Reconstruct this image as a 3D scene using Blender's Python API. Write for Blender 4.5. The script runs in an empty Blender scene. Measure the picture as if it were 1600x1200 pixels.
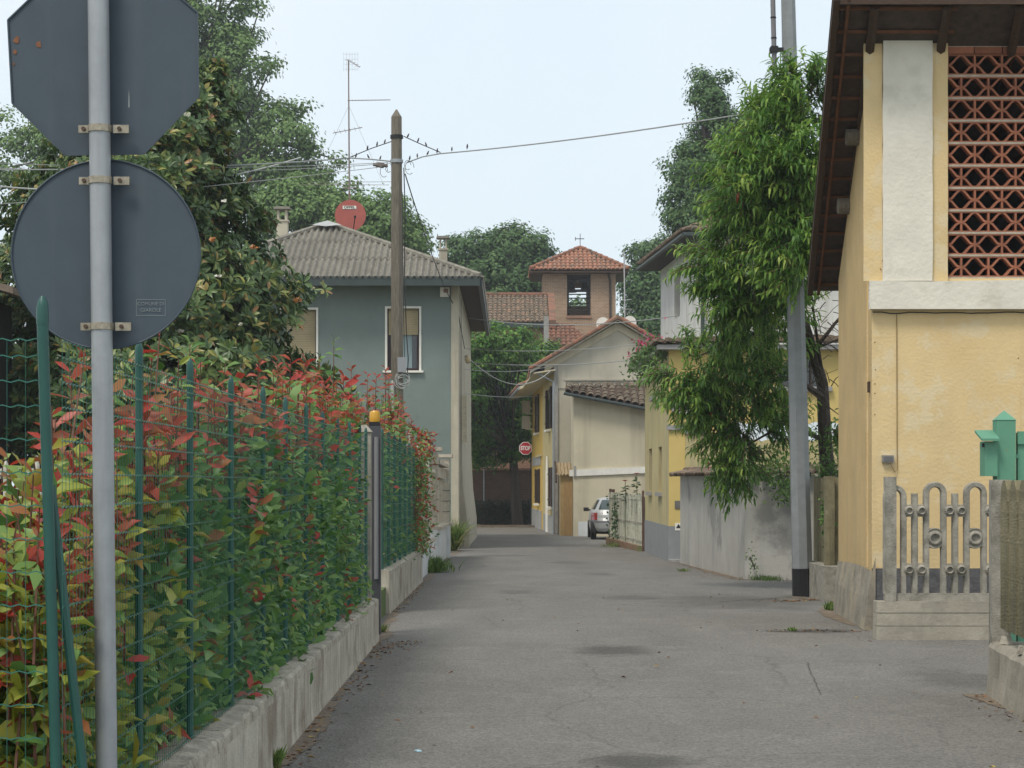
import bpy, math, random
import numpy as np
from mathutils import Vector, Matrix
rng = random.Random(7)
nr = np.random.RandomState(11)
R = math.radians
sc = bpy.context.scene
col = sc.collection

# ------------------------------------------------------------------ camera
F, HX, HY, CAMZ = 3200.0, 796.0, 754.0, 1.5
cam_d = bpy.data.cameras.new('camera'); cam = bpy.data.objects.new('camera', cam_d); col.objects.link(cam)
cam.location = (0, 0, CAMZ); cam.rotation_euler = (R(90), 0, 0)
cam_d.sensor_width = 36; cam_d.lens = 36 * F / 1600
cam_d.shift_x = (800 - HX) / 1600; cam_d.shift_y = (HY - 600) / 1600
cam_d.clip_start = 0.1; cam_d.clip_end = 3000
sc.camera = cam
# ------------------------------------------------------------------ sky and sun (thin overcast)
SUN_EL, SUN_AZ = 58, 215
w = bpy.data.worlds.new('World'); sc.world = w; w.use_nodes = True
nt = w.node_tree; nt.nodes.clear()
sky = nt.nodes.new('ShaderNodeTexSky'); sky.sky_type = 'NISHITA'; sky.sun_disc = False
sky.sun_elevation = R(SUN_EL); sky.sun_rotation = R(SUN_AZ); sky.air_density = 1.0; sky.dust_density = 2.0; sky.ozone_density = 1.0
tc = nt.nodes.new('ShaderNodeTexCoord')
nz = nt.nodes.new('ShaderNodeTexNoise'); nz.inputs['Scale'].default_value = 2.2; nz.inputs['Detail'].default_value = 5
nt.links.new(tc.outputs['Generated'], nz.inputs['Vector'])
cl = nt.nodes.new('ShaderNodeValToRGB')
cl.color_ramp.elements[0].position = .3; cl.color_ramp.elements[0].color = (5.5, 6.3, 6.85, 1)
cl.color_ramp.elements[1].position = .7; cl.color_ramp.elements[1].color = (6.9, 7.15, 7.25, 1)
nt.links.new(nz.outputs['Fac'], cl.inputs['Fac'])
mx = nt.nodes.new('ShaderNodeMixRGB'); mx.inputs[0].default_value = .86
nt.links.new(sky.outputs[0], mx.inputs[1]); nt.links.new(cl.outputs[0], mx.inputs[2])
bg = nt.nodes.new('ShaderNodeBackground'); bg.inputs['Strength'].default_value = .1
nt.links.new(mx.outputs[0], bg.inputs['Color'])
wo = nt.nodes.new('ShaderNodeOutputWorld'); nt.links.new(bg.outputs[0], wo.inputs[0])
sd = bpy.data.lights.new('sun', 'SUN'); sd.energy = 1.5; sd.angle = R(16); sd.color = (1, .93, .82)
so = bpy.data.objects.new('sun', sd); col.objects.link(so); so.location = (0, 0, 40)
_d = Vector((math.sin(R(SUN_AZ)) * math.cos(R(SUN_EL)), math.cos(R(SUN_AZ)) * math.cos(R(SUN_EL)), math.sin(R(SUN_EL))))
so.rotation_euler = _d.to_track_quat('Z', 'Y').to_euler()
sc.view_settings.view_transform = 'Standard'; sc.view_settings.look = 'None'
sc.view_settings.exposure = 0.66; sc.view_settings.gamma = 1; sc.view_settings.use_curve_mapping = False
sc.cycles.max_bounces = 6; sc.cycles.diffuse_bounces = 3; sc.cycles.glossy_bounces = 2
sc.cycles.transmission_bounces = 4; sc.cycles.transparent_max_bounces = 6; sc.cycles.volume_bounces = 0
sc.cycles.use_denoising = True

# ------------------------------------------------------------------ helpers
def gz(Y): return -0.007 * (min(max(Y, 22), 97) - 22)          # the street falls gently away
def at(px, py, Y): return Vector(((px - HX) * Y / F, Y, CAMZ + (HY - py) * Y / F))
def pxX(px, Y): return (px - HX) * Y / F
def pyZ(py, Y): return CAMZ + (HY - py) * Y / F

class MB:
    def __init__(s): s.v = []; s.f = []; s.mi = []
    def quad(s, *p, m=0):
        b = len(s.v); s.v += [tuple(q) for q in p]; s.f.append(tuple(range(b, b + len(p)))); s.mi.append(m); return s
    def box(s, c, d, rz=0, top=None, m=0, ry=0, rx=0):
        hx, hy, hz = d[0] / 2, d[1] / 2, d[2] / 2; tx, ty = (top or (1, 1))
        M_ = Matrix.Rotation(rz, 3, 'Z') @ Matrix.Rotation(ry, 3, 'Y') @ Matrix.Rotation(rx, 3, 'X'); c = Vector(c); b = len(s.v)
        for z, kx, ky in ((-hz, 1, 1), (hz, tx, ty)):
            for x, y in ((-hx, -hy), (hx, -hy), (hx, hy), (-hx, hy)):
                s.v.append(tuple(c + M_ @ Vector((x * kx, y * ky, z))))
        for q in ((3, 2, 1, 0), (4, 5, 6, 7), (0, 1, 5, 4), (1, 2, 6, 5), (2, 3, 7, 6), (3, 0, 4, 7)):
            s.f.append(tuple(b + i for i in q)); s.mi.append(m)
        return s
    def bb(s, x0, x1, y0, y1, z0, z1, m=0): return s.box(((x0 + x1) / 2, (y0 + y1) / 2, (z0 + z1) / 2), (x1 - x0, y1 - y0, z1 - z0), m=m)
    def tube(s, pts, r, n=6, cap=True, m=0, flat=None):
        pts = [Vector(p) for p in pts]; k = len(pts)
        rs = r if isinstance(r, (list, tuple)) else [r] * k
        b = len(s.v); up = Vector((0, 0, 1)); last = None
        for i, p in enumerate(pts):
            t = (pts[min(i + 1, k - 1)] - pts[max(i - 1, 0)])
            t = t.normalized() if t.length > 1e-9 else Vector((0, 0, 1))
            if last is None:
                a = t.cross(up)
                if a.length < 1e-3: a = t.cross(Vector((0, 1, 0)))
            else: a = last - t * last.dot(t)
            a.normalize(); last = a; c = t.cross(a)
            for j in range(n):
                an = 2 * math.pi * (j + .5) / n
                s.v.append(tuple(p + (a * math.cos(an) + c * math.sin(an)) * rs[i]))
        for i in range(k - 1):
            for j in range(n):
                j2 = (j + 1) % n
                s.f.append((b + i * n + j, b + i * n + j2, b + (i + 1) * n + j2, b + (i + 1) * n + j)); s.mi.append(m)
        if cap:
            s.f.append(tuple(b + j for j in reversed(range(n)))); s.mi.append(m)
            s.f.append(tuple(b + (k - 1) * n + j for j in range(n))); s.mi.append(m)
        return s
    def lathe(s, prof, c=(0, 0, 0), n=16, axis='Z', m=0):
        b = len(s.v); c = Vector(c)
        for r, z in prof:
            for j in range(n):
                a = 2 * math.pi * j / n; x, y = r * math.cos(a), r * math.sin(a)
                s.v.append(tuple(c + (Vector((x, y, z)) if axis == 'Z' else Vector((x, -z, y)) if axis == 'Y' else Vector((z, x, y)))))
        for i in range(len(prof) - 1):
            for j in range(n):
                j2 = (j + 1) % n
                s.f.append((b + i * n + j, b + i * n + j2, b + (i + 1) * n + j2, b + (i + 1) * n + j)); s.mi.append(m)
        s.f.append(tuple(b + j for j in reversed(range(n)))); s.mi.append(m)
        s.f.append(tuple(b + (len(prof) - 1) * n + j for j in range(n))); s.mi.append(m)
        return s
    def prism(s, poly, y0, y1, m=0):       # poly in x,z extruded along y
        n = len(poly); b = len(s.v)
        s.v += [(x, y0, z) for x, z in poly] + [(x, y1, z) for x, z in poly]
        s.f.append(tuple(range(b, b + n))); s.f.append(tuple(b + n + i for i in reversed(range(n)))); s.mi += [m, m]
        for i in range(n):
            j = (i + 1) % n; s.f.append((b + j, b + i, b + n + i, b + n + j)); s.mi.append(m)
        return s
    def slab(s, p, th, m=0):               # a roof-like plate: p = 4 corners of the top, thickness straight down
        lo = [(q[0], q[1], q[2] - th) for q in p]; n = len(p); b = len(s.v)
        s.v += [tuple(q) for q in p] + lo
        s.f.append(tuple(range(b, b + n))); s.f.append(tuple(b + n + i for i in reversed(range(n)))); s.mi += [m, m]
        for i in range(n):
            j = (i + 1) % n; s.f.append((b + j, b + i, b + n + i, b + n + j)); s.mi.append(m)
        return s
    def add(s, o):
        b = len(s.v); s.v += o.v; s.f += [tuple(b + i for i in q) for q in o.f]; s.mi += o.mi; return s

ORG = {}
def link(o, parent=None):
    col.objects.link(o)
    if parent is not None: o.parent = parent
    return o
def tag(o, label=None, cat=None, group=None, kind=None):
    if label: o['label'] = label
    if cat: o['category'] = cat
    if group: o['group'] = group
    if kind: o['kind'] = kind
    return o
def thing(name, label, cat, loc=(0, 0, 0), group=None):
    o = link(bpy.data.objects.new(name, None)); o.location = loc; o.empty_display_size = .2
    ORG[o.name] = Vector(loc); return tag(o, label, cat, group)
def obj(name, mb, mat, parent=None, smooth=False, org=None, kind=None, label=None):
    """link a mesh built in world coordinates as ONE object (a part when parent is given)"""
    if parent is not None: org = ORG[parent.name]
    else: org = Vector(org if org is not None else (0, 0, 0))
    me = bpy.data.meshes.new(name)
    v = np.array(mb.v, dtype=np.float64).reshape(-1, 3) - np.array(org)
    me.from_pydata(v.tolist(), [], mb.f)
    for m_ in (mat if isinstance(mat, (list, tuple)) else [mat]): me.materials.append(m_)
    if len(set(mb.mi)) > 1: me.polygons.foreach_set('material_index', mb.mi)
    if smooth:
        me.polygons.foreach_set('use_smooth', [True] * len(me.polygons))
        try: me.set_sharp_from_angle(angle=R(40))
        except Exception: pass
    me.update()
    o = link(bpy.data.objects.new(name, me), parent)
    if parent is None: o.location = org
    ORG[o.name] = org
    if kind: o['kind'] = kind
    if label: o['label'] = label
    return o
def piece(src, parent, offset, rz=None, scale=None):
    o = src.copy(); col.objects.link(o); o.parent = parent; o.location = src.location + Vector(offset)
    if rz is not None: o.rotation_euler = rz if isinstance(rz, (tuple, list)) else (0, 0, rz)
    if scale: o.scale = scale
    ORG[o.name] = ORG[src.name]; return o
def struct(name, mb, mat, smooth=False): return tag(obj(name, mb, mat, smooth=smooth), kind='structure')
def wall_open(mb, O, u, n, W, z0, z1, holes, d=.18, back=True):
    """facade with real openings: O base corner, u along, n outward; holes (u0,u1,z0,z1) in metres (z absolute)"""
    O = Vector(O); u = Vector(u).normalized(); n = Vector(n).normalized()
    us = sorted(set([0, W] + [h[0] for h in holes] + [h[1] for h in holes])); zs = sorted(set([z0, z1] + [h[2] for h in holes] + [h[3] for h in holes]))
    P = lambda a, z, k=0: (O.x + u.x * a - n.x * k, O.y + u.y * a - n.y * k, z)
    ins = lambda a, z: any(h[0] < a < h[1] and h[2] < z < h[3] for h in holes)
    for i in range(len(us) - 1):
        for j in range(len(zs) - 1):
            if ins((us[i] + us[i + 1]) / 2, (zs[j] + zs[j + 1]) / 2): continue
            mb.quad(P(us[i], zs[j]), P(us[i + 1], zs[j]), P(us[i + 1], zs[j + 1]), P(us[i], zs[j + 1]))
            if back: mb.quad(P(us[i], zs[j + 1], d), P(us[i + 1], zs[j + 1], d), P(us[i + 1], zs[j], d), P(us[i], zs[j], d))
    for h in holes:
        a, b, c, e = h
        for p, q in (((a, c), (b, c)), ((b, c), (b, e)), ((b, e), (a, e)), ((a, e), (a, c))):
            mb.quad(P(*p), P(*p, d), P(*q, d), P(*q))
    return mb

# ------------------------------------------------------------------ materials
def nd(nt, t, **kw):
    n = nt.nodes.new(t)
    for k, v in kw.items(): setattr(n, k, v)
    return n
def c4(c): return (c[0], c[1], c[2], 1)
MATS = {}
def M(name, base, rough=.8, var=.18, scale=3.0, bump=.0, bscale=40, stain=None, streak=None, metal=0, spec=.35, rnd=0.0, brick=None, stretch=None, stain2=None):
    if name in MATS: return MATS[name]
    m = bpy.data.materials.new(name); m.use_nodes = True; t = m.node_tree; L = t.links.new
    bs = t.nodes['Principled BSDF']; bs.inputs['Roughness'].default_value = rough; bs.inputs['Metallic'].default_value = metal
    bs.inputs['Specular IOR Level'].default_value = spec
    co = nd(t, 'ShaderNodeTexCoord'); vec = co.outputs['Object']
    if stretch:
        mp = nd(t, 'ShaderNodeMapping'); mp.inputs['Scale'].default_value = stretch; L(vec, mp.inputs[0]); vec2 = mp.outputs[0]
    else: vec2 = vec
    n1 = nd(t, 'ShaderNodeTexNoise'); n1.inputs['Scale'].default_value = scale; n1.inputs['Detail'].default_value = 8; n1.inputs['Roughness'].default_value = .65
    L(vec2, n1.inputs['Vector'])
    rp = nd(t, 'ShaderNodeValToRGB'); rp.color_ramp.elements[0].position = .3; rp.color_ramp.elements[1].position = .7
    rp.color_ramp.elements[0].color = c4([x * (1 - var) for x in base]); rp.color_ramp.elements[1].color = c4([min(1, x * (1 + var)) for x in base])
    L(n1.outputs['Fac'], rp.inputs['Fac']); out = rp.outputs['Color']
    if brick:
        bt = nd(t, 'ShaderNodeTexBrick'); bc, mc, sc_ = brick
        bt.inputs['Color1'].default_value = c4(base); bt.inputs['Color2'].default_value = c4(bc); bt.inputs['Mortar'].default_value = c4(mc)
        bt.inputs['Scale'].default_value = 1; bt.inputs['Brick Width'].default_value = sc_; bt.inputs['Row Height'].default_value = sc_ * .3; bt.inputs['Mortar Size'].default_value = sc_ * .045
        mp = nd(t, 'ShaderNodeMapping'); mp.inputs['Rotation'].default_value = (R(90), 0, 0); L(vec, mp.inputs[0]); L(mp.outputs[0], bt.inputs['Vector'])
        mm = nd(t, 'ShaderNodeMixRGB', blend_type='MULTIPLY'); mm.inputs[0].default_value = .8
        hv = nd(t, 'ShaderNodeMixRGB'); hv.inputs[0].default_value = 1
        g = nd(t, 'ShaderNodeValToRGB'); g.color_ramp.elements[0].color = (.55, .55, .55, 1); g.color_ramp.elements[1].color = (1.25, 1.2, 1.15, 1)
        L(n1.outputs['Fac'], g.inputs[0]); L(bt.outputs['Color'], mm.inputs[1]); L(g.outputs[0], mm.inputs[2]); out = mm.outputs[0]
    def over(spec_, vecx):
        nonlocal out
        c_, s_, lo, hi = spec_[:4]
        n2 = nd(t, 'ShaderNodeTexNoise'); n2.inputs['Scale'].default_value = s_; n2.inputs['Detail'].default_value = 9; n2.inputs['Roughness'].default_value = .6
        L(vecx, n2.inputs['Vector']); r2 = nd(t, 'ShaderNodeValToRGB')
        r2.color_ramp.elements[0].position = lo; r2.color_ramp.elements[1].position = hi
        k = spec_[4] if len(spec_) > 4 else 1
        r2.color_ramp.elements[0].color = (0, 0, 0, 1); r2.color_ramp.elements[1].color = (k, k, k, 1)
        L(n2.outputs['Fac'], r2.inputs[0]); x = nd(t, 'ShaderNodeMixRGB'); L(r2.outputs[0], x.inputs[0]); L(out, x.inputs[1]); x.inputs[2].default_value = c4(c_)
        out = x.outputs[0]
    if stain: over(stain, vec)
    if stain2: over(stain2, vec)
    if streak:
        mp = nd(t, 'ShaderNodeMapping'); mp.inputs['Scale'].default_value = (1, 1, .07); L(vec, mp.inputs[0]); over(streak, mp.outputs[0])
    if rnd:
        oi = nd(t, 'ShaderNodeObjectInfo'); mr = nd(t, 'ShaderNodeMapRange'); mr.inputs[3].default_value = 1 - rnd; mr.inputs[4].default_value = 1 + rnd
        L(oi.outputs['Random'], mr.inputs[0]); x = nd(t, 'ShaderNodeMixRGB', blend_type='MULTIPLY'); x.inputs[0].default_value = 1
        L(out, x.inputs[1]); L(mr.outputs[0], x.inputs[2]); out = x.outputs[0]
    L(out, bs.inputs['Base Color'])
    if bump:
        n3 = nd(t, 'ShaderNodeTexNoise'); n3.inputs['Scale'].default_value = bscale; n3.inputs['Detail'].default_value = 6
        L(vec2, n3.inputs['Vector']); bp = nd(t, 'ShaderNodeBump'); bp.inputs['Strength'].default_value = bump; bp.inputs['Distance'].default_value = .02
        L(n3.outputs['Fac'], bp.inputs['Height']); L(bp.outputs[0], bs.inputs['Normal'])
    MATS[name] = m; return m
def glass(name, c, rough=.06):
    m = M(name, c, rough=rough, var=.05, spec=.8); return m
def leafmat(name, stops, rough=.45, trans=.3, spec=.4):
    """foliage colour picked per leaf from the attribute 'hue'"""
    m = bpy.data.materials.new(name); m.use_nodes = True; t = m.node_tree; L = t.links.new
    bs = t.nodes['Principled BSDF']; bs.inputs['Roughness'].default_value = rough; bs.inputs['Specular IOR Level'].default_value = spec
    a = nd(t, 'ShaderNodeAttribute', attribute_name='hue'); r = nd(t, 'ShaderNodeValToRGB')
    el = r.color_ramp.elements
    while len(el) < len(stops): el.new(.5)
    for e, (p, c) in zip(el, stops): e.position = p; e.color = c4(c)
    L(a.outputs['Fac'], r.inputs[0]); L(r.outputs[0], bs.inputs['Base Color'])
    tr = nd(t, 'ShaderNodeBsdfTranslucent'); L(r.outputs[0], tr.inputs[0])
    ms = nd(t, 'ShaderNodeMixShader'); ms.inputs[0].default_value = trans
    L(bs.outputs[0], ms.inputs[1]); L(tr.outputs[0], ms.inputs[2]); L(ms.outputs[0], t.nodes['Material Output'].inputs[0])
    return m

# ------------------------------------------------------------------ leaves, vectorised
LEAF6 = (np.array([[0, 0, 0], [.42, -.5, .06], [.5, 0, -.05], [.42, .5, .06], [1, 0, -.12]]), [(0, 2, 1), (0, 3, 2), (1, 2, 4), (2, 3, 4)])
LEAF8 = (np.array([[0, 0, 0], [.3, -.36, .05], [.3, 0, -.03], [.3, .36, .05], [.66, -.47, .04], [.68, 0, -.06], [.66, .47, .04], [1, 0, -.16]]), [(0, 2, 1), (0, 3, 2), (1, 2, 5, 4), (2, 3, 6, 5), (4, 5, 7), (5, 6, 7)])
LEAFD = (np.array([[0, 0, 0], [.3, -.5, .10], [.3, .5, .10], [.68, -.42, -.02], [.68, .42, -.02], [1, 0, -.32]]), [(0, 2, 1), (1, 2, 4, 3), (3, 4, 5)])
LEAF4 = (np.array([[0, 0, 0], [.5, -.5, .08], [1, 0, -.1], [.5, .5, .08]]), [(0, 1, 2, 3)])
def leaf_mesh(name, P, D, N, L, Wd, hue, shape, mat, parent, kind=None):
    """P base points, D length directions, N up directions, L lengths, Wd widths, hue colour parameter"""
    tv, tf = shape; n = len(P); k = len(tv)
    D = D / (np.linalg.norm(D, axis=1, keepdims=True) + 1e-9)
    curl = (nr.uniform(-.3, 2.2, n) * L)[:, None, None]; S = np.cross(N, D); S /= (np.linalg.norm(S, axis=1, keepdims=True) + 1e-9); U = np.cross(D, S)
    V = (P[:, None, :] + D[:, None, :] * (tv[None, :, 0:1] * L[:, None, None]) + S[:, None, :] * (tv[None, :, 1:2] * Wd[:, None, None]) + U[:, None, :] * (tv[None, :, 2:3] * curl)).reshape(-1, 3)
    V = V - np.array(ORG[parent.name])
    me = bpy.data.meshes.new(name); nf = len(tf); lens = np.array([len(q) for q in tf])
    flat = np.concatenate([np.array(q) for q in tf]); tot = len(flat)
    me.vertices.add(n * k); me.vertices.foreach_set('co', V.astype(np.float32).ravel())
    idx = (flat[None, :] + (np.arange(n) * k)[:, None]).ravel()
    me.loops.add(n * tot); me.loops.foreach_set('vertex_index', idx.astype(np.int32))
    st = np.concatenate([[0], np.cumsum(lens)[:-1]])
    me.polygons.add(n * nf); me.polygons.foreach_set('loop_start', (st[None, :] + (np.arange(n) * tot)[:, None]).ravel().astype(np.int32))
    at_ = me.attributes.new('hue', 'FLOAT', 'FACE'); at_.data.foreach_set('value', np.repeat(np.clip(hue, 0, 1), nf).astype(np.float32))
    me.materials.append(mat); me.update(calc_edges=True); me.validate()
    o = link(bpy.data.objects.new(name, me), parent); ORG[o.name] = ORG[parent.name]
    if kind: o['kind'] = kind
    return o
def rv(n): 
    v = nr.normal(size=(n, 3)); return v / np.linalg.norm(v, axis=1, keepdims=True)
# ------------------------------------------------------------------ materials in use
def road_material():
    m = M('asphalt', (.155, .148, .137), rough=.88, var=.13, scale=1.1, stain=((.11, .108, .10), .5, .55, .75, .6), stain2=((.20, .193, .18), 1.7, .54, .72, .6), stretch=(1, .35, 1))
    t = m.node_tree; L = t.links.new; bs = t.nodes['Principled BSDF']; src = bs.inputs['Base Color'].links[0].from_socket
    co = nd(t, 'ShaderNodeTexCoord')
    vo = nd(t, 'ShaderNodeTexVoronoi'); vo.inputs['Scale'].default_value = 75; L(co.outputs['Object'], vo.inputs['Vector'])      # aggregate
    gr = nd(t, 'ShaderNodeValToRGB'); gr.color_ramp.elements[0].color = (.55, .55, .55, 1); gr.color_ramp.elements[1].color = (1.42, 1.4, 1.34, 1)
    sx = nd(t, 'ShaderNodeSeparateColor'); L(vo.outputs['Color'], sx.inputs[0]); L(sx.outputs[0], gr.inputs[0])
    mu = nd(t, 'ShaderNodeMixRGB', blend_type='MULTIPLY'); mu.inputs[0].default_value = .75; L(src, mu.inputs[1]); L(gr.outputs[0], mu.inputs[2])
    # a few thin cracks
    wn = nd(t, 'ShaderNodeTexNoise'); wn.inputs['Scale'].default_value = 3; wn.inputs['Detail'].default_value = 5; L(co.outputs['Object'], wn.inputs['Vector'])
    av = nd(t, 'ShaderNodeMixRGB', blend_type='ADD'); av.inputs[0].default_value = .22; L(co.outputs['Object'], av.inputs[1]); L(wn.outputs['Color'], av.inputs[2])
    vc = nd(t, 'ShaderNodeTexVoronoi', feature='DISTANCE_TO_EDGE'); vc.inputs['Scale'].default_value = .45; L(av.outputs[0], vc.inputs['Vector'])
    cr = nd(t, 'ShaderNodeValToRGB'); cr.color_ramp.elements[0].position = .001; cr.color_ramp.elements[1].position = .006
    cr.color_ramp.elements[0].color = (.55, .55, .55, 1); cr.color_ramp.elements[1].color = (1, 1, 1, 1); L(vc.outputs['Distance'], cr.inputs[0])
    m2 = nd(t, 'ShaderNodeMixRGB', blend_type='MULTIPLY'); m2.inputs[0].default_value = .6; L(mu.outputs[0], m2.inputs[1]); L(cr.outputs[0], m2.inputs[2])
    cur = m2.outputs[0]
    dn = nd(t, 'ShaderNodeTexNoise'); dn.inputs['Scale'].default_value = 2.2; dn.inputs['Detail'].default_value = 6; L(co.outputs['Object'], dn.inputs['Vector'])
    for px, py, wp, hp in ((957, 1016, 130, 17), (1000, 1193, 160, 28), (890, 879, 70, 5), (938, 897, 46, 5), (805, 925, 60, 8), (990, 934, 85, 9), (800, 868, 90, 3), (1270, 986, 130, 8), (1150, 940, 260, 26), (1500, 1060, 160, 40)):
        Y = F * CAMZ / (py - HY) if py > 972 else 4307 / (py - 776.4); hx, hy = wp * Y / F / 2, hp * Y / (py - HY) / 2
        mp = nd(t, 'ShaderNodeMapping', vector_type='TEXTURE'); mp.inputs['Location'].default_value = (pxX(px, Y), Y, 0); mp.inputs['Scale'].default_value = (hx, hy, 1000); L(co.outputs['Object'], mp.inputs[0])
        ln = nd(t, 'ShaderNodeVectorMath', operation='LENGTH'); L(mp.outputs[0], ln.inputs[0])
        ad = nd(t, 'ShaderNodeMath', operation='MULTIPLY_ADD'); L(dn.outputs['Fac'], ad.inputs[0]); ad.inputs[1].default_value = 1.6; L(ln.outputs['Value'], ad.inputs[2])
        rr = nd(t, 'ShaderNodeMapRange'); rr.inputs[1].default_value = 1.35; rr.inputs[2].default_value = 2.0; rr.inputs[3].default_value = .5 if wp > 100 and hp < 20 or py == 1193 else .72; rr.inputs[4].default_value = 1; L(ad.outputs[0], rr.inputs[0])
        mq = nd(t, 'ShaderNodeMixRGB', blend_type='MULTIPLY'); mq.inputs[0].default_value = 1; L(cur, mq.inputs[1]); L(rr.outputs[0], mq.inputs[2]); cur = mq.outputs[0]
    L(cur, bs.inputs['Base Color'])
    bp = nd(t, 'ShaderNodeBump'); bp.inputs['Strength'].default_value = .5; bp.inputs['Distance'].default_value = .01; L(vo.outputs['Distance'], bp.inputs['Height']); L(bp.outputs[0], bs.inputs['Normal'])
    return m
ASPH = road_material()
PATCH = M('asphalt_patch', (.075, .075, .077), rough=.85, var=.3, scale=5, bump=.4, bscale=70, stain=((.16, .155, .15), 6, .5, .65))
SOIL = M('soil', (.13, .10, .065), var=.4, scale=2, bump=.5, bscale=20, stain=((.09, .14, .04), .8, .45, .6))
DIRT = M('dirt', (.16, .125, .09), var=.4, scale=9, bump=.6, bscale=40)
CONC = M('old_concrete', (.45, .42, .35), rough=.9, var=.25, scale=4, bump=.35, bscale=45, streak=((.21, .175, .14), 9, .48, .66, .7), stain=((.20, .155, .11), 1.6, .54, .66, .8), stain2=((.48, .45, .38), 2.4, .56, .7, .5))
CONC2 = M('stained_concrete', (.34, .31, .25), rough=.9, var=.28, scale=3.5, bump=.35, bscale=45, stain=((.17, .15, .115), 1.7, .5, .68, .75), stain2=((.42, .39, .32), 4, .58, .7, .5))
CONC_TOP = M('concrete_coping', (.36, .33, .27), rough=.9, var=.35, scale=7, bump=.5, bscale=60, stain=((.15, .13, .10), 5, .56, .68, .8))
CONC_GREY = M('grey_cast_concrete', (.30, .28, .235), rough=.9, var=.3, scale=9, bump=.4, bscale=70, stain=((.13, .125, .10), 4, .5, .66, .8))
MOSSY = M('mossy_concrete', (.21, .185, .11), rough=.95, var=.35, scale=7, bump=.5, bscale=60, streak=((.10, .09, .05), 7, .45, .62, .9), stain=((.30, .28, .2), 14, .62, .7))
GREENP = M('green_fence_paint', (.012, .075, .062), rough=.4, var=.15, scale=6, spec=.5)
WIRE = M('green_plastic_wire', (.035, .15, .115), rough=.4, var=.1)
GALV = M('galvanised_steel', (.34, .36, .38), rough=.48, var=.1, scale=12, metal=.35, spec=.5, streak=((.27, .28, .29), 30, .5, .7, .7))
POLE_GREY = M('grey_pole_steel', (.24, .255, .26), rough=.6, var=.14, scale=5, metal=.2)
SIGNB = M('dark_grey_sign_back', (.055, .076, .098), rough=.55, var=.10, scale=5, spec=.4, streak=((.075, .095, .112), 14, .55, .7, .5), stain=((.045, .06, .075), 3, .55, .7, .6))
RUST = M('rust', (.19, .085, .045), var=.4, scale=30)
ZINC = M('zinc_clamp', (.35, .31, .24), rough=.4, metal=.6, var=.35, scale=45)
BLACK = M('black_paint', (.016, .016, .018), rough=.5, var=.2)
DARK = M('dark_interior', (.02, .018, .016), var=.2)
WHITE = M('white_paint', (.74, .72, .66), var=.08, scale=6)
BROWNW = M('dark_brown_wood', (.06, .035, .022), rough=.7, var=.35, scale=14, stretch=(1, 1, 6))
OLDWOOD = M('weathered_wood', (.17, .15, .12), rough=.9, var=.35, scale=9, stretch=(6, 6, .5), bump=.5, bscale=14)
GUTTER = M('dark_gutter_metal', (.045, .06, .058), rough=.45, var=.15)
TERRA = M('terracotta_tile', (.29, .135, .085), rough=.9, var=.3, scale=8, stain=((.12, .10, .075), 3.2, .48, .62, .85), rnd=.3, bump=.3, bscale=40)
TERRA_OLD = M('old_brown_tile', (.17, .125, .09), rough=.95, var=.35, scale=7, stain=((.08, .075, .05), 5, .5, .62), stain2=((.33, .19, .12), 2.3, .56, .66, .8), rnd=.35, bump=.3, bscale=40)
CLAYGRILLE = M('red_terracotta_grille', (.30, .115, .065), rough=.85, var=.2, scale=12, rnd=.15)
MORTAR = M('mortar', (.42, .36, .28), var=.2, scale=15, bump=.3)
CABLE = M('grey_cable', (.30, .31, .31), rough=.6, var=.1)
CABLE_D = M('dark_cable', (.04, .04, .04), rough=.6, var=.1)

# ------------------------------------------------------------------ ground, road
def sheet(x0, x1, y0, y1, dz, nx=2, ny=None):
    mb = MB(); ys = sorted(set([y for y in (y0, y1, 22, 97) if y0 <= y <= y1])); xs = [x0 + (x1 - x0) * i / nx for i in range(nx + 1)]
    for a, b in zip(ys[:-1], ys[1:]):
        for c, d in zip(xs[:-1], xs[1:]): mb.quad((c, a, gz(a) + dz), (d, a, gz(a) + dz), (d, b, gz(b) + dz), (c, b, gz(b) + dz))
    return mb
struct('ground', sheet(-320, 320, -40, 420, -.03), SOIL)
struct('road', sheet(-1.6, 9, -8, 90.3, 0), ASPH)
struct('cross_road', sheet(-40, -1.6, 80.5, 90.3, -.004), ASPH)
kb = MB(); kb.box((0, 90.55, gz(90.5) + .05), (60, .5, .1)); struct('dirt_verge', kb, DIRT)
def dirt_edge(pts, wmin, wmax, seed, side=1, dz=.004):
    r_ = random.Random(seed); mb = MB(); A = []
    for (x0, y0), (x1, y1) in zip(pts[:-1], pts[1:]):
        k = max(3, int(math.hypot(x1 - x0, y1 - y0) / .16))
        for i in range(k): f = i / k; A.append((x0 + (x1 - x0) * f, y0 + (y1 - y0) * f))
    A.append(pts[-1]); w_ = wmin
    E = []
    for i, (x, y) in enumerate(A): w_ = min(wmax, max(wmin, w_ + r_.uniform(-.05, .05))); E.append((x + side * (w_ + r_.uniform(-.012, .012)), y))
    for i in range(len(A) - 1): mb.quad((A[i][0], A[i][1], gz(A[i][1]) + dz), (E[i][0], E[i][1], gz(E[i][1]) + dz), (E[i + 1][0], E[i + 1][1], gz(E[i + 1][1]) + dz), (A[i + 1][0], A[i + 1][1], gz(A[i + 1][1]) + dz))
    struct('dirt_strip', mb, DIRT)
dirt_edge([(-1.25, 5), (-1.25, 19.5), (-1.27, 20.1), (-1.40, 23.4), (-1.40, 32.5), (-1.42, 46), (-1.3, 52)], .02, .13, 1)
dirt_edge([(3.42, 10.6), (3.42, 14.5)], .05, .22, 2, -1); dirt_edge([(3.62, 20.7), (3.8, 24), (4.3, 26.2), (3.95, 27.4), (4.9, 32.9), (3.86, 33.4), (3.46, 41.5), (3.33, 42.6)], .03, .2, 3, -1)
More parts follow.
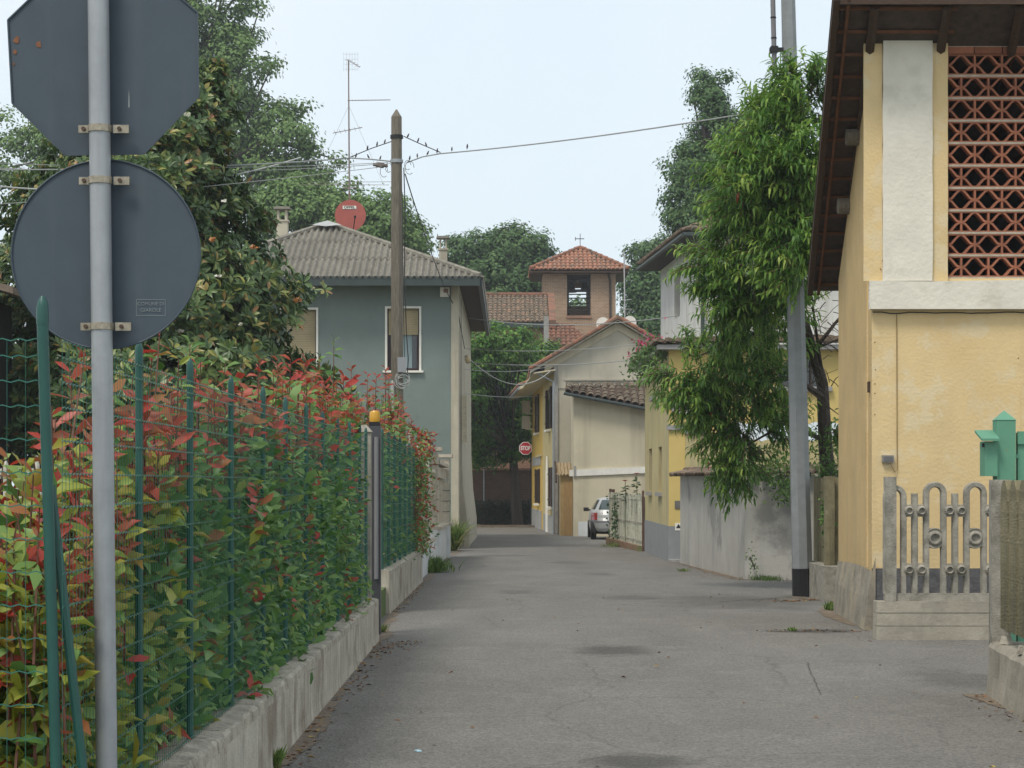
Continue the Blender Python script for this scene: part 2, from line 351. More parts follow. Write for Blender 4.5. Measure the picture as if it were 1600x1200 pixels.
CRK = M('crack_tar', (.075, .072, .067), var=.4, scale=20)
for k, (pp_, wd) in enumerate((([(1262, 1036), (1266, 1050), (1272, 1062), (1276, 1072), (1284, 1088)], .011), ([(1118, 941), (1160, 938), (1200, 936), (1246, 931)], .03), ([(1195, 986), (1240, 988), (1290, 985), (1330, 989)], .035))):
    r_ = random.Random(50 + k); L0 = []
    for (a, b), (c_, d_) in zip(pp_[:-1], pp_[1:]):
        for i in range(6): L0.append((a + (c_ - a) * i / 6 + r_.uniform(-1.5, 1.5), b + (d_ - b) * i / 6 + r_.uniform(-.7, .7)))
    Q = []
    for px, py in L0: Y = F * CAMZ / (py - HY) if py > 972 else 4307 / (py - 776.4); Q.append(Vector((pxX(px, Y), Y, gz(Y) + .004)))
    mb = MB()
    for i in range(len(Q) - 1):
        d = (Q[i + 1] - Q[i]); n_ = Vector((-d.y, d.x, 0)).normalized() * wd * r_.uniform(.25, .6); mb.quad(Q[i] - n_, Q[i] + n_, Q[i + 1] + n_, Q[i + 1] - n_)
    struct('road_crack', mb, CRK)

# ------------------------------------------------------------------ left garden: wall, fence
gb = MB(); gb.bb(-40, -1.42, 6.0, 33, -.5, .30); struct('garden_soil', gb, SOIL)
def rough_wall(name, x0, x1, y0, y1, z0, z1, step, mat, label, cat, coping=True, seed=1, amp=.008):
    r_ = random.Random(seed); t = thing(name, label, cat, ((x0 + x1) / 2, (y0 + y1) / 2, z0)); mb = MB(); n = max(2, int((y1 - y0) / step)); rows = []
    for i in range(n + 1):
        y = y0 + (y1 - y0) * i / n; j = lambda k=1: r_.uniform(-amp, amp) * k
        g = gz(y)
        prof = [(x1 + .012, z0 + g), (x1 + j(.08), z0 + g + .12), (x1 + j(.08), (z0 + z1) / 2 + g), (x1 + j(.15), z1 + g - .055 + j(.3)), (x1 + j(.5) - .004, z1 + g - .012 + j(.8)), (x1 - .02 + j(), z1 + g + j()), ((x0 + x1) / 2, z1 + g + .006 + j()), (x0 + .02, z1 + g + j()), (x0, z1 + g - .02), (x0, z0 + g)]
        rows.append([(a, y, b) for a, b in prof])
    m = len(rows[0])
    side, top = MB(), MB()
    for i in range(n):
        for k in range(m - 1):
            (top if 3 <= k <= 7 else side).quad(rows[i][k], rows[i + 1][k], rows[i + 1][k + 1], rows[i][k + 1])
    side.quad(*rows[0]); side.quad(*reversed(rows[-1]))
    obj('wall_face', side, mat, t)
    obj('coping', top, CONC_TOP if coping else mat, t)
    return t
rough_wall('garden_wall', -1.46, -1.24, 5.9, 19.45, -.05, .40, .06, CONC, 'low streaked concrete wall under the long green wire fence', 'wall', seed=3)
rough_wall('garden_wall', -1.58, -1.38, 23.5, 32.5, -.05, .50, .1, CONC, 'low concrete wall beyond the lamp post, under the second green fence', 'wall', seed=4)

FX = -1.36
def wave_wire(mb, a, b, r, pitch=.05, amp=.0035, n=3):
    a, b = Vector(a), Vector(b); L_ = (b - a).length; k = max(2, int(L_ / pitch * 2)); pts = []
    for i in range(k + 1):
        p = a.lerp(b, i / k); p.z += amp * (1 if i % 2 else -1); pts.append(p)
    mb.tube(pts, r, n, cap=False)
HW = [.0, .05, .125, .2] + [.2 + .1 * i for i in range(1, 14)]        # from the top down
def mesh_panel(a, b, ztop, zbot, parent, wires=True, pitch=.05):
    mb = MB(); a, b = Vector(a), Vector(b); ga, gb_ = gz(a.y), gz(b.y)
    for h in HW:
        z = ztop - h
        if z < zbot - .01: break
        wave_wire(mb, (a.x, a.y, z + ga), (b.x, b.y, z + gb_), .0021)
    L_ = (b - a).length; k = int(L_ / pitch)
    for i in range(k + 1):
        p = a.lerp(b, i / k); g = gz(p.y); mb.tube([(p.x, p.y, zbot + g), (p.x, p.y, ztop + g)], .00095, 3, cap=False)
    return obj('wire_mesh', mb, WIRE, parent, kind='stuff')
def fence_post(parent, x, y, z0, z1, r=.016, lean=(0, 0), cap=True, mat=GREENP, n=10):
    mb = MB(); mb.tube([(x, y, z0), (x + lean[0] * .5, y, (z0 + z1) / 2), (x + lean[0], y + lean[1], z1 - .08)], r, n)
    o = obj('post', mb, mat, parent, smooth=True)
    if cap:
        c = MB(); c.lathe([(r * 1.08, 0), (r * 1.05, .05), (r * .8, .07), (r * .35, .085)], (x + lean[0], y + lean[1], z1 - .085), n); obj('post_cap', c, mat, o, smooth=True)
    return o
PY_ = [6.15, 7.52, 8.72, 10.0, 11.3, 12.43, 13.7, 14.9, 16.2, 17.4, 18.6, 19.4]
fen = thing('wire_fence', 'long green wire mesh fence on low wall in front of the red-tipped hedge', 'fence', (FX, 12, .4))
for i, y in enumerate(PY_):
    if i == 0: fence_post(fen, -1.352, y, .3, 2.06, .0175, lean=(-.05, 0))
    else: fence_post(fen, FX, y, .36, 2.02 if i % 2 else 2.03, .0145)
for a, b in zip(PY_[:-1], PY_[1:]): mesh_panel((FX + .017, a, 0), (FX + .017, b, 0), 1.925, .41, fen, pitch=.05)
mb = MB(); mb.tube([at(79, 758, 6.18), at(131, 1215, 6.2)], .0155, 8); obj('brace', mb, GREENP, fen, smooth=True)
f2 = thing('wire_fence', 'green wire mesh returning left of the corner post, behind the sign', 'fence', (-2.2, 6.15, .3))
mesh_panel((-3.8, 6.16, 0), (-1.40, 6.16, 0), 1.93, .3, f2, pitch=.055)
for x in (-2.55, -3.8): fence_post(f2, x, 6.13, .25, 2.02, .0145)
f3 = thing('wire_fence', 'dark green wire fence between the lamp post and the block wall', 'fence', (-1.48, 28, .5))
ys3 = [23.6, 24.9, 26.2, 27.5, 28.8, 30.1, 31.4, 32.4]
for y in ys3: fence_post(f3, -1.47, y, .45 + gz(y), 2.14 + gz(y), .02)
for a, b in zip(ys3[:-1], ys3[1:]): mesh_panel((-1.445, a, 0), (-1.445, b, 0), 2.06, .52, f3, pitch=.06)

# concrete end post and flashing-lamp post of the driveway gate
mb = MB(); mb.bb(-1.47, -1.33, 19.62, 19.76, -.05, 1.98); ep = thing('concrete_post', 'square grey concrete post at the end of the long green fence', 'post', (-1.40, 19.69, 0)); obj('shaft', mb, CONC_GREY, ep)
mb = MB(); mb.box((-1.40, 19.69, 2.02), (.17, .17, .07), top=(.3, .3)); obj('cap', mb, CONC_GREY, ep)
gp = thing('gate_post', 'dark grey gate post with a yellow flashing lamp on top', 'gate post', (-1.33, 20.25, 0))
mb = MB(); mb.bb(-1.39, -1.272, 20.2, 20.32, -.02, 2.06); obj('shaft', mb, M('anthracite_steel', (.055, .055, .062), rough=.4, var=.15, spec=.5), gp)
mb = MB(); mb.tube([(-1.312, 20.185, .55), (-1.312, 20.185, 1.95)], .022, 10); obj('conduit', mb, M('grey_plastic', (.19, .19, .195), rough=.45, var=.08), gp, smooth=True)
mb = MB(); mb.bb(-1.385, -1.278, 20.205, 20.315, 2.063, 2.10); lb = obj('lamp_base', mb, BLACK, gp)
mb = MB(); mb.lathe([(.052, 0), (.054, .02), (.052, .09), (.04, .108), (.015, .113)], (-1.332, 20.26, 2.10), 14)
obj('lamp_lens', mb, M('amber_plastic', (.54, .28, .012), rough=.3, var=.06, spec=.6), lb, smooth=True)

# ------------------------------------------------------------------ traffic signs seen from behind, left foreground
SY = 6.5
sp = thing('sign_post', 'galvanised tube post carrying two traffic signs seen from behind', 'sign post', at(168, 1480, SY))
mb = MB(); a, b = at(169.5, 1485, SY), at(153, -60, SY); mb.tube([a, a.lerp(b, .5), b], .0335, 20); obj('tube', mb, GALV, sp, smooth=True)
def postx(py): return 169.5 + (153 - 169.5) * (1485 - py) / 1545
def clamp(py, parent):
    c = at(postx(py), py, SY); mb = MB()
    mb.lathe([(.0345, -.011), (.0375, -.011), (.0375, .011), (.0345, .011)], c, 20)
    mb.box(c + Vector((-.052, .012, 0)), (.034, .012, .024)); mb.box(c + Vector((.066, .012, 0)), (.05, .014, .026))
    o = obj('clamp', mb, ZINC, parent)
    for dx, dy in ((.062, .001), (-.052, .004)): mb = MB(); mb.lathe([(.007, 0), (.007, .008)], c + Vector((dx, dy, 0)), 6, 'Y'); obj('bolt', mb, M('dark_bolt', (.09, .06, .045), var=.3), o)
oc = at(162, 92, SY + .055); ot = thing('traffic_sign', 'grey back of an octagonal sign at the top of the post', 'sign', oc)
pts = []
for px, py in ((13, 32), (90, -42), (232, -46), (309, 20), (311, 152), (226, 241), (103, 243), (20, 162)):
    q = at(px, py, SY + .055); pts.append((q.x, q.z))
mb = MB(); mb.prism(pts, SY + .05, SY + .054); obj('plate', mb, SIGNB, ot)
mb = MB(); n = len(pts)
for i in range(n):
    p, q = pts[i], pts[(i + 1) % n]; mb.tube([(p[0], SY + .047, p[1]), (q[0], SY + .047, q[1])], .0032, 4)
obj('folded_rim', mb, SIGNB, ot)
mb = MB()
r_ = random.Random(5)
for px, py, s in ((20, 58, 5), (55, 64, 5), (18, 77, 3.5), (16, 95, 2.2)):
    c = at(px, py, SY); c.y = SY + .0485; mb.quad(*[(c.x + s / 490 * r_.uniform(.6, 1.2) * math.cos(k * .785), c.y, c.z + s * 1.3 / 490 * r_.uniform(.6, 1.2) * math.sin(k * .785)) for k in range(8)])
obj('rust_spot', mb, RUST, ot, kind='stuff')
mb = MB(); c = at(197, 150, SY); mb.quad(*[(c.x + a_ / 490, SY + .0485, c.z + b_ / 490) for a_, b_ in ((-1, -14), (1.2, -13), (.8, 3), (0, 16), (-.8, 2))]); obj('scratch', mb, M('pale_scratch', (.3, .32, .32)), ot)
clamp(201, ot)
dc = at(166, 398, SY + .055); dt = thing('traffic_sign', 'grey back of a round sign with council sticker below the octagonal one', 'sign', dc)
rr = 148.5 * SY / F; mb = MB(); mb.lathe([(rr, -.002), (rr, .002)], (dc.x, SY + .052, dc.z), 72, 'Y'); obj('plate', mb, SIGNB, dt)
mb = MB(); mb.tube([(dc.x + rr * math.cos(a_ * math.pi / 36), SY + .047, dc.z + rr * math.sin(a_ * math.pi / 36)) for a_ in range(73)], .0032, 5, cap=False); obj('folded_rim', mb, SIGNB, dt)
clamp(282, dt); clamp(510, dt)
STK = M('faded_print', (.20, .235, .25), var=.2, scale=60)
c = at(231.5, 478.5, SY); mb = MB(); fw, fh, lw = 46 / 490, 26 / 490, .0016
for x0, x1, z0, z1 in ((-fw / 2, fw / 2, fh / 2 - lw, fh / 2), (-fw / 2, fw / 2, -fh / 2, -fh / 2 + lw), (-fw / 2, -fw / 2 + lw, -fh / 2 + lw, fh / 2 - lw), (fw / 2 - lw, fw / 2, -fh / 2 + lw, fh / 2 - lw)):
    mb.quad((c.x + x0, SY + .0482, c.z + z0), (c.x + x1, SY + .0482, c.z + z0), (c.x + x1, SY + .0482, c.z + z1), (c.x + x0, SY + .0482, c.z + z1))
fr = obj('sticker_frame', mb, STK, dt)
def text(name, body, mat, size, loc, parent, rz=0, ext=.0004, bold=.0, sx=1):
    cu = bpy.data.curves.new(name, 'FONT'); cu.body = body; cu.size = size; cu.align_x = 'CENTER'; cu.align_y = 'CENTER'; cu.extrude = ext; cu.offset = bold
    o = bpy.data.objects.new(name, cu); col.objects.link(o); bpy.context.view_layer.update()
    me = bpy.data.meshes.new_from_object(o.evaluated_get(bpy.context.evaluated_depsgraph_get())); bpy.data.objects.remove(o)
    M_ = Matrix.Rotation(rz, 4, 'Z') @ Matrix.Rotation(R(90), 4, 'X') @ Matrix.Diagonal((sx, 1, 1, 1)); me.transform(M_); me.materials.clear(); me.materials.append(mat)
    o = link(bpy.data.objects.new(name, me), parent); o.location = Vector(loc) - ORG[parent.name]; ORG[o.name] = ORG[parent.name]; return o
text('lettering', 'COMUNE DI', STK, .0155, (c.x, SY + .0479, c.z + .0115), dt)
text('lettering', 'GIAROLE', STK, .0165, (c.x, SY + .0479, c.z - .0085), dt)
# ------------------------------------------------------------------ grey-green house with corrugated roof
HYF = 52.8
TEAL = M('grey_green_render', (.183, .225, .212), rough=.9, var=.10, scale=1.2, bump=.3, bscale=30, stain=((.14, .175, .163), .6, .5, .7, .7), streak=((.20, .24, .225), 2.2, .55, .7, .6), stain2=((.13, .15, .14), 2.5, .62, .72, .5))
CREAM = M('cream_render', (.46, .42, .33), rough=.9, var=.14, scale=2, bump=.2, bscale=30, streak=((.27, .24, .18), 3, .5, .66, .6))
FIBRE = M('fibre_cement', (.20, .185, .155), rough=.95, var=.3, scale=5, bump=.4, bscale=40, stain=((.17, .16, .13), 1.1, .48, .7, .7), stain2=((.36, .345, .31), 14, .58, .68, .5), rnd=.10)
SHUT = M('beige_slats', (.42, .34, .20), rough=.6, var=.1, rnd=.05)
CURT = M('pale_blue_curtain', (.30, .38, .40), var=.15, scale=5, stretch=(8, 8, .3))
GLASSD = glass('dark_window_glass', (.03, .035, .04))
hz = gz(HYF); hxr, hxl, hyb = -1.5, -7.9, 69.0
house = thing('house', 'grey-green two-storey house with corrugated roof behind the hedge', 'house', (-4.7, 60, hz))
ez = pyZ(437, 52.1)
w1 = (pxX(605, HYF) - hxl, pxX(655, HYF) - hxl, pyZ(579, HYF), pyZ(482, HYF)); w2 = (pxX(441, HYF) - hxl, pxX(494, HYF) - hxl, pyZ(581, HYF), pyZ(484, HYF))
low = [(w1[0], w1[1], 1.0, 2.4), (w2[0], w2[1], 1.0, 2.4)]
mb = MB(); wall_open(mb, (hxl, HYF, 0), (1, 0, 0), (0, -1, 0), hxr - hxl, hz - .3, ez, [w1, w2] + low, d=.25)
mb.quad((hxl, HYF, hz - .3), (hxl, hyb, hz - .5), (hxl, hyb, ez), (hxl, HYF, ez)); mb.quad((hxl, hyb, hz - .5), (hxr, hyb, hz - .5), (hxr, hyb, ez), (hxl, hyb, ez))
mb.quad((hxr, HYF, hz - .5), (hxr, hyb, hz - .5), (hxr, hyb, ez), (hxr, HYF, ez))
obj('wall', mb, TEAL, house)
mb = MB(); mb.bb(hxl + .3, hxr - .3, HYF + .9, HYF + 1.0, hz, ez - .1); obj('inner_wall', mb, DARK, house)
def window(u0, u1, z0, z1, parent, down, curtain):
    x0, x1 = hxl + u0, hxl + u1; f = MB(); t = .055
    for a in ((x0 - t, x0, z0, z1), (x1, x1 + t, z0, z1), (x0 - t, x1 + t, z1, z1 + t)): f.bb(a[0], a[1], HYF - .035, HYF + .1, a[2], a[3])
    w_ = obj('window', f, WHITE, parent)
    s = MB(); s.bb(x0 - .11, x1 + .11, HYF - .09, HYF + .12, z0 - .055, z0 - .001); obj('sill', s, WHITE, w_)
    s = MB(); zz = z1 - (z1 - z0) * down; n = int((z1 - zz) / .045)
    for i in range(n): s.box(((x0 + x1) / 2, HYF + .115, z1 - .023 - i * .045), (x1 - x0 - .06, .018, .040), rx=R(-14))
    obj('roller_shutter', s, SHUT, w_, kind='stuff')
    g = MB(); g.bb(x0, x1, HYF + .2, HYF + .21, z0, z1); obj('pane', g, GLASSD, w_)
    fr_ = MB()
    for a, b in ((x0, x0 + .07), (x1 - .07, x1)): fr_.bb(a, b, HYF + .14, HYF + .19, z0, z1)
    fr_.bb(x0 + .07, x1 - .07, HYF + .14, HYF + .19, z0, z0 + .07); obj('sash', fr_, M('dark_red_brown_frame', (.06, .035, .04), var=.1), w_)
    if curtain:
        c = MB(); k = 16
        for i in range(k):
            xa, xb = x0 + .30 + (.33) * i / k, x0 + .30 + .33 * (i + 1) / k
            c.quad((xa, HYF + .17 + .012 * (i % 2), z0 + .07), (xb, HYF + .17 + .012 * ((i + 1) % 2), z0 + .07), (xb, HYF + .17 + .012 * ((i + 1) % 2), z1), (xa, HYF + .17 + .012 * (i % 2), z1))
        obj('curtain', c, CURT, w_)
window(*w1, house, .44, True); window(*w2, house, .98, False)
for l in low: window(*l, house, .5, False)
# eaves: soffit, fascia gutter
ex0, ex1, ey0, ey1 = -8.65, -.75, 52.05, 69.8
apx, apy, apz = pxX(512, 56.0), 56.0, pyZ(352, 56.0)
rdy = 65.9
mb = MB(); mb.bb(ex0 + .05, ex1 - .05, ey0 + .05, ey1 - .05, ez - .02, ez + .03); obj('soffit', mb, M('brown_boards', (.075, .055, .045), var=.3, scale=4, stretch=(1, 12, 1)), house)
mb = MB(); zt = pyZ(432, ey0); zb = pyZ(446.5, ey0)
mb.bb(ex0, ex1, ey0 - .06, ey0 + .05, zb, zt); mb.bb(ex1 - .05, ex1 + .06, ey0 + .05, ey1, zb, zt); obj('gutter', mb, GUTTER, house)
# corrugated sheets, each cut to the hips
def hip_face(e0, e1, top0, top1, name='roof_sheet', sheet_w=.92, rows=3, pitch=.163, amp=.042):
    """eave e0->e1, ridge/apex top0->top1 (may be one point); corrugations run up the slope"""
    e0, e1, t0, t1 = map(Vector, (e0, e1, top0, top1)); L_ = (e1 - e0).length; u = (e1 - e0).normalized()
    q = t0 - e0; n = u.cross(q - u * q.dot(u)).normalized()
    if n.z < 0: n = -n
    up = (q - u * q.dot(u)); H = up.length; up.normalize(); a0, a1 = q.dot(u), (t1 - e0).dot(u)
    def vmax(s):
        if s <= a0: return H * max(0, s) / max(a0, 1e-6)
        if s >= a1: return H * max(0, L_ - s) / max(L_ - a1, 1e-6)
        return H
    ns = math.ceil(L_ / sheet_w); rh = H / rows
    for i in range(ns):
        for r in range(rows):
            s0, s1 = i * sheet_w, min(L_, (i + 1) * sheet_w); k = max(2, int(round((s1 - s0) / pitch * 6))); mb = MB(); lo, hi = [], []
            for j in range(k + 1):
                s = s0 + (s1 - s0) * j / k; top = vmax(s); v0, v1 = r * rh - (.06 if r else .08), min((r + 1) * rh, top)
                if v1 <= v0: lo.append(None); hi.append(None); continue
                wv = amp * math.sin(2 * math.pi * s / pitch) + .03
                pl = e0 + u * s + up * v0 + n * (wv + (.012 if r else 0) + .006); ph = e0 + u * s + up * v1 + n * wv
                lo.append(pl); hi.append(ph)
            for j in range(k):
                if lo[j] is None or lo[j + 1] is None: continue
                mb.quad(lo[j], lo[j + 1], hi[j + 1], hi[j])
                mb.quad(lo[j] - n * .012, lo[j + 1] - n * .012, lo[j + 1], lo[j])
            if mb.f: obj(name, mb, FIBRE, house, smooth=False)
za = zt - .02
hip_face((ex0, ey0, za), (ex1, ey0, za), (apx, apy, apz), (apx, apy, apz))
hip_face((ex1, ey0, za), (ex1, ey1, za), (apx, apy, apz), (apx, rdy, apz), sheet_w=2.2, rows=2)
mb = MB(); mb.quad((ex0, ey0, za), (apx, apy, apz), (apx, rdy, apz), (ex0, ey1, za)); mb.quad((ex0, ey1, za), (apx, rdy, apz), (ex1, ey1, za)); obj('roof_back', mb, FIBRE, house)
mb = MB()
A = Vector((apx, apy, apz))
for e in ((ex1, ey0, za), (ex0, ey0, za)):
    e = Vector(e); mb.tube([e + Vector((0, 0, .05)), A + Vector((0, 0, .05))], .075, 6)
mb.tube([A + Vector((0, 0, .05)), (apx, rdy, apz + .05)], .08, 6); obj('ridge_cap', mb, FIBRE, house)
mb = MB(); p0 = A + Vector((0, -.1, .12)); mb.quad(p0, p0 + Vector((-.38, -.45, -.17)), p0 + Vector((0, -.5, -.22))); mb.quad(p0, p0 + Vector((0, -.5, -.22)), p0 + Vector((.42, -.45, -.17))); obj('apex_flashing', mb, M('pale_sheet_metal', (.36, .37, .36), rough=.5, var=.12), house)
# cream corner, pipe, scarp and shutter on the street side
mb = MB(); mb.bb(-1.505, pxX(716.5, HYF), HYF - .02, HYF + 1.2, hz - .3, ez - .02); obj('corner_pilaster', mb, CREAM, house)
mb = MB(); mb.prism([(-1.52, hz - .5), (-1.09, hz - .5), (-1.10, hz + .55), (-1.22, hz + 1.5), (-1.28, hz + 2.6), (-1.30, ez - .05), (-1.52, ez - .05)], 54.2, 68.9); obj('side_scarp', mb, CREAM, house)
mb = MB(); mb.bb(-1.3, -1.065, 54.1, 55.6, hz - .3, hz + .62); obj('plinth_block', mb, CREAM, house)
mb = MB(); x = pxX(717.8, 53.9); mb.tube([(x, 53.9, hz - .1), (x, 53.9, ez - .1)], .032, 8); mb.tube([(x + .05, 54.05, hz + 2.2), (x + .05, 54.05, ez - .3)], .014, 6); obj('downpipe', mb, M('pale_pipe', (.36, .34, .29), var=.15), house)
sh = MB(); SHY = 54.0; s0, s1 = at(721.5, 692, SHY), at(730, 617, SHY)
for a, b in ((s0.x, s0.x + .03), (s1.x - .03, s1.x)): sh.bb(a, b, SHY - .05, SHY, s0.z, s1.z)
sh.bb(s0.x + .03, s1.x - .03, SHY - .05, SHY, s0.z, s0.z + .05); sh.bb(s0.x + .03, s1.x - .03, SHY - .05, SHY, s1.z - .05, s1.z)
SHUT2 = M('cream_slats', (.56, .51, .38), rough=.6, var=.12); st = obj('side_shutter', sh, SHUT2, house); sl = MB(); k = 26
for i in range(k): sl.box(((s0.x + s1.x) / 2, SHY - .025, s0.z + .07 + (s1.z - s0.z - .14) * i / (k - 1)), (s1.x - s0.x - .06, .035, .018), rx=R(35))
obj('slat', sl, SHUT2, st, kind='stuff')
mb = MB(); c = at(695, 456.5, HYF - .08); mb.bb(c.x - .12, c.x + .12, HYF - .16, HYF - .001, c.z - .12, c.z + .12); bx_ = obj('alarm_box', mb, WHITE, house)
mb = MB(); mb.bb(c.x - .03, c.x + .09, HYF - .165, HYF - .161, c.z - .02, c.z + .08); obj('box_print', mb, M('red_brown_print', (.28, .14, .11), var=.3, scale=30), bx_)
def chimney(px0, px1, pyt, pyb, Y):
    x0, x1, z0, z1 = pxX(px0, Y), pxX(px1, Y), pyZ(pyb, Y) - .6, pyZ(pyt, Y); w = x1 - x0; b = MB(); cx = (x0 + x1) / 2
    b.bb(x0, x1, Y, Y + w, z0, z1 - .38); c_ = obj('chimney', b, CREAM, house)
    b = MB()
    for dx in (-1, 1):
        for dy in (0, 1): b.box((cx + dx * w * .36, Y + w * (.14 + .72 * dy), z1 - .24), (w * .2, w * .2, .28))
    b.bb(x0 - .03, x1 + .03, Y - .03, Y + w + .03, z1 - .42, z1 - .375); obj('chimney_pot', b, CREAM, c_)
    b = MB(); b.box((cx, Y + w / 2, z1 - .05), (w + .16, w + .16, .07), top=(.9, .9)); obj('chimney_cap', b, FIBRE, c_)
chimney(432, 449, 322, 362, 56.5); chimney(686, 698.5, 368, 404, 60)
# satellite dish and aerial
DY = 57.2
dish = thing('satellite_dish', 'round red satellite dish on the corrugated roof', 'satellite dish', at(548, 370, DY))
c = at(547.5, 336.5, DY); rr = 24.3 * DY / F; mb = MB(); mb.lathe([(.01, .10), (rr * .5, .075), (rr * .85, .03), (rr, 0), (rr, -.02), (rr * .5, .05), (.01, .075)], c, 36, 'Y')
dishm = M('red_dish_paint', (.36, .095, .075), rough=.55, var=.12, scale=4, stain=((.5, .4, .36), 40, .68, .72, .6))
mb2 = MB(); mb2.lathe([(rr, 0), (rr * .85, -.03), (rr * .5, -.07), (.02, -.09)], c, 36, 'Y'); d_ = obj('reflector', mb2, dishm, dish, smooth=True)
ca = at(546, 324, DY - .02); mb = MB(); mb.bb(ca.x - .19, ca.x + .19, DY - .013, DY - .006, ca.z - .045, ca.z + .045); pl = obj('name_plate', mb, WHITE, dish)
text('lettering', 'OFFEL', BLACK, .092, (ca.x, DY - .0165, ca.z), dish, bold=.002, sx=1.25)
mb = MB(); mb.tube([at(552, 359, DY - .02), at(554.5, 341, DY - .42)], .014, 6); mb.lathe([(.035, 0), (.04, .05), (.03, .1)], at(555, 339, DY - .42), 10, 'Y'); obj('feed_arm', mb, BLACK, dish)
mb = MB(); mb.tube([at(546, 372, DY + .15), at(546, 300, DY + .15)], .03, 8); obj('mast_stub', mb, M('rusty_pole', (.20, .14, .11), var=.3), dish)
MAST = M('aerial_metal', (.22, .18, .165), rough=.6, var=.2)
an = thing('tv_aerial', 'tall television aerial mast rising behind the red dish', 'aerial', at(545, 312, DY + .3)); AY = DY + .3
mb = MB(); mb.tube([at(546, 316, AY), at(544.5, 94, AY)], [.026, .018], 8); obj('mast', mb, MAST, an)
def yagi(p, q, n, ln, vert=False, rr_=.0075):
    p, q = Vector(p), Vector(q); b = MB(); b.tube([p, q], .011, 5); bo = obj('boom', b, MAST, an); b = MB(); d = (q - p).normalized(); s = Vector((0, 0, 1)) if vert else d.cross(Vector((0, 0, 1))).normalized()
    for i in range(n):
        c_ = p.lerp(q, (i + .5) / n); l_ = ln * (1 - .4 * i / n); b.tube([c_ - s * l_, c_ + s * l_], rr_ * .7, 4)
    obj('element', b, MAST, bo, kind='stuff')
yagi(at(543, 157, AY), at(610, 156, AY), 13, .12)
yagi(at(520, 208, AY), at(566, 199, AY), 6, .35)
yagi(at(543, 93, AY), at(562, 105, AY - .8), 4, .12)
b = MB(); c = at(548, 97, AY)
for i in range(6): b.tube([c + Vector((-.2 + .08 * i, 0, -.26)), c + Vector((-.2 + .08 * i, 0, .28))], .003, 3)
for i in range(4): b.tube([c + Vector((-.2, 0, -.2 + .14 * i)), c + Vector((.2, 0, -.2 + .14 * i))], .003, 3)
obj('grid_reflector', b, MAST, an, kind='stuff')
b = MB(); b.tube([at(535, 294, AY), at(558, 293, AY)], .016, 5); b.tube([at(467, 288, AY), at(608, 289, AY)], .008, 4); b.tube([at(480, 285, AY), at(612, 284, AY)], .008, 4); b.tube([at(541, 262, AY), at(549, 262, AY)], .012, 4); obj('cross_arm', b, MAST, an)
b = MB(); b.tube([at(545, 165, AY), at(600, 290, AY + .2)], .0035, 3); b.tube([at(545, 165, AY), at(500, 262, AY + .6)], .0035, 3); obj('guy_wire', b, MAST, an)
# bracket lamp on the street side
b = MB(); p = at(731, 563, 57); b.tube([(-1.25, 57, p.z + .1), (p.x - .02, 57, p.z + .14)], .016, 6); bl = thing('wall_lamp', 'small pale bracket lamp on the cream side of the grey-green house', 'lamp', (-1.25, 57, p.z)); obj('bracket', b, MAST, bl)
b = MB(); b.lathe([(.03, .1), (.085, .02), (.09, -.02), (.06, -.1), (.02, -.14)], (p.x, 57, p.z + .04), 12); obj('lamp_head', b, M('yellowed_glass', (.5, .42, .26), rough=.3), bl, smooth=True)

# ------------------------------------------------------------------ cream block fence with white plinth beside the street
BLK = M('cream_block', (.50, .445, .36), rough=.95, var=.16, scale=9, bump=.4, bscale=50, rnd=.1, stain=((.3, .25, .19), 6, .55, .7, .6))
PLN = M('white_plinth_render', (.62, .64, .64), var=.12, scale=3, streak=((.38, .38, .36), 5, .55, .68, .7))
bw = thing('block_fence', 'cream pierced-block fence on a white plinth in front of the grey-green house', 'fence', (-1.6, 39, gz(39)))
def blk_src(name, d): 
    b = MB(); b.box((ORG[bw.name].x, ORG[bw.name].y, ORG[bw.name].z), d); o = obj(name, b, BLK, bw); col.objects.unlink(o); return o
src = blk_src('block', (.19, .40, .215))
def run(x, y0, y1, zpl, ncour, pierced, width=.22):
    g0, g1 = gz(y0), gz(y1); b = MB(); b.slab([(x - width / 2, y0, zpl + g0), (x + width / 2, y0, zpl + g0), (x + width / 2, y1, zpl + g1), (x - width / 2, y1, zpl + g1)], zpl + .2); obj('plinth', b, PLN, bw)
    b = MB(); b.slab([(x - .17, y0, zpl + g0 + .06), (x + .17, y0, zpl + g0 + .06), (x + .17, y1, zpl + g1 + .06), (x - .17, y1, zpl + g1 + .06)], .057); obj('ledge', b, BLK, bw)
    n = int((y1 - y0) / .42)
    for r in range(ncour):
        for i in range(n):
            y = y0 + .21 + (y1 - y0 - .42) * i / max(1, n - 1); c = Vector((x, y, zpl + .18 + r * .235 + gz(y)))
            if pierced and r < ncour - 1:
                for dy in (-.15, .15):
                    o = piece(src, bw, c + Vector((0, dy, 0)) - ORG[bw.name], scale=(.55, .2, 1.0)); 
                piece(src, bw, c + Vector((-.02, 0, .105)) - ORG[bw.name], scale=(.5, 1.0, .12))
            else: piece(src, bw, c - ORG[bw.name])
    zt_ = zpl + .07 + ncour * .235 + .02; b = MB(); b.slab([(x - .16, y0 - .05, zt_ + g0 + .07), (x + .16, y0 - .05, zt_ + g0 + .07), (x + .16, y1 + .05, zt_ + g1 + .07), (x - .16, y1 + .05, zt_ + g1 + .07)], .07); obj('coping', b, BLK, bw)
run(-1.55, 33.3, 38.4, .52, 5, True)
run(-1.45, 38.7, 39.5, .72, 6, False); run(-1.5, 39.6, 45.2, .72, 5, True); run(-1.43, 45.3, 46.0, .72, 6, False)
run(-1.56, 32.65, 33.2, .52, 6, False)
cp = thing('gate_canopy', 'small brown tiled canopy with a lantern above the block fence', 'canopy', (-1.75, 38, gz(38))); b = MB()
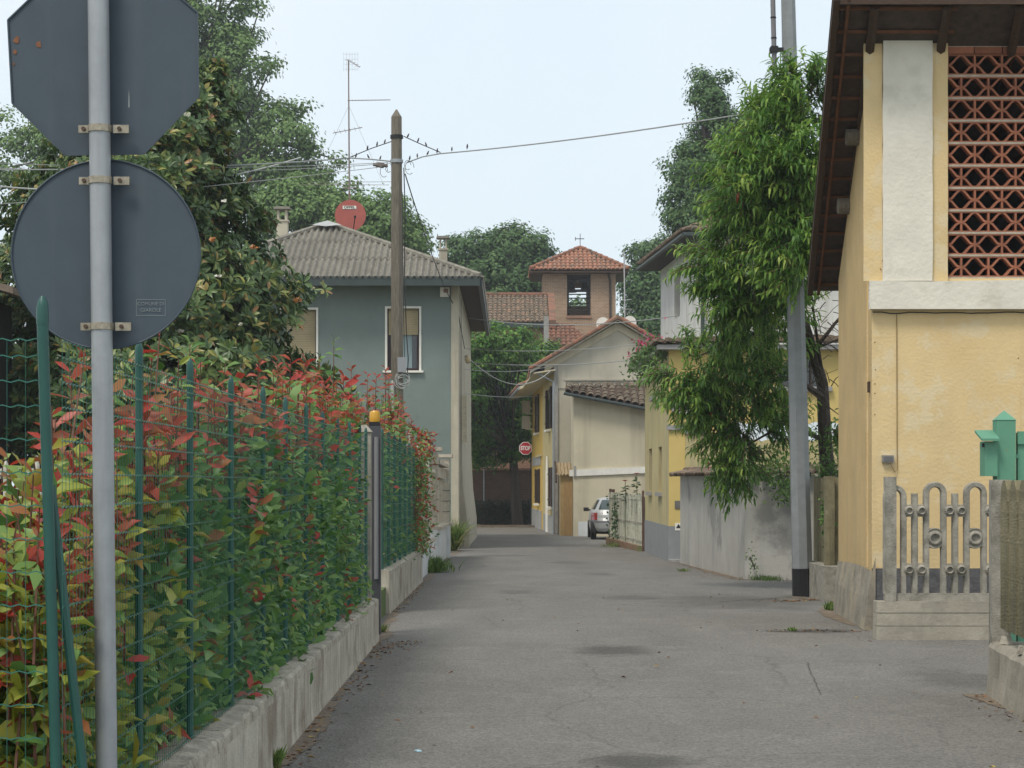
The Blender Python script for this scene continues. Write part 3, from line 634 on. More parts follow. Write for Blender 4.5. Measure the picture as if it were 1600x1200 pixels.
a1, a2 = at(640, 668, 38), at(674, 693, 38); b.slab([(a1.x, 37.5, a1.z + .05), (a2.x, 37.5, a2.z + .03), (a2.x, 38.9, a2.z + .03), (a1.x, 38.9, a1.z + .05)], .05); obj('roof', b, BROWNW, cp)
b = MB()
for i in range(5):
    t0 = i / 5; p = a1.lerp(a2, t0); q = a1.lerp(a2, t0 + .24); b.slab([(p.x, 37.44, p.z + .10), (q.x, 37.44, q.z + .075), (q.x, 38.95, q.z + .075), (p.x, 38.95, p.z + .10)], .03)
obj('tile_course', b, TERRA_OLD, cp)
b = MB(); x = pxX(667, 38); b.bb(x - .03, x + .03, 38.2, 38.26, gz(38), a2.z); x = pxX(640, 38); b.bb(x - .03, x + .03, 38.2, 38.26, gz(38), a1.z); obj('column', b, WHITE, cp)
b = MB(); p = at(671, 708, 37.6); b.tube([(p.x, 37.6, p.z + .14), (p.x, 37.6, p.z + .05)], .008, 5); b.lathe([(.02, .06), (.07, .02), (.055, -.06), (.02, -.08)], p, 6); obj('lantern', b, BLACK, cp)
tb = MB(); x = pxX(700, 49.5); tb.bb(x - .5, x + .02, 49.3, 49.4, gz(49), 1.05); tg = thing('wooden_gate', 'small dark green wooden gate against the grey-green house corner', 'gate', (x - .25, 49.35, gz(49)))
for i in range(6):
    b = MB(); b.bb(x - .62 + i * .115, x - .52 + i * .115, 49.3, 49.33, gz(49) + .05, 1.45 + .05 * (i % 2)); obj('board', b, M('dark_green_wood', (.03, .06, .05), var=.3), tg)
b = MB(); b.bb(x - .62, x + .06, 49.335, 49.38, .2, .28); b.bb(x - .62, x + .06, 49.335, 49.38, 1.0, 1.08); obj('rail', b, M('dark_green_wood', (.03, .06, .05)), tg)

# ------------------------------------------------------------------ wooden utility pole with wires
UY = 36.0
up_ = thing('utility_pole', 'weathered square wooden utility pole with pointed top in front of the house', 'utility pole', (pxX(622, UY), UY, gz(UY)))
mb = MB(); t0, t1 = at(621.5, 900, UY), at(619.5, 183, UY); hw0, hw1 = .115, .085
b0 = len(mb.v)
mb.tube([t0, t0.lerp(t1, .5), t1, at(619.5, 171, UY)], [.125, .112, .098, .012], 8); obj('shaft', mb, OLDWOOD, up_)
for py in (214, 252):
    b = MB(); b.lathe([(.106, -.03), (.114, -.03), (.114, .03), (.106, .03)], at(619.8, py, UY), 12); obj('band', b, GALV if py > 230 else BLACK, up_)
b = MB(); c = at(628, 570, UY - .14); b.bb(c.x - .075, c.x + .075, c.y - .05, c.y + .06, c.z - .13, c.z + .13); obj('junction_box', b, M('light_grey_box', (.30, .31, .33), rough=.5, var=.05), up_)
b = MB(); b.tube([at(613, 600, UY - .12), at(613.5, 650, UY - .12)], .036, 8); b.tube([at(613, 594, UY - .12), at(613, 601, UY - .12)], [.01, .036], 8); obj('pipe_sleeve', b, M('pale_grey_plastic', (.42, .43, .41), var=.1), up_, smooth=True)
b = MB(); r_ = random.Random(3)
for i in range(7):
    s = r_.uniform(.7, 1.15); c = at(628 + r_.uniform(-3, 3), 594 + r_.uniform(-4, 5), UY - .15)
    b.tube([c + Vector((.13 * s * math.cos(a), .02 * math.sin(3 * a + i), .12 * s * math.sin(a))) for a in [k * .52 for k in range(13)]], .006, 4, cap=False)
obj('cable_coil', b, M('pale_cable', (.42, .43, .42), var=.1), up_)
b = MB(); b.tube([at(631, 262, UY - .1), at(633, 330, UY - .12), at(632, 420, UY - .12), at(635, 520, UY - .12), at(638, 560, UY - .13), at(636, 600, UY - .13)], .010, 5); b.tube([at(628.5, 300, UY - .12), at(629.5, 420, UY - .12), at(632, 560, UY - .13)], .007, 5)
obj('down_cable', b, CABLE_D, up_)
b = MB()
for cx, cy, r0 in ((640, 262, 7), (637, 258, 5), (600, 268, 6), (607, 262, 5)):
    c = at(cx, cy, UY - .05); b.tube([c + Vector((r0 * UY / F * math.cos(a), 0, 1.5 * r0 * UY / F * math.sin(a))) for a in [k * .6 for k in range(10)]], .006, 4, cap=False)
obj('cable_loop', b, CABLE_D, up_, kind='stuff')
b = MB(); b.tube([at(583, 257, UY), at(606, 259, UY)], .03, 6); b.tube([at(588, 257, UY), at(600, 258.5, UY)], .05, 6); obj('splice_sleeve', b, MAST, up_)

def sag(a, b, s, n=16): 
    a, b = Vector(a), Vector(b); return [a.lerp(b, i / n) - Vector((0, 0, s * 4 * (i / n) * (1 - i / n))) for i in range(n + 1)]
def cable(label, pts, r=.009, mat=CABLE, group='overhead cables'):
    b = MB(); b.tube(pts, r, 5, cap=False); p = Vector(pts[0]); o = obj('overhead_cable', b, mat, org=p); return tag(o, label, 'cable', group)
J1, J2 = at(688, 240, 35.6), at(1232, 166, 27.75)
cable('long overhead cable running from the wooden pole to the tall steel pole', [at(636, 254, UY), at(660, 245, 35.8)] + sag(J1, J2, .06), .011)
cable('short bracing wire from the wooden pole top down to the right-hand cable', [at(631, 213, UY), at(655, 224, 35.8), J1 + Vector((0, 0, .02))], .009, CABLE_D)
JL = at(548, 247, 37)
cable('long overhead cable running left from the wooden pole above the magnolia', [at(610, 252, UY), at(580, 249, UY)] + sag(JL, at(-160, 262, 31), .1), .013)
cable('short bracing wire from the wooden pole top down to the left-hand cable', [at(612, 221, UY), at(580, 232, 36.4), JL + Vector((0, 0, .02))], .009, CABLE_D)
cable('pale thick cable sagging from the left-hand wires to behind the round sign', sag(at(470, 246, 36.6), at(-160, 268, 30), .42), .014, M('pale_cable', (.42, .43, .42)))
cable('thin wire just below the long left-hand cable', sag(at(606, 254, UY), at(-160, 246, 32), .12), .006)
cable('thin wire crossing behind the round sign at its upper edge', sag(at(602, 260, UY), at(-160, 330, 30), .06), .006)
cable('second thin wire running beside the long left-hand cable', sag(at(600, 256, UY), at(-160, 252, 33), .16), .006)
cable('dark drop cable from the wooden pole to the corner of the grey-green house', sag(at(633, 272, UY), at(700, 460, HYF - .2), .12) + [at(716, 490, 53), at(726, 545, 55)], .011, CABLE_D)
cable('highest of the cables crossing the street towards the white house', sag(at(733, 497, 60), at(1060, 493, 52), .22) , .013, CABLE)
cable('cable crossing the street in front of the cream gable', sag(at(728, 545, 58), at(1015, 536, 49), .12), .009, CABLE)
cable('thick cable crossing the street just under the cream gable eaves', sag(at(728, 566, 57), at(1012, 560, 49), .12), .012, CABLE)
cable('lowest of the cables spanning the street beside the tree', sag(at(726, 577, 57), at(862, 572, 73.3), .12), .010, CABLE)
cable('deep hanging cable looping to the corner of the cream gable house', sag(at(733, 560, 57), at(862, 578, 73.3), .62), .014, M('pale_cable', (.42, .43, .42)))
cable('grey cable low across the street behind the yellow houses', sag(at(727, 615, 57), at(846, 618, 84), .08), .011, CABLE)

# birds on the wires
BIRD = M('dark_feathers', (.045, .04, .042), rough=.8, var=.4, scale=40)
def bird_mesh():
    rings = [(-.085, -.035, .006), (-.05, -.012, .016), (-.02, .01, .030), (.015, .03, .037), (.045, .058, .031), (.062, .078, .022), (.08, .092, .024), (.098, .098, .019), (.112, .094, .008), (.124, .090, .002)]
    b = MB(); b.tube([(0, -r[0] * .6, r[1] + (r[0] + .085) * .35) for r in rings], [r[2] for r in rings], 8); return b
bird0 = None
def bird(pt, label, rz):
    global bird0
    if bird0 is None: bird0 = obj('bird', bird_mesh(), BIRD, smooth=True); o = bird0
    else: o = bird0.copy(); col.objects.link(o)
    o.location = Vector(pt) + Vector((0, 0, .012)); o.rotation_euler = (0, 0, rz); o.scale = (.42, .42, .42); tag(o, label, 'bird', 'birds on the wires')
ORD = ['first', 'second', 'third', 'fourth', 'fifth', 'sixth', 'seventh', 'eighth']
for k, (px, py) in enumerate(((637, 216), (653, 223), (666, 229.5))): bird(at(px, py, 35.8), f'{ORD[k]} small bird from the wooden pole on the right-hand bracing wire', rng.uniform(0, 6))
for k, (px, py, Y_) in enumerate(((640, 251, 35.9), (652, 247, 35.85), (668, 243, 35.75), (683, 239.6, 35.6), (706, 236.8, 35.2), (730, 233, 34.9))): bird(at(px, py, Y_), f'{ORD[k]} small bird from the wooden pole along the long right-hand cable', rng.uniform(0, 6))
for k, (px, py) in enumerate(((601, 225), (589, 229), (574, 235))): bird(at(px, py, 36.2), f'{ORD[k]} small bird from the wooden pole on the left-hand bracing wire', rng.uniform(0, 6))
for k, (px, py) in enumerate(((594, 250.5), (576, 248.5), (556, 247))): bird(at(px, py, 36.4), f'{ORD[k]} small bird from the wooden pole on the long left-hand cable', rng.uniform(0, 6))
# ------------------------------------------------------------------ barrel-tile roofs
def tile_plane(e0, e1, t0, t1, pitch=.2, course=.36, r=.085, seg=4):
    """joined barrel tiles on the plane eave e0->e1, top t0->t1 (clipped to its slanted sides)"""
    e0, e1, t0, t1 = map(Vector, (e0, e1, t0, t1)); L_ = (e1 - e0).length; u = (e1 - e0).normalized(); q = t0 - e0; up = q - u * q.dot(u); H = up.length; up.normalize()
    n = u.cross(up); n = n if n.z > 0 else -n; a0, a1 = q.dot(u), (t1 - e0).dot(u); mb = MB(); r_ = random.Random(int(abs(e0.x * 100)) + 3)
    mb.quad(e0 - n * .01, e1 - n * .01, t1 - n * .01, t0 - n * .01)
    k = int(L_ / pitch)
    for i in range(k):
        s = (i + .5) * L_ / k
        vlo = 0 if (a0 >= 0 or s >= 0) else 0
        vm = H
        if a0 > 0 and s < a0: vm = H * s / a0
        if a1 < L_ and s > a1: vm = H * (L_ - s) / (L_ - a1)
        v = 0
        while v < vm - .05:
            v1 = min(v + course * 1.08, vm); j = r_.uniform(-.012, .012); o = e0 + u * (s + j)
            P = []
            for vv, rr, lift in ((v - .02, r * 1.08, .022 + r_.uniform(0, .012)), (v1, r * .9, 0)):
                P.append([o + up * vv + u * (rr * math.cos(math.pi * m / seg)) + n * (rr * .75 * math.sin(math.pi * m / seg) + lift) for m in range(seg + 1)])
            for m in range(seg): mb.quad(P[0][m + 1], P[0][m], P[1][m], P[1][m + 1])
            mb.quad(*P[0]); v += course
    return mb
YEL1 = M('deep_yellow_render', (.55, .36, .075), rough=.9, var=.12, scale=1.5, bump=.15, streak=((.40, .31, .14), 3, .5, .68, .6))
YEL2 = M('pale_yellow_render', (.50, .40, .19), rough=.9, var=.14, scale=1.5, bump=.15, streak=((.36, .31, .20), 3, .5, .66, .7))
GABLE = M('grey_cream_render', (.46, .43, .35), rough=.9, var=.08, scale=.9, bump=.15, stain=((.34, .315, .26), .7, .52, .7, .6), streak=((.35, .32, .25), 2.2, .54, .68, .6), stain2=((.50, .47, .39), 1.9, .58, .68, .5))
CREAM2 = M('light_cream_render', (.58, .52, .38), rough=.9, var=.07, scale=.8, bump=.15, streak=((.42, .37, .27), 1.8, .5, .68, .7), stain=((.44, .39, .29), .9, .56, .7, .6), stain2=((.60, .55, .43), 2.1, .58, .68, .5))
GREYR = M('grey_render', (.31, .30, .28), var=.2, scale=4, bump=.2)
SHBR = M('brown_shutter', (.045, .028, .02), rough=.6, var=.2)
# ---- gable house and its yellow neighbour along the street
def wline(t): return Vector((1.65 - .62 * t, 73.5 + 21 * t, 0))
wu = (wline(1) - wline(0)).normalized(); wn = Vector((-wu.y, wu.x, 0))
gb_ = gz(76)
gh = thing('house', 'cream gable-ended house with pale yellow street side and red tile verge', 'house', (3.9, 78, gb_))
TM = .474; eL = 5.66; apg = pyZ(503, 73.5); apX = pxX(965, 73.5); rX = 6.2
A, B = wline(0), wline(TM)
mb = MB(); mb.quad((A.x, A.y, gb_ - .4), (rX, A.y, gb_ - .4), (rX, A.y, eL), (apX, A.y, apg), (A.x, A.y, eL)); obj('gable_wall', mb, GABLE, gh)
mb = MB(); wall_open(mb, A, wu, wn, (B - A).length, gb_ - .5, eL, [], d=.2, back=False); mb.quad((rX, A.y, gb_ - .5), (rX, B.y, gb_ - .5), (rX, B.y, eL), (rX, A.y, eL)); mb.quad((B.x, B.y, eL), (rX, B.y, eL), (apX, B.y, apg)); obj('street_wall', mb, YEL2, gh)
# roof slabs with overhang and tiles
tipX, tipz = pxX(829, 73.2), pyZ(581, 73.2); y0, y1 = 73.15, B.y + .1
sl_ = (apg - tipz + .02) / (apX - tipX); tx2, tz2 = apX + (apX - tipX) * 1.0, tipz
mb = MB(); mb.slab([(tipX, y0, tipz + .06), (apX, y0, apg + .12), (apX, y1, apg + .12), (tipX, y1, tipz + .06)], .10); mb.slab([(apX, y0, apg + .12), (tx2, y0, tz2 + .06), (tx2, y1, tz2 + .06), (apX, y1, apg + .12)], .10); obj('roof_deck', mb, GABLE, gh)
mb = tile_plane((tipX, y1, tipz + .10), (tipX, y0 - .05, tipz + .10), (apX, y1, apg + .16), (apX, y0 - .05, apg + .16)); mb.add(tile_plane((tx2, y0 - .05, tz2 + .10), (tx2, y1, tz2 + .10), (apX, y0 - .05, apg + .16), (apX, y1, apg + .16)))
obj('roof_tiles', mb, TERRA, gh, kind='stuff')
mb = MB()
for (xa, za_), (xb, zb_) in (((tipX, tipz), (apX, apg)), ((apX, apg), (tx2, tz2))):
    n = 22
    for i in range(n):
        p, q = i / n, (i + 1.1) / n; mb.tube([(xa + (xb - xa) * p, y0 - .02, za_ + (zb_ - za_) * p + .13), (xa + (xb - xa) * q, y0 - .02, za_ + (zb_ - za_) * q + .15)], [.075, .06], 6)
obj('verge_tile', mb, TERRA, gh, kind='stuff')
mb = MB()
for (xa, za_), (xb, zb_) in (((tipX + .5, tipz + .5 * sl_), (apX, apg)), ((apX, apg), (tx2 - .5, tz2 + .5 * sl_))):
    mb.quad((xa, A.y - .05, za_ - .02), (xb, A.y - .05, zb_ - .02), (xb, A.y - .05, zb_ - .30), (xa, A.y - .05, za_ - .30)); mb.quad((xa, A.y - .05, za_ - .30), (xb, A.y - .05, zb_ - .30), (xb, A.y, zb_ - .30), (xa, A.y, za_ - .30))
obj('gable_moulding', mb, CREAM2, gh)
mb = MB(); zc = pyZ(592.5, 73.5); mb.bb(pxX(880, 73.4), rX, 73.44, 73.5, zc - .05, zc + .02); mb.bb(A.x + .002, pxX(884, 73.4), 73.46, 73.5, pyZ(607, 73.5), pyZ(571, 73.5)); obj('string_course', mb, GABLE, gh)
mb = MB(); mb.slab([(tipX + .1, y0 + .02, tipz - .02), (A.x, y0 + .02, tipz + .10), (B.x, y1, tipz + .10), (tipX - .2, y1, tipz - .02)], .05); obj('eave_soffit', mb, CREAM2, gh)
mb = MB(); p = wline(.0) + wn * .06; mb.tube([Vector((tipX + .2, 73.3, tipz - .02)), Vector((p.x, 73.45, 5.1)), Vector((p.x, 73.45, gb_ - .2))], .05, 8); obj('downpipe', mb, GALV, gh)
mb = MB(); p = wline(.0); mb.box((p.x + .02, 73.44, gb_ + 2.9), (.14, .04, 6.4)); obj('corner_strip', mb, GREYR, gh)
def shutter_pair(parent, t0, t1, z0, z1, mat=SHBR):
    w_ = None
    for k, t in enumerate((t0, t1)):
        p = wline(t) + wn * .05; b = MB(); b.box((p.x, p.y, (z0 + z1) / 2), (.62, .06, z1 - z0), rz=math.atan2(wu.y, wu.x)); o = obj('shutter', b, mat, parent)
        b = MB()
        for z in (z0 + .25, z1 - .25): b.box((p.x + wn.x * .05, p.y + wn.y * .05, z), (.5, .02, .04), rz=math.atan2(wu.y, wu.x))
        obj('hinge', b, BLACK, o)
    p = wline((t0 + t1) / 2) + wn * .02; b = MB(); b.box((p.x, p.y, (z0 + z1) / 2), (.9, .05, z1 - z0 - .05), rz=math.atan2(wu.y, wu.x)); o = obj('window', b, GLASSD, parent)
    p = wline((t0 + t1) / 2) + wn * .08; b = MB(); b.box((p.x, p.y, z0 - .06), (1.5, .2, .08), rz=math.atan2(wu.y, wu.x)); obj('sill', b, WHITE, o)
def tpx(px): k = (px - HX) / F; return (1.65 - k * 73.5) / (21 * k + .62)
shutter_pair(gh, tpx(855.5), tpx(862.5), pyZ(670, 77), pyZ(606, 77)); shutter_pair(gh, tpx(860), tpx(864), pyZ(792, 75), pyZ(730, 75))
mb = MB(); p = wline(tpx(857.5)) + wn * .06; mb.tube([(p.x, p.y, gb_ - .1), (p.x, p.y, gb_ + 2.2), (p.x, p.y, gb_ + 2.9)], [.07, .07, .04], 8); obj('standpipe', mb, WHITE, gh)
mb = MB(); p = wline(.2) + wn * .02; mb.box((p.x, p.y, gb_ + .2), (8.5, .05, .9), rz=math.atan2(wu.y, wu.x)); obj('plinth', mb, GREYR, gh)
yh = thing('house', 'deep yellow house with two air conditioners beyond the cream gable', 'house', (2.6, 90, gz(90)))
C = wline(TM); D = wline(1.0); z2 = 5.5; mb = MB(); mb.quad((C.x, C.y, -1), (D.x, D.y, -1), (D.x, D.y, z2), (C.x, C.y, z2)); mb.quad((D.x, D.y, -1), (7, D.y, -1), (7, D.y, z2), (D.x, D.y, z2)); mb.quad((C.x, C.y + .05, z2 - .3), (7, C.y + .05, z2 - .3), (7, C.y + .05, z2), (C.x, C.y + .05, z2)); obj('wall', mb, YEL1, yh)
mb = MB(); tz_ = pyZ(608, 84); mb.slab([(.42, C.y + .12, tz_ + .1), (C.x + .3, C.y + .12, tz_ + .42), (D.x + .3, D.y + .6, tz_ + .42), (.0, D.y + .6, tz_ + .1)], .12); obj('eave', mb, CREAM2, yh)
mb = MB(); mb.tube([(.40, C.y + .15, tz_ + .02), (-.02, D.y + .6, tz_ + .02)], .07, 8); obj('gutter', mb, GALV, yh)
mb = tile_plane((-.02, D.y + .6, tz_ + .14), (.40, C.y + .12, tz_ + .14), (4, D.y + .6, tz_ + 1.9), (4, C.y + .12, tz_ + 1.9)); obj('roof_tiles', mb, TERRA, yh, kind='stuff')
shutter_pair(yh, tpx(838.5), tpx(842.5), pyZ(676, 88), pyZ(618, 88)); shutter_pair(yh, tpx(838.5), tpx(843.5), pyZ(786, 88), pyZ(733, 88))
mb = MB(); p = wline(.62) + wn * .03; mb.box((p.x, p.y, pyZ(712, 86)), (5.2, .06, .1), rz=math.atan2(wu.y, wu.x)); obj('ledge', mb, YEL2, yh)
mb = MB(); p = wline(.75) + wn * .01; mb.box((p.x, p.y, pyZ(720, 88)), (8, .03, .4), rz=math.atan2(wu.y, wu.x)); obj('grey_band', mb, GREYR, yh)
mb = MB(); p = wline(.75) + wn * .012; mb.box((p.x, p.y, gz(90) + .3), (9.6, .05, 1.0), rz=math.atan2(wu.y, wu.x)); obj('plinth', mb, GREYR, yh)
for z_, nm in ((pyZ(636, 93.4), 'upper of two cream air conditioner units above the stop sign'), (pyZ(660, 93.4), 'lower of two cream air conditioner units above the stop sign')):
    p = wline(.955) + wn * .3; t = thing('air_conditioner', nm, 'air conditioner', (p.x, p.y, z_ - .3), 'air conditioners on the yellow house')
    ang = math.atan2(wu.y, wu.x); b = MB(); b.box((p.x, p.y, z_), (.85, .36, .56), rz=ang); obj('casing', b, M('cream_metal', (.48, .43, .35), rough=.5, var=.1), t)
    b = MB(); b.lathe([(.2, 0), (.2, .02), (.05, .03)], (p.x, p.y, z_), 16, 'X'); b.v = [tuple(Vector((p.x, p.y, z_)) + Matrix.Rotation(ang + R(90), 3, 'Z') @ (Vector(v) - Vector((p.x, p.y, z_))) + wn * .18) for v in b.v]; obj('fan_grille', b, GREYR, t)
    b = MB(); q = wline(.94) + wn * .15
    for s in (-.3, .3):
        e = q + wu * s; b.box((e.x, e.y, z_ - .31), (.36, .04, .05), rz=ang + R(90)); b.tube([(q.x + wu.x * s - wn.x * .1, q.y + wu.y * s, z_ - .1), (q.x + wu.x * s + wn.x * .16, q.y + wu.y * s, z_ + .12)], .02, 5)
    obj('bracket', b, CREAM2, t)
# ---- stop sign
st_ = thing('stop_sign', 'red octagonal stop sign beside the deep yellow house', 'stop sign', (pxX(829.5, 91), 91, gz(91)))
c = at(821.2, 700.5, 91); mb = MB(); rr = .305; P8 = lambda r, y: [(c.x + r * math.cos(R(22.5 + 45 * i)), c.z + r * math.sin(R(22.5 + 45 * i))) for i in range(8)]
mb.prism(P8(rr, 0), 90.99, 91.0); pl_ = obj('plate', mb, M('sign_white', (.75, .74, .74), var=.03), st_)
mb = MB(); mb.prism(P8(rr * .9, 0), 90.982, 90.988); obj('red_face', mb, M('sign_red', (.42, .02, .03), rough=.4, var=.06), st_)
text('lettering', 'STOP', M('sign_white', (.75, .74, .74)), .25, (c.x, 90.975, c.z), st_, ext=.003, bold=.011, sx=.72)
mb = MB(); x = pxX(829.5, 91.1); mb.tube([(x, 91.1, gz(91)), (x, 91.1, c.z + .3)], .03, 8); obj('pole', mb, BLACK, st_)
mb = MB(); mb.bb(c.x, x, 91.02, 91.06, c.z - .12, c.z - .08); mb.bb(c.x, x, 91.02, 91.06, c.z + .1, c.z + .14); obj('bracket', mb, GALV, st_)

# ---- lean-to with tiled roof
LY = 70.0; lg = gz(70)
lt = thing('lean_to', 'light cream outbuilding with brown tiled lean-to roof and white band', 'outbuilding', (4, LY + 1.5, lg))
xl, xr = 2.2, 5.6; zl, zr = pyZ(613, LY), pyZ(641, LY)
mb = MB(); mb.quad((xl, LY, lg - .3), (xr, LY, lg - .3), (xr, LY, zr), (xl, LY, zl)); mb.quad((xl, LY, lg - .3), (xl, 73.4, lg - .3), (xl, 73.4, zl + .3), (xl, LY, zl)); mb.quad((xr, LY, lg - .3), (xr, 73.4, lg - .3), (xr, 73.4, zr), (xr, LY, zr)); obj('wall', mb, CREAM2, lt)
mb = MB(); za_, zb_ = pyZ(741, LY), pyZ(732, LY); mb.slab([(xl - .15, LY - .06, zb_ - .05), (xr, LY - .06, zb_ + .10), (xr, LY - .002, zb_ + .10), (xl - .15, LY - .002, zb_ - .05)], .22); obj('white_band', mb, WHITE, lt)
mb = MB(); mb.bb(xl + .15, 2.75, LY - .012, LY - .002, lg - .1, lg + .5); obj('white_patch', mb, PLN, lt)
e0, e1 = Vector((pxX(883, LY - .35), LY - .35, pyZ(612, LY - .35))), Vector((5.7, LY - .35, pyZ(645, LY - .35))); t0, t1 = Vector((e0.x + .1, LY + 1.7, pyZ(601, LY + 1.7))), Vector((5.7, LY + 2.2, pyZ(600, LY + 2.2)))
mb = MB(); mb.slab([e0 - Vector((0, 0, .03)), e1 - Vector((0, 0, .03)), t1 - Vector((0, 0, .03)), t0 - Vector((0, 0, .03))], .06); obj('roof_deck', mb, BROWNW, lt)
mb = MB(); mb.tube([e0 - Vector((.05, .05, .06)), e1 - Vector((0, .05, .06))], .055, 8); obj('gutter', mb, GUTTER, lt)
tl = MB(); seg = 6; P = []
for yy, rr, lift in ((0, .105, .035), (.46, .085, .0)): P.append([Vector((rr * math.cos(math.pi * m / seg), yy, rr * .8 * math.sin(math.pi * m / seg) + lift)) for m in range(seg + 1)])
for m in range(seg):
    tl.quad(P[0][m + 1], P[0][m], P[1][m], P[1][m + 1])
    a_, b_ = P[0][m] * 1.0, P[0][m + 1] * 1.0; tl.quad(a_, b_, Vector((b_.x * .84, 0, (b_.z - .035) * .84 + .035)), Vector((a_.x * .84, 0, (a_.z - .035) * .84 + .035)))
tl.v = [tuple(Vector(v) + ORG[lt.name]) for v in tl.v]; tsrc = obj('roof_tile', tl, TERRA_OLD, lt); col.objects.unlink(tsrc)
nc = 15; nrw = 5; r_ = random.Random(9)
for i in range(nc):
    f_ = (i + .4) / nc; a_, b_ = e0.lerp(e1, f_), t0.lerp(t1, f_); d = b_ - a_; pit = math.atan2(d.z, math.hypot(d.x, d.y)); yaw = math.atan2(-d.x, d.y)
    for k in range(nrw):
        q = a_.lerp(b_, k / nrw); o = piece(tsrc, lt, q - ORG[lt.name], rz=(pit + R(2), r_.uniform(-.05, .05), yaw + r_.uniform(-.06, .06)))
        o.scale = (1.1, d.length / nrw / .42, 1)
# ---- little shed door with corrugated roof
sy = 71.2; sg = gz(sy); sd_ = thing('shed', 'narrow tan timber shed with corrugated roof between the gable and the lean-to', 'shed', (2.0, sy, sg)); x0, x1 = pxX(876, sy), 2.2
mb = MB(); zt_ = pyZ(741, sy); mb.bb(x0, x1 + .01, sy, sy + 1.6, sg - .2, zt_); obj('wall', mb, M('tan_render', (.45, .31, .14), var=.15), sd_)
mb = MB()
for i in range(3): mb.bb(pxX(881, sy) + i * .10, pxX(881, sy) + .095 + i * .10, sy - .03, sy - .003, sg, zt_ - .25)
obj('door', mb, M('tan_boards', (.40, .26, .12), var=.2, scale=6, stretch=(5, 5, .5)), sd_)
mb = MB(); k = 24
for i in range(k):
    xa, xb = x0 - .15 + (x1 - x0 + .16) * i / k, x0 - .15 + (x1 - x0 + .16) * (i + 1) / k; f_ = lambda i: .035 * math.sin(i * 1.3)
    mb.quad((xa, sy - .15, zt_ - .02 + f_(i) + .0), (xb, sy - .15, zt_ - .02 + f_(i + 1)), (xb, sy + 1.7, zt_ + .42 + f_(i + 1)), (xa, sy + 1.7, zt_ + .42 + f_(i)))
obj('roof', mb, M('tan_fibre_sheet', (.36, .28, .17), var=.3, scale=5), sd_)
mb = MB(); mb.tube([(x0 - .16, sy - .17, zt_ - .28), (x0 - .16, sy + .1, zt_ + .1), (x0 - .16, sy + 1.7, zt_ + .45)], .04, 6); obj('verge_board', mb, BROWNW, sd_)
mb = MB(); mb.bb(2.2, 2.27, LY - .09, LY - .004, lg + 2.05, lg + 2.4); o = obj('meter_box', mb, GREYR, org=(2.23, LY - .05, lg + 2.05)); tag(o, 'small grey meter box on the corner of the light cream outbuilding', 'box')

# ---- parked silver hatchback, seen from behind
CX, CYr = 2.58 + .82, 64.3; cz = gz(65)
car = thing('parked_car', 'silver hatchback parked by the cream outbuilding, half hidden by the reed screen', 'car', (CX, CYr + 1.9, cz))
SILV = M('silver_car_paint', (.46, .47, .48), rough=.38, var=.03, metal=.15, spec=.5); CGL = glass('car_glass', (.04, .06, .06)); PLASTIC = M('black_plastic', (.02, .02, .022), rough=.5)
prof = [(.20, .20, 3.72, .70), (.26, .09, 3.76, .76), (.36, .03, 3.80, .795), (.50, .0, 3.80, .81), (.60, .02, 3.78, .815), (.68, .06, 3.70, .815), (.78, .08, 3.45, .81), (.86, .12, 3.10, .795), (.93, .17, 2.85, .77), (1.03, .26, 2.58, .715), (1.13, .36, 2.32, .665), (1.22, .46, 2.10, .615), (1.28, .56, 1.95, .57), (1.315, .68, 1.8, .49), (1.33, .95, 1.6, .32)]
def cring(z, yr, yf, hw, e=4.2, n=40, off=0.0):
    P = []
    for i in range(n):
        a = 2 * math.pi * i / n; ca, sa = math.cos(a), math.sin(a)
        x = (hw + off) * math.copysign(abs(ca) ** (2 / e), ca); y = (yf - yr) / 2 * (1 + off / 2) * math.copysign(abs(sa) ** (2 / e), sa)
        P.append((CX + x, CYr + (yr + yf) / 2 + y, cz + z))
    return P
def cshell(rows, sel, off=0.0, n=40, close=False):
    b = MB(); rings = [cring(*r, off=off) for r in rows]
    for k in range(len(rings) - 1):
        for i in range(n):
            if sel(i): b.quad(rings[k][i], rings[k][(i + 1) % n], rings[k + 1][(i + 1) % n], rings[k + 1][i])
    if close: b.quad(*rings[-1]); b.quad(*reversed(rings[0]))
    return b
obj('body', cshell(prof, lambda i: True, close=True), SILV, car, smooth=True)
win = [(.95, .185, 2.80, .755), (1.03, .26, 2.58, .715), (1.13, .36, 2.32, .665), (1.22, .46, 2.10, .615), (1.255, .51, 2.02, .59)]
obj('rear_window', cshell(win, lambda i: 26 <= i <= 33, off=.006), CGL, car, smooth=True)
obj('windscreen', cshell(win, lambda i: 6 <= i <= 13, off=.006), CGL, car, smooth=True)
for s in ((36, 37, 38, 39, 0, 1, 2, 3), (16, 17, 18, 19, 20, 21, 22, 23)): obj('side_window', cshell(win, lambda i: i in s, off=.006), CGL, car, smooth=True)
lamp = [(.62, .025, 3.7, .817), (.70, .07, 3.6, .817), (.78, .08, 3.45, .812), (.85, .115, 3.1, .80)]
for s in ((22, 23, 24, 25), (34, 35, 36, 37)): obj('tail_lamp', cshell(lamp, lambda i: i in s, off=.008), M('red_lamp_plastic', (.30, .012, .012), rough=.2, var=.1, spec=.7), car, smooth=True)
obj('bumper_strip', cshell([(.545, .0, 3.80, .813), (.60, .015, 3.79, .816)], lambda i: 20 <= i <= 39 or i == 0, off=.012), M('grey_bumper', (.20, .19, .22), rough=.5), car)
obj('lower_valance', cshell([(.18, .18, 3.7, .72), (.25, .10, 3.75, .765)], lambda i: True, off=.012), PLASTIC, car)
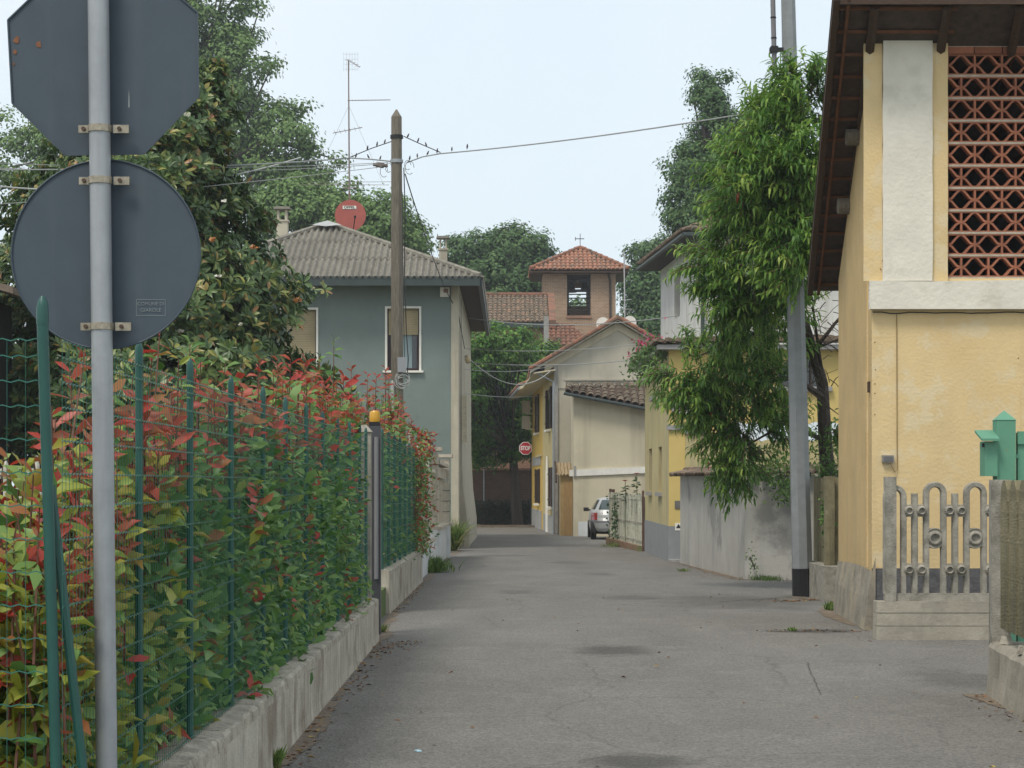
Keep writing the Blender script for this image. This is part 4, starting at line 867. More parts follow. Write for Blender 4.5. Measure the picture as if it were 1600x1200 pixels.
mb = MB(); mb.bb(CX - .26, CX + .26, CYr - .022, CYr - .012, cz + .37, cz + .48); obj('number_plate', mb, WHITE, car)
for sx in (-1, 1):
    for yy in (.62, 3.1):
        c = (CX + sx * .735, CYr + yy, cz + .285); b = MB(); b.lathe([(.20, -.085), (.275, -.085), (.285, -.06), (.285, .06), (.275, .085), (.20, .085)], c, 24, 'X'); wh = obj('wheel', b, M('tyre_rubber', (.018, .018, .018), rough=.9), car, smooth=True)
        b = MB(); b.lathe([(.05, -.03), (.2, -.06), (.2, .06), (.05, .03)], c, 16, 'X'); obj('rim', b, GALV, wh)
    b = MB(); b.box((CX + sx * .90, CYr + 2.45, cz + .93), (.17, .09, .12)); b.box((CX + sx * .80, CYr + 2.47, cz + .91), (.08, .04, .05)); obj('mirror', b, PLASTIC, car)

# ---- reed screen on low brick kerb, with flowers
rs = thing('reed_screen', 'weathered reed screen fence beside the parked silver car', 'fence', (3.2, 55.5, gz(55)))
q0, q1 = Vector((2.87, 58.4, gz(58.4))), Vector((3.30, 50.6, gz(50.6)))
REED = M('bleached_reed', (.46, .46, .37), rough=.95, var=.35, scale=5, stretch=(9, 9, .6), rnd=.1, stain=((.15, .15, .12), 14, .55, .66, .7))
b = MB(); r_ = random.Random(12); n = 330
for i in range(n):
    f_ = (i + r_.random()) / n; p = q0.lerp(q1, f_); h = 1.44 + r_.uniform(-.06, .05) - .08 * f_; dx = r_.uniform(-.02, .02)
    b.tube([(p.x + r_.uniform(-.02, .02), p.y, p.z + .1), (p.x + dx, p.y + r_.uniform(-.04, .04), p.z + h * .55), (p.x + dx * 2, p.y + r_.uniform(-.07, .07), p.z + h)], r_.uniform(.007, .015), 4, cap=False)
obj('canes', b, REED, rs, kind='stuff')
b = MB(); d = (q1 - q0).normalized(); b.box(((q0 + q1) / 2 + Vector((.05, 0, .72))), (.012, (q1 - q0).length, 1.3), rz=math.atan2(-d.x, d.y) + math.pi); obj('backing_mat', b, M('dark_reed', (.22, .22, .16), var=.4, scale=5, stretch=(9, 9, .6)), rs)
b = MB()
for h in (1.32, .75, .3): b.tube([q0 + Vector((-.035, 0, h)), q1 + Vector((-.035, 0, h - .05))], .007, 4)
obj('tie_wire', b, MAST, rs)
for p, nm in ((q0, 0), (q1, 1)):
    b = MB(); b.bb(p.x - .025, p.x + .03, p.y - .03, p.y + .03, p.z, p.z + (1.5 if nm else 1.58)); b.box((p.x + .06, p.y, p.z + 1.52), (.15, .1, .09)) if nm == 0 else None; obj('post', b, M('red_brown_post', (.11, .06, .045), var=.3), rs)
b = MB(); b.box(((q0 + q1) / 2 + Vector((-.02, 0, .03))), (.2, (q1 - q0).length, .26), rz=math.atan2(-d.x, d.y) + math.pi); obj('brick_kerb', b, M('brick_kerb', (.22, .12, .08), var=.35, scale=7, stain=((.16, .17, .07), 4, .5, .62)), rs)
n = 420; f_ = nr.rand(n) * .42; P_ = np.stack([q0.x + (q1.x - q0.x) * f_ - .06 + nr.normal(0, .02, n), q0.y + (q1.y - q0.y) * f_, q0.z + 1.35 * nr.rand(n) + .1], 1); P_ = P_[(np.sin(P_[:, 1] * 2.7) > -.2)]; n = len(P_)
leaf_mesh('ivy', P_, rv(n), rv(n) + [-.8, -.6, .3], nr.uniform(.06, .11, n), nr.uniform(.05, .08, n), nr.uniform(0, .8, n), LEAF6, leafmat('ivy_leaf', [(0, (.03, .07, .03)), (1, (.10, .17, .06))]), rs, kind='stuff')
FLW = leafmat('hollyhock', [(0, (.05, .10, .035)), (.6, (.10, .17, .06)), (.75, (.55, .08, .05)), (1, (.62, .14, .10))])
for px, pyt, nm in ((977, 752, 'shorter red-flowered plant above the reed screen'), (995, 741, 'taller red-flowered plant above the reed screen near the yellow corner')):
    f_ = 0.0; Yf = 54; p = Vector((pxX(px, Yf), Yf, gz(Yf))); t = thing('flowering_plant', nm, 'plant', p, 'flowers behind the reed screen'); zt_ = pyZ(pyt, Yf)
    b = MB(); b.tube([p, (p.x, p.y, zt_)], .008, 5); obj('stem', b, M('green_stem', (.08, .12, .04)), t)
    n = 46; zz = nr.uniform(1.0, zt_ - .12, n); P_ = np.stack([p.x + nr.normal(0, .02, n), p.y + nr.normal(0, .03, n), zz], 1); D_ = rv(n); D_[:, 2] = .1; leaf_mesh('leaves', P_, D_, np.tile([0, 0, 1.], (n, 1)) + rv(n) * .4, nr.uniform(.1, .17, n), nr.uniform(.06, .1, n), nr.uniform(0, .55, n), LEAF6, FLW, t)
    n = 9; a_ = nr.uniform(0, 6.28, n); leaf_mesh('blossom', np.tile([p.x, p.y, zt_], (n, 1)), np.stack([np.cos(a_), np.sin(a_), np.full(n, .5)], 1), np.tile([0, 0, 1.], (n, 1)), np.full(n, .10), np.full(n, .09), nr.uniform(.8, 1, n), LEAF6, FLW, t)

# ---- yellow house on the right behind the peach tree
H2 = 42.8; hg = gz(H2); X2 = 3.33
YEL3 = M('warm_yellow_render', (.58, .44, .16), rough=.9, var=.08, scale=1, bump=.15, stain=((.50, .39, .17), .8, .5, .7, .6)); YEL4 = M('drab_yellow_render', (.46, .39, .20), rough=.9, var=.1, scale=1.3, bump=.15, streak=((.30, .27, .18), 5, .5, .64, .7))
PLG = M('grey_plinth_paint', (.235, .245, .25), rough=.85, var=.1, scale=3, stain=((.12, .12, .125), 1.6, .62, .72, .7)); STONE = M('grey_stone', (.30, .29, .28), var=.2, scale=9)
h2 = thing('house', 'yellow house with grey plinth and slit windows behind the peach tree', 'house', (6, 46, hg))
et = pyZ(547, H2); plz = pyZ(822, H2); far = 50.3
def sl(px0, px1, py0, py1):   # slit on the side wall, measured on the photograph
    f = lambda px: F * X2 / (px - HX); a, b_ = f(px1), f(px0); Ym = (a + b_) / 2; return (far - b_, far - a, pyZ(py1, Ym), pyZ(py0, Ym))
holes = [sl(1014, 1018.5, 701, 768), sl(1029, 1034, 698, 769), sl(1019.5, 1024.5, 578, 620)]
mb = MB(); wall_open(mb, (X2, far, 0), (0, -1, 0), (-1, 0, 0), far - H2, plz, et - .1, holes, d=.25); obj('side_wall', mb, YEL4, h2)
for h in holes:
    b = MB(); b.bb(X2 - .08, X2 + .2, far - h[1] - .05, far - h[0] + .05, h[2] - .09, h[2] - .003); w_ = obj('sill', b, STONE, h2)
    b = MB(); b.bb(X2 + .2, X2 + .22, far - h[1], far - h[0], h[2], h[3]); obj('slit_pane', b, M('ochre_board', (.30, .22, .09), var=.15), h2)
aw = (pxX(1215, H2) - X2, pxX(1292, H2) - X2, pyZ(604, H2), pyZ(556, H2))
mb = MB(); wall_open(mb, (X2, H2, 0), (1, 0, 0), (0, -1, 0), 5.2, plz, et, [aw], d=.3); obj('front_wall', mb, YEL3, h2)
# round head of the arched window
cxw, wz = X2 + (aw[0] + aw[1]) / 2, (aw[1] - aw[0]) / 2; hh = aw[3] - aw[2]
for s in (-1, 1):
    pts_ = [(cxw + s * wz, aw[2] + hh * .25)] + [(cxw + s * wz * math.cos(a), aw[2] + hh * .25 + hh * .75 * math.sin(a)) for a in [k * math.pi / 16 for k in range(9)]] + [(cxw, aw[3] + .003), (cxw + s * (wz + .003), aw[3] + .003)]
    b = MB(); b.prism(pts_ if s < 0 else list(reversed(pts_)), H2 + .004, H2 + .25); obj('arch_spandrel', b, YEL3, h2)
b = MB(); b.bb(X2 + aw[0], X2 + aw[1], H2 + .26, H2 + .27, aw[2], aw[3]); wn_ = obj('arched_window', b, GLASSD, h2)
b = MB()
for k in range(5): b.bb(X2 + aw[0] + (aw[1] - aw[0]) * (k + .5) / 5 - .015, X2 + aw[0] + (aw[1] - aw[0]) * (k + .5) / 5 + .015, H2 + .18, H2 + .21, aw[2], aw[3])
obj('glazing_bar', b, BROWNW, wn_)
b = MB(); b.bb(X2 + aw[0] - .1, X2 + aw[1] + .1, H2 - .1, H2 + .2, aw[2] - .10, aw[2] - .003); obj('window_sill', b, STONE, wn_)
mb = MB(); mb.bb(X2 - .01, X2 + 5.2, H2 - .012, H2 + .3, hg - .3, plz - .002); mb.bb(X2 - .012, X2 + .3, H2 + .3, far, hg - .4, plz - .002); obj('plinth', mb, PLG, h2)
mb = MB(); zs_ = pyZ(668, H2); mb.bb(X2 - .05, pxX(1070, H2), H2 - .06, H2 - .002, zs_ - .05, zs_ + .05); mb.bb(pxX(1070, H2), pxX(1105, H2), H2 - .09, H2 - .002, zs_ - .13, zs_ - .05); obj('string_course', mb, STONE, h2)
mb = MB(); mb.bb(pxX(1070.5, H2), X2 + 5.2, H2 - .03, H2 - .003, plz, zs_ - .14); obj('lower_panel', mb, YEL4, h2)
mb = MB(); mb.bb(X2 - .25, X2 + 5.4, H2 - .25, H2 + .02, et + .002, et + .10); mb.bb(X2 - .25, X2 + .1, H2 + .02, far, et + .002, et + .10); obj('eave_board', mb, STONE, h2)
mb = tile_plane((X2 - .3, H2 - .3, et + .14), (X2 + 5.4, H2 - .3, et + .14), (X2 + 2.5, 46.5, et + .55), (X2 + 3, 46.5, et + .55)); mb.add(tile_plane((X2 - .3, far, et + .14), (X2 - .3, H2 - .3, et + .14), (X2 + 2.5, far, et + .55), (X2 + 2.5, 46.5, et + .55))); obj('roof_tiles', mb, TERRA_OLD, h2, kind='stuff')
b = MB(); c = at(1058, 632, H2); c = at(1069, 636, H2 - .1); b.bb(c.x - .13, c.x + .13, H2 - .05, H2 - .003, c.z - .14, c.z + .14); hn = obj('house_number', b, WHITE, h2)
text('lettering', '10', BLACK, .22, (c.x - .01, H2 - .055, c.z), hn, bold=.006)
b = MB(); c = at(1056, 634, H2); b.bb(c.x - .09, c.x + .05, H2 - .2, H2 - .003, c.z - .12, c.z + .12); obj('bracket_box', b, STONE, h2)
for px, py, s in ((1060, 788.5, .075), (1060, 823, .07)):
    b = MB(); c = at(px, py, H2); b.bb(c.x - s, c.x + s, H2 - .02, H2 - .003, c.z - s * 1.1, c.z + s * 1.1); v_ = obj('vent_plate', b, M('vent_grey', (.14, .13, .12), var=.2) if py < 800 else WHITE, h2)
    if py > 800: b = MB(); b.quad((c.x - .055, H2 - .024, c.z - .03), (c.x + .055, H2 - .024, c.z - .03), (c.x + .0, H2 - .024, c.z + .06)); obj('vent_hood', b, BLACK, v_)
b = MB(); b.bb(X2 - .02, pxX(1072, H2), H2 - .35, H2 - .013, hg - .1, hg + .05); obj('doorstep', b, STONE, h2)
# flowering creeper on its roof corner
bgv = thing('flowering_creeper', 'pink flowering creeper spilling over the yellow house eave', 'creeper', (X2 - .1, 46, et))
n = 900; P_ = np.stack([X2 - .25 + nr.normal(0, .14, n), 42.7 + 7.6 * nr.rand(n), et + .12 + nr.normal(0, .16, n)], 1); P_[:, 2] += .1 * np.sin(P_[:, 1] * 2)
D_ = rv(n); D_[:, 2] -= .3; hu = np.where((P_[:, 2] > et + .22) & (nr.rand(n) < .5), nr.uniform(.78, 1, n), nr.uniform(0, .55, n))
leaf_mesh('leaves', P_, D_, rv(n) + [0, 0, .8], nr.uniform(.08, .15, n), nr.uniform(.045, .08, n), hu, LEAF6, leafmat('creeper', [(0, (.05, .11, .03)), (.6, (.13, .22, .06)), (.75, (.40, .05, .10)), (1, (.50, .09, .18))]), bgv)
b = MB(); b.tube([(X2 - .2, 50, et + .05), (X2 - .25, 46, et + .12), (X2 - .2, 42.8, et + .1)], .02, 5); obj('vine_stem', b, BROWNW, bgv)

# ---- white house behind
wh_ = thing('house', 'white upper-storey house with dark overhanging eaves behind the peach tree', 'house', (7, 55, gz(55)))
ea, eb = Vector((pxX(1068, 50.2), 50.2, 0)), Vector((pxX(997, 58.4), 58.4, 0)); ezw = pyZ(363, 50.2)
A2, B2 = Vector((4.72, 50.8, 0)), Vector((4.30, 58.2, 0)); u_ = (B2 - A2).normalized(); WR = M('white_render', (.66, .65, .62), rough=.9, var=.08, scale=1.2, streak=((.42, .39, .34), 4, .5, .66, .6))
mb = MB(); k = (1058 - HX) / F; tt = (A2.x - k * A2.y) / (k * u_.y - u_.x); hw_ = (B2 - A2).length
wall_open(mb, B2, -u_, (-1, -.06, 0), hw_, -.5, ezw - .05, [(hw_ - tt - .55, hw_ - tt + .55, pyZ(492, 54), pyZ(422, 54))], d=.25); mb.quad((A2.x, A2.y, -.5), (11, A2.y, -.5), (11, A2.y, ezw - .05), (A2.x, A2.y, ezw - .05)); mb.quad((B2.x, B2.y, -.5), (11, B2.y, -.5), (11, B2.y, ezw - .05), (B2.x, B2.y, ezw - .05)); obj('wall', mb, WR, wh_)
p = A2 + u_ * tt; b = MB(); b.box((p.x + .22, p.y, (pyZ(492, 54) + pyZ(422, 54)) / 2), (.05, 1.1, 1.3)); obj('window', b, M('brown_shutter_closed', (.13, .09, .07), var=.15), wh_)
mb = MB(); rz_ = ezw + 1.6; ev = [(ea.x, ea.y, ezw), (12, ea.y, ezw), (9, 54.5, rz_), (7.5, 54.5, rz_)]; mb.slab(ev, .09); mb.slab([(eb.x, eb.y, ezw), (ea.x, ea.y, ezw), (7.5, 54.5, rz_), (7.4, 55.5, rz_)], .09); mb.slab([(ea.x, ea.y, ezw - .05), (11, ea.y, ezw - .05), (11, eb.y, ezw - .05), (eb.x, eb.y, ezw - .05)], .05); obj('roof_deck', mb, M('dark_eave_boards', (.05, .045, .04), var=.2), wh_)
mb = tile_plane((ea.x, ea.y, ezw + .05), (12, ea.y, ezw + .05), (7.5, 54.5, rz_ + .04), (9, 54.5, rz_ + .04)); mb.add(tile_plane((eb.x, eb.y, ezw + .05), (ea.x, ea.y, ezw + .05), (7.4, 55.5, rz_ + .04), (7.5, 54.5, rz_ + .04))); obj('roof_tiles', mb, TERRA_OLD, wh_, kind='stuff')
mb = MB(); mb.tube([(eb.x, eb.y, ezw - .05), (ea.x, ea.y, ezw - .05)], .06, 6); mb.tube([(ea.x, ea.y, ezw - .05), (11, ea.y, ezw - .05)], .06, 6); obj('gutter', mb, GUTTER, wh_)
mb = MB(); x = pxX(1098, 50.7); mb.tube([(x, 50.72, ezw - .1), (x, 50.72, 1)], .05, 8); obj('downpipe', mb, GUTTER, wh_)
# low grey-white roof glimpsed between wall plants
mb = MB(); mb.slab([(5.0, 35.5, pyZ(672, 35.5)), (9, 35.5, pyZ(672, 35.5)), (9, 38.2, pyZ(655, 38)), (5.0, 38.2, pyZ(655, 38))], .06); sr = thing('carport', 'pale sheet-roofed carport glimpsed behind the grey wall', 'carport', (7, 36.5, hg))
mb = MB(); k = 60
for i in range(k):
    xa, xb = 3.95 + 4.4 * i / k, 3.95 + 4.4 * (i + 1) / k; z_ = lambda i: .02 * math.sin(i * 1.6); mb.quad((xa, 36.2, 2.25 + z_(i)), (xb, 36.2, 2.25 + z_(i + 1)), (xb, 38.4, 2.62 + z_(i + 1)), (xa, 38.4, 2.62 + z_(i)))
obj('sheet_roof', mb, M('pale_blue_grey_sheet', (.40, .44, .46), rough=.5, var=.1), sr)
for x in (4.3, 6.2, 8.0):
    for y in (36.4, 38.2): b = MB(); b.bb(x - .05, x + .05, y - .05, y + .05, hg - .2, 2.2 if y < 37 else 2.55); obj('post', b, BROWNW, sr)
# ------------------------------------------------------------------ brick church and bell tower
BRICK = M('old_brick', (.42, .275, .185), rough=.95, var=.2, scale=1.2, brick=((.34, .21, .135), (.46, .39, .30), .26), bump=.3, bscale=8)
BRICK_D = M('red_brick', (.38, .19, .12), rough=.95, var=.25, scale=1.4, brick=((.27, .145, .10), (.36, .29, .22), .26), bump=.3, bscale=8)
TY = 110.0; tx0, tx1 = pxX(848, TY), pxX(962, TY); tg_ = gz(110)
ch = thing('church', 'old brick church with a square tiled bell tower at the end of the street', 'church', (2, 108, tg_))
tz = pyZ(424, TY); ox0, ox1, oz0, oz1 = pxX(886, TY) - tx0, pxX(923, TY) - tx0, pyZ(493, TY), pyZ(428, TY); W_ = tx1 - tx0
mb = MB(); wall_open(mb, (tx0, TY, 0), (1, 0, 0), (0, -1, 0), W_, tg_, tz, [(ox0, ox1, oz0, oz1)], d=.5); wall_open(mb, (tx1, TY, 0), (0, 1, 0), (1, 0, 0), W_, tg_, tz, [(1.3, W_ - 1.3, oz0, oz1)], d=.5)
wall_open(mb, (tx1, TY + W_, 0), (-1, 0, 0), (0, 1, 0), W_, tg_, tz, [(W_ - ox1 + .1, W_ - ox0 - .15, oz0 + .8, oz1 - .4)], d=.5); wall_open(mb, (tx0, TY + W_, 0), (0, -1, 0), (-1, 0, 0), W_, tg_, tz, [], d=.5); obj('tower_wall', mb, BRICK, ch)
b = MB(); b.bb(tx0 + ox0 - .05, tx0 + ox1 + .05, TY - .06, TY + .1, oz0 - .14, oz0 - .003); ts = obj('belfry_sill', b, BRICK_D, ch)
b = MB()
for pz in (pyZ(452, TY), pyZ(437, TY), pyZ(459, TY), pyZ(465, TY), pyZ(474, TY), pyZ(484, TY)): b.bb(tx0 + ox0, tx0 + ox1, TY + .3, TY + .36, pz - (.12 if pz > pyZ(455, TY) and pz < pyZ(440, TY) else .03), pz + .03)
for x in (tx0 + ox0 + .06, tx0 + ox1 - .06): b.bb(x - .05, x + .05, TY + .28, TY + .4, oz0, oz1)
obj('belfry_frame', b, M('dark_beam', (.03, .025, .025), var=.2), ch)
for dx, sc_b in ((-.42, .75), (.38, .62)): b = MB(); bc = Vector((tx0 + (ox0 + ox1) / 2 + dx, TY + 1.6, pyZ(446, TY))); b.lathe([(r0 * sc_b, z0 * sc_b) for r0, z0 in ((.05, .50), (.2, .46), (.27, .3), (.32, .05), (.42, -.15), (.5, -.28), (.47, -.3))], bc, 18); b.bb(bc.x - .35, bc.x + .35, TY + 1.5, TY + 1.7, bc.z + .3, bc.z + .48); obj('bell', b, M('bronze', (.05, .045, .035), rough=.4, metal=.6), ch, smooth=True)
b = MB(); b.bb(tx0 + .5, tx1 - .5, TY + .5, TY + W_ - .5, oz0 - .2, oz0 - .02); obj('belfry_floor', b, BROWNW, ch)
b = MB(); x = pxX(950.5, TY); b.tube([(x, TY - .07, tz - .1), (x + .1, TY - .07, tz - .5), (x + .12, TY - .07, tg_)], .06, 8); obj('downpipe', b, M('brown_pipe', (.07, .055, .05), var=.2), ch)
ov = .68; c0, c1, c2, c3 = (tx0 - ov, TY - ov), (tx1 + ov, TY - ov), (tx1 + ov, TY + W_ + ov), (tx0 - ov, TY + W_ + ov); rz0 = pyZ(421, TY - ov); apc = Vector((pxX(906.5, TY + W_ / 2), TY + W_ / 2, pyZ(388, TY + W_ / 2)))
b = MB(); b.bb(c0[0] + .03, c1[0] - .03, c0[1] + .03, c2[1] - .03, rz0 - .16, rz0 - .06); obj('tower_eave', b, BROWNW, ch)
b = MB()
for p, q in ((c0, c1), (c1, c2), (c2, c3), (c3, c0)): b.add(tile_plane((p[0], p[1], rz0), (q[0], q[1], rz0), apc, apc, pitch=.235, course=.4, r=.10))
tt_ = obj('tower_roof', b, TERRA, ch, kind='stuff')
b = MB()
for p in (c0, c1, c2, c3):
    a_ = Vector((p[0], p[1], rz0)); n = 9
    for i in range(n): b.tube([a_.lerp(apc, i / n) + Vector((0, 0, .09)), a_.lerp(apc, (i + 1.1) / n) + Vector((0, 0, .07))], [.11, .085], 6)
obj('hip_tile', b, TERRA, tt_, kind='stuff')
b = MB(); b.tube([apc, apc + Vector((0, 0, .8))], .02, 6); b.bb(apc.x - .28, apc.x + .22, apc.y - .015, apc.y + .015, apc.z + .50, apc.z + .54); b.tube([apc + Vector((-.26, 0, .42)), apc + Vector((-.26, 0, .62))], .02, 5); obj('cross', b, BLACK, ch)
# nave
ny0, ny1 = 104.0, 108.2; ne = pyZ(503, ny0); nrz = pyZ(462, ny1); nx0, nx1 = -9.0, pxX(858, ny0)
mb = MB(); mb.quad((nx0, ny0 + .3, tg_), (nx1 - .1, ny0 + .3, tg_), (nx1 - .1, ny0 + .3, ne + .1), (nx0, ny0 + .3, ne + .1)); mb.quad((nx1 - .1, ny0 + .3, tg_), (nx1 - .1, 112, tg_), (nx1 - .1, 112, ne), (nx1 - .1, ny1, nrz - .1), (nx1 - .1, ny0 + .3, ne)); obj('nave_wall', mb, BRICK_D, ch)
b = MB(); b.bb(nx0, nx1, ny0 - .06, ny0 + .3, ne - .28, ne - .05); nc_ = obj('nave_cornice', b, GUTTER, ch)
obj('nave_roof', tile_plane((nx0, ny0, ne), (nx1, ny0, ne), (nx0, ny1, nrz), (nx1, ny1, nrz), pitch=.235, course=.42, r=.1), TERRA_OLD, ch, kind='stuff')
b = MB(); b.slab([(nx0, ny1, nrz), (nx1, ny1, nrz), (nx1, 112.4, ne), (nx0, 112.4, ne)], .1); b.tube([(nx0, ny1, nrz + .05), (nx1, ny1, nrz + .05)], .13, 8); obj('nave_ridge', b, TERRA, ch)
b = MB(); b.slab([(nx1, ny0 - .1, ne + .1), (nx1 + .35, ny0 - .1, ne + .1), (nx1 + .35, ny1, nrz + .15), (nx1, ny1, nrz + .15)], .4); obj('parapet', b, TERRA, ch)
s0, s1 = pxX(855, 102), pxX(930, 102); se = pyZ(540, 102); st2 = pyZ(506, 104.5)
b = MB(); b.bb(s0 + .2, s1, 102.3, 109.8, tg_, se - .05); obj('side_chapel_wall', b, BRICK_D, ch)
obj('side_chapel_roof', tile_plane((s0, 102, se), (s1, 102, se), (s0 + .1, 104.6, st2), (s0 + 1.2, 104.6, st2), pitch=.235, course=.42, r=.1), TERRA, ch, kind='stuff')
b = MB(); b.slab([(s1, 102, se), (s1, 110, se), (s0 + 1.2, 110, st2), (s0 + 1.2, 104.6, st2)], .1); obj('side_chapel_slope', b, TERRA, ch)
b = MB(); b.box((s0 - .05, 101.9, (se + st2) / 2), (.25, .3, 1.6)); obj('buttress', b, GREYR, ch)
# aerials on the gable house
a2 = thing('tv_aerial', 'slim pale television aerial mast on the cream gable roof', 'aerial', (pxX(976, 75), 75, apg)); MA2 = M('pale_aerial', (.42, .42, .42), rough=.5, var=.1)
b = MB(); b.tube([at(976.5, 508, 75), at(975, 395, 75)], .022, 6); obj('mast', b, MA2, a2)
b = MB(); b.tube([at(966, 469, 75), at(987, 468, 75)], .012, 4); b.tube([at(968, 483, 75), at(987, 483, 75)], .012, 4); b.tube([at(968, 483, 75), at(972, 489, 75), at(983, 489, 75), at(987, 483, 75)], .008, 4)
for k in range(6): b.tube([at(975, 397 + k * 4, 75), at(978.5, 397 + k * 4, 74.6)], .007, 3)
obj('element', b, MA2, a2, kind='stuff')
for px, py, r0, lab in ((942, 506, 7, 'white satellite dish on the left slope of the cream gable roof'), (984, 504, 7, 'white satellite dish on the right slope of the cream gable roof')):
    c = at(px, py, 75.5); t = thing('satellite_dish', lab, 'satellite dish', c - Vector((0, 0, .3)), 'white dishes on the gable roof'); b = MB(); rr = r0 * 75.5 / F * 1.5
    b.lathe([(rr, 0), (rr * .7, -.05), (.02, -.1)], c, 18, 'Y'); obj('reflector', b, WHITE, t, smooth=True); b = MB(); b.tube([c - Vector((0, -.1, .6)), c + Vector((0, .1, 0))], .03, 6); obj('mast', b, MA2, t)

# ------------------------------------------------------------------ grey garden wall with tile coping (right)
gw = thing('garden_wall', 'grey rendered wall with a damp stain and tile coping under the peach tree', 'wall', (3.9, 35, gz(35)))
GWM = M('grey_wall_render', (.40, .385, .35), rough=.9, var=.14, scale=1.4, bump=.25, bscale=25, stain=((.20, .195, .185), .7, .56, .62, .75), streak=((.27, .265, .25), 3.5, .52, .66, .6), stain2=((.43, .425, .40), 2.1, .55, .66, .6))
wp = [Vector((3.46, 41.5, 0)), Vector((3.84, 33.4, 0)), Vector((4.95, 33.0, 0)), Vector((6.2, 33.0, 0))]
ztop = [pyZ(743, 41.5), pyZ(742, 33.4), pyZ(741, 33.0), pyZ(741, 33.0)]
for i in range(3):
    a, b_ = wp[i], wp[i + 1]; za_, zb_ = ztop[i], ztop[i + 1]; d = (b_ - a).normalized(); n_ = Vector((-d.y, d.x, 0)); mb = MB()
    q = [a, b_, b_ + n_ * .25, a + n_ * .25]; zt4 = [za_, zb_, zb_, za_]
    mb.slab([(v.x, v.y, z) for v, z in zip(q, zt4)], 0); mb = MB(); lo = [(v.x, v.y, gz(v.y) - .1) for v in q]; hi = [(v.x, v.y, z) for v, z in zip(q, zt4)]
    mb.quad(*hi)
    for k in range(4): mb.quad(lo[k], lo[(k + 1) % 4], hi[(k + 1) % 4], hi[k])
    obj('wall_face', mb, GWM, gw)
DAMP = M('moss_damp', (.17, .155, .10), var=.35, scale=6)
ct = MB(); seg = 6
for m in range(seg):
    P = [[Vector((yy - .22, rr * math.cos(math.pi * k / seg), rr * .8 * math.sin(math.pi * k / seg))) for k in (m, m + 1)] for yy, rr in ((0, .10), (.44, .085))]
    ct.quad(P[0][0], P[0][1], P[1][1], P[1][0])
ct.v = [tuple(Vector(v) + ORG[gw.name]) for v in ct.v]; csrc = obj('coping_tile', ct, TERRA_OLD, gw); col.objects.unlink(csrc); r_ = random.Random(4)
for i in range(3):
    a, b_ = wp[i], wp[i + 1]; d = (b_ - a); L_ = d.length; d.normalize(); n_ = Vector((-d.y, d.x, 0)); ang = math.atan2(n_.y, n_.x); k = int(L_ / .2)
    for j in range(k):
        f_ = (j + .5) / k; p = a.lerp(b_, f_); z = ztop[i] + (ztop[i + 1] - ztop[i]) * f_ + .03
        for sgn in (-1, 1): piece(csrc, gw, p + n_ * (.125 + sgn * .13) + Vector((0, 0, z)) - ORG[gw.name], rz=(r_.uniform(-.06, .06), sgn * R(13), ang + r_.uniform(-.05, .05)))
    b = MB(); b.tube([a + n_ * .125 + Vector((0, 0, ztop[i] + .09)), b_ + n_ * .125 + Vector((0, 0, ztop[i + 1] + .09))], .085, 8); obj('ridge_tile', b, TERRA_OLD, gw)
cpst = thing('concrete_post', 'dark concrete fence post on a block between grey wall and yellow barn', 'post', (4.15, 26.6, gz(26.6)))
b = MB(); x0 = pxX(1289, 26.6); b.bb(x0, x0 + .12, 26.55, 26.7, .3, pyZ(744, 26.6)); b.bb(x0 + .12, x0 + .19, 26.65, 28.4, .35, pyZ(746, 26.6)); obj('shaft', b, MOSSY, cpst)
b = MB(); b.bb(x0 - .06, x0 + .3, 26.3, 28.5, gz(28) - .1, pyZ(884, 26.5)); obj('base_block', b, CONC_GREY, cpst)

# ------------------------------------------------------------------ tall steel pole
LY_ = 27.7; lp = thing('steel_pole', 'tall tapering grey steel mast with black painted foot beside the peach tree', 'pole', (pxX(1254, LY_), LY_, gz(LY_)))
pA, pB = at(1254.5, 932, LY_), at(1231.5, 0, LY_); dP = (pB - pA) / 932
def pp(py): return pA + dP * (932 - py)
b = MB(); b.tube([pp(945), pp(888)], [.148, .146], 8); obj('black_foot', b, BLACK, lp)
b = MB(); b.tube([pp(888), pp(450), pp(0), pp(-700)], [.141, .122, .098, .06], 8); obj('shaft', b, POLE_GREY, lp)
b = MB(); qa, qb = pp(120) + Vector((-.21, -.02, 0)), pp(-60) + Vector((-.21, -.02, 0)); b.tube([qa, qb], .034, 10); ar = obj('side_conduit', b, M('dark_grey_tube', (.17, .17, .18), rough=.5, var=.1), lp, smooth=True)
b = MB(); c = pp(78); b.bb(c.x - .27, c.x - .06, c.y - .05, c.y + .03, c.z - .025, c.z + .025); b.bb(c.x - .26, c.x - .16, c.y - .08, c.y + .06, c.z - .04, c.z + .04); obj('bracket', b, BLACK, ar)
b = MB()
for py in (110, 60, 28): b.lathe([(.038, -.01), (.041, 0), (.038, .01)], pp(py) + Vector((-.21, -.02, 0)), 10)
b.tube([pp(118) + Vector((-.2, -.02, 0)), pp(126) + Vector((-.17, -.02, 0)), pp(118) + Vector((-.13, -.02, 0)), pp(82) + Vector((-.12, -.02, 0))], .008, 5); obj('conduit_cable', b, BLACK, ar)

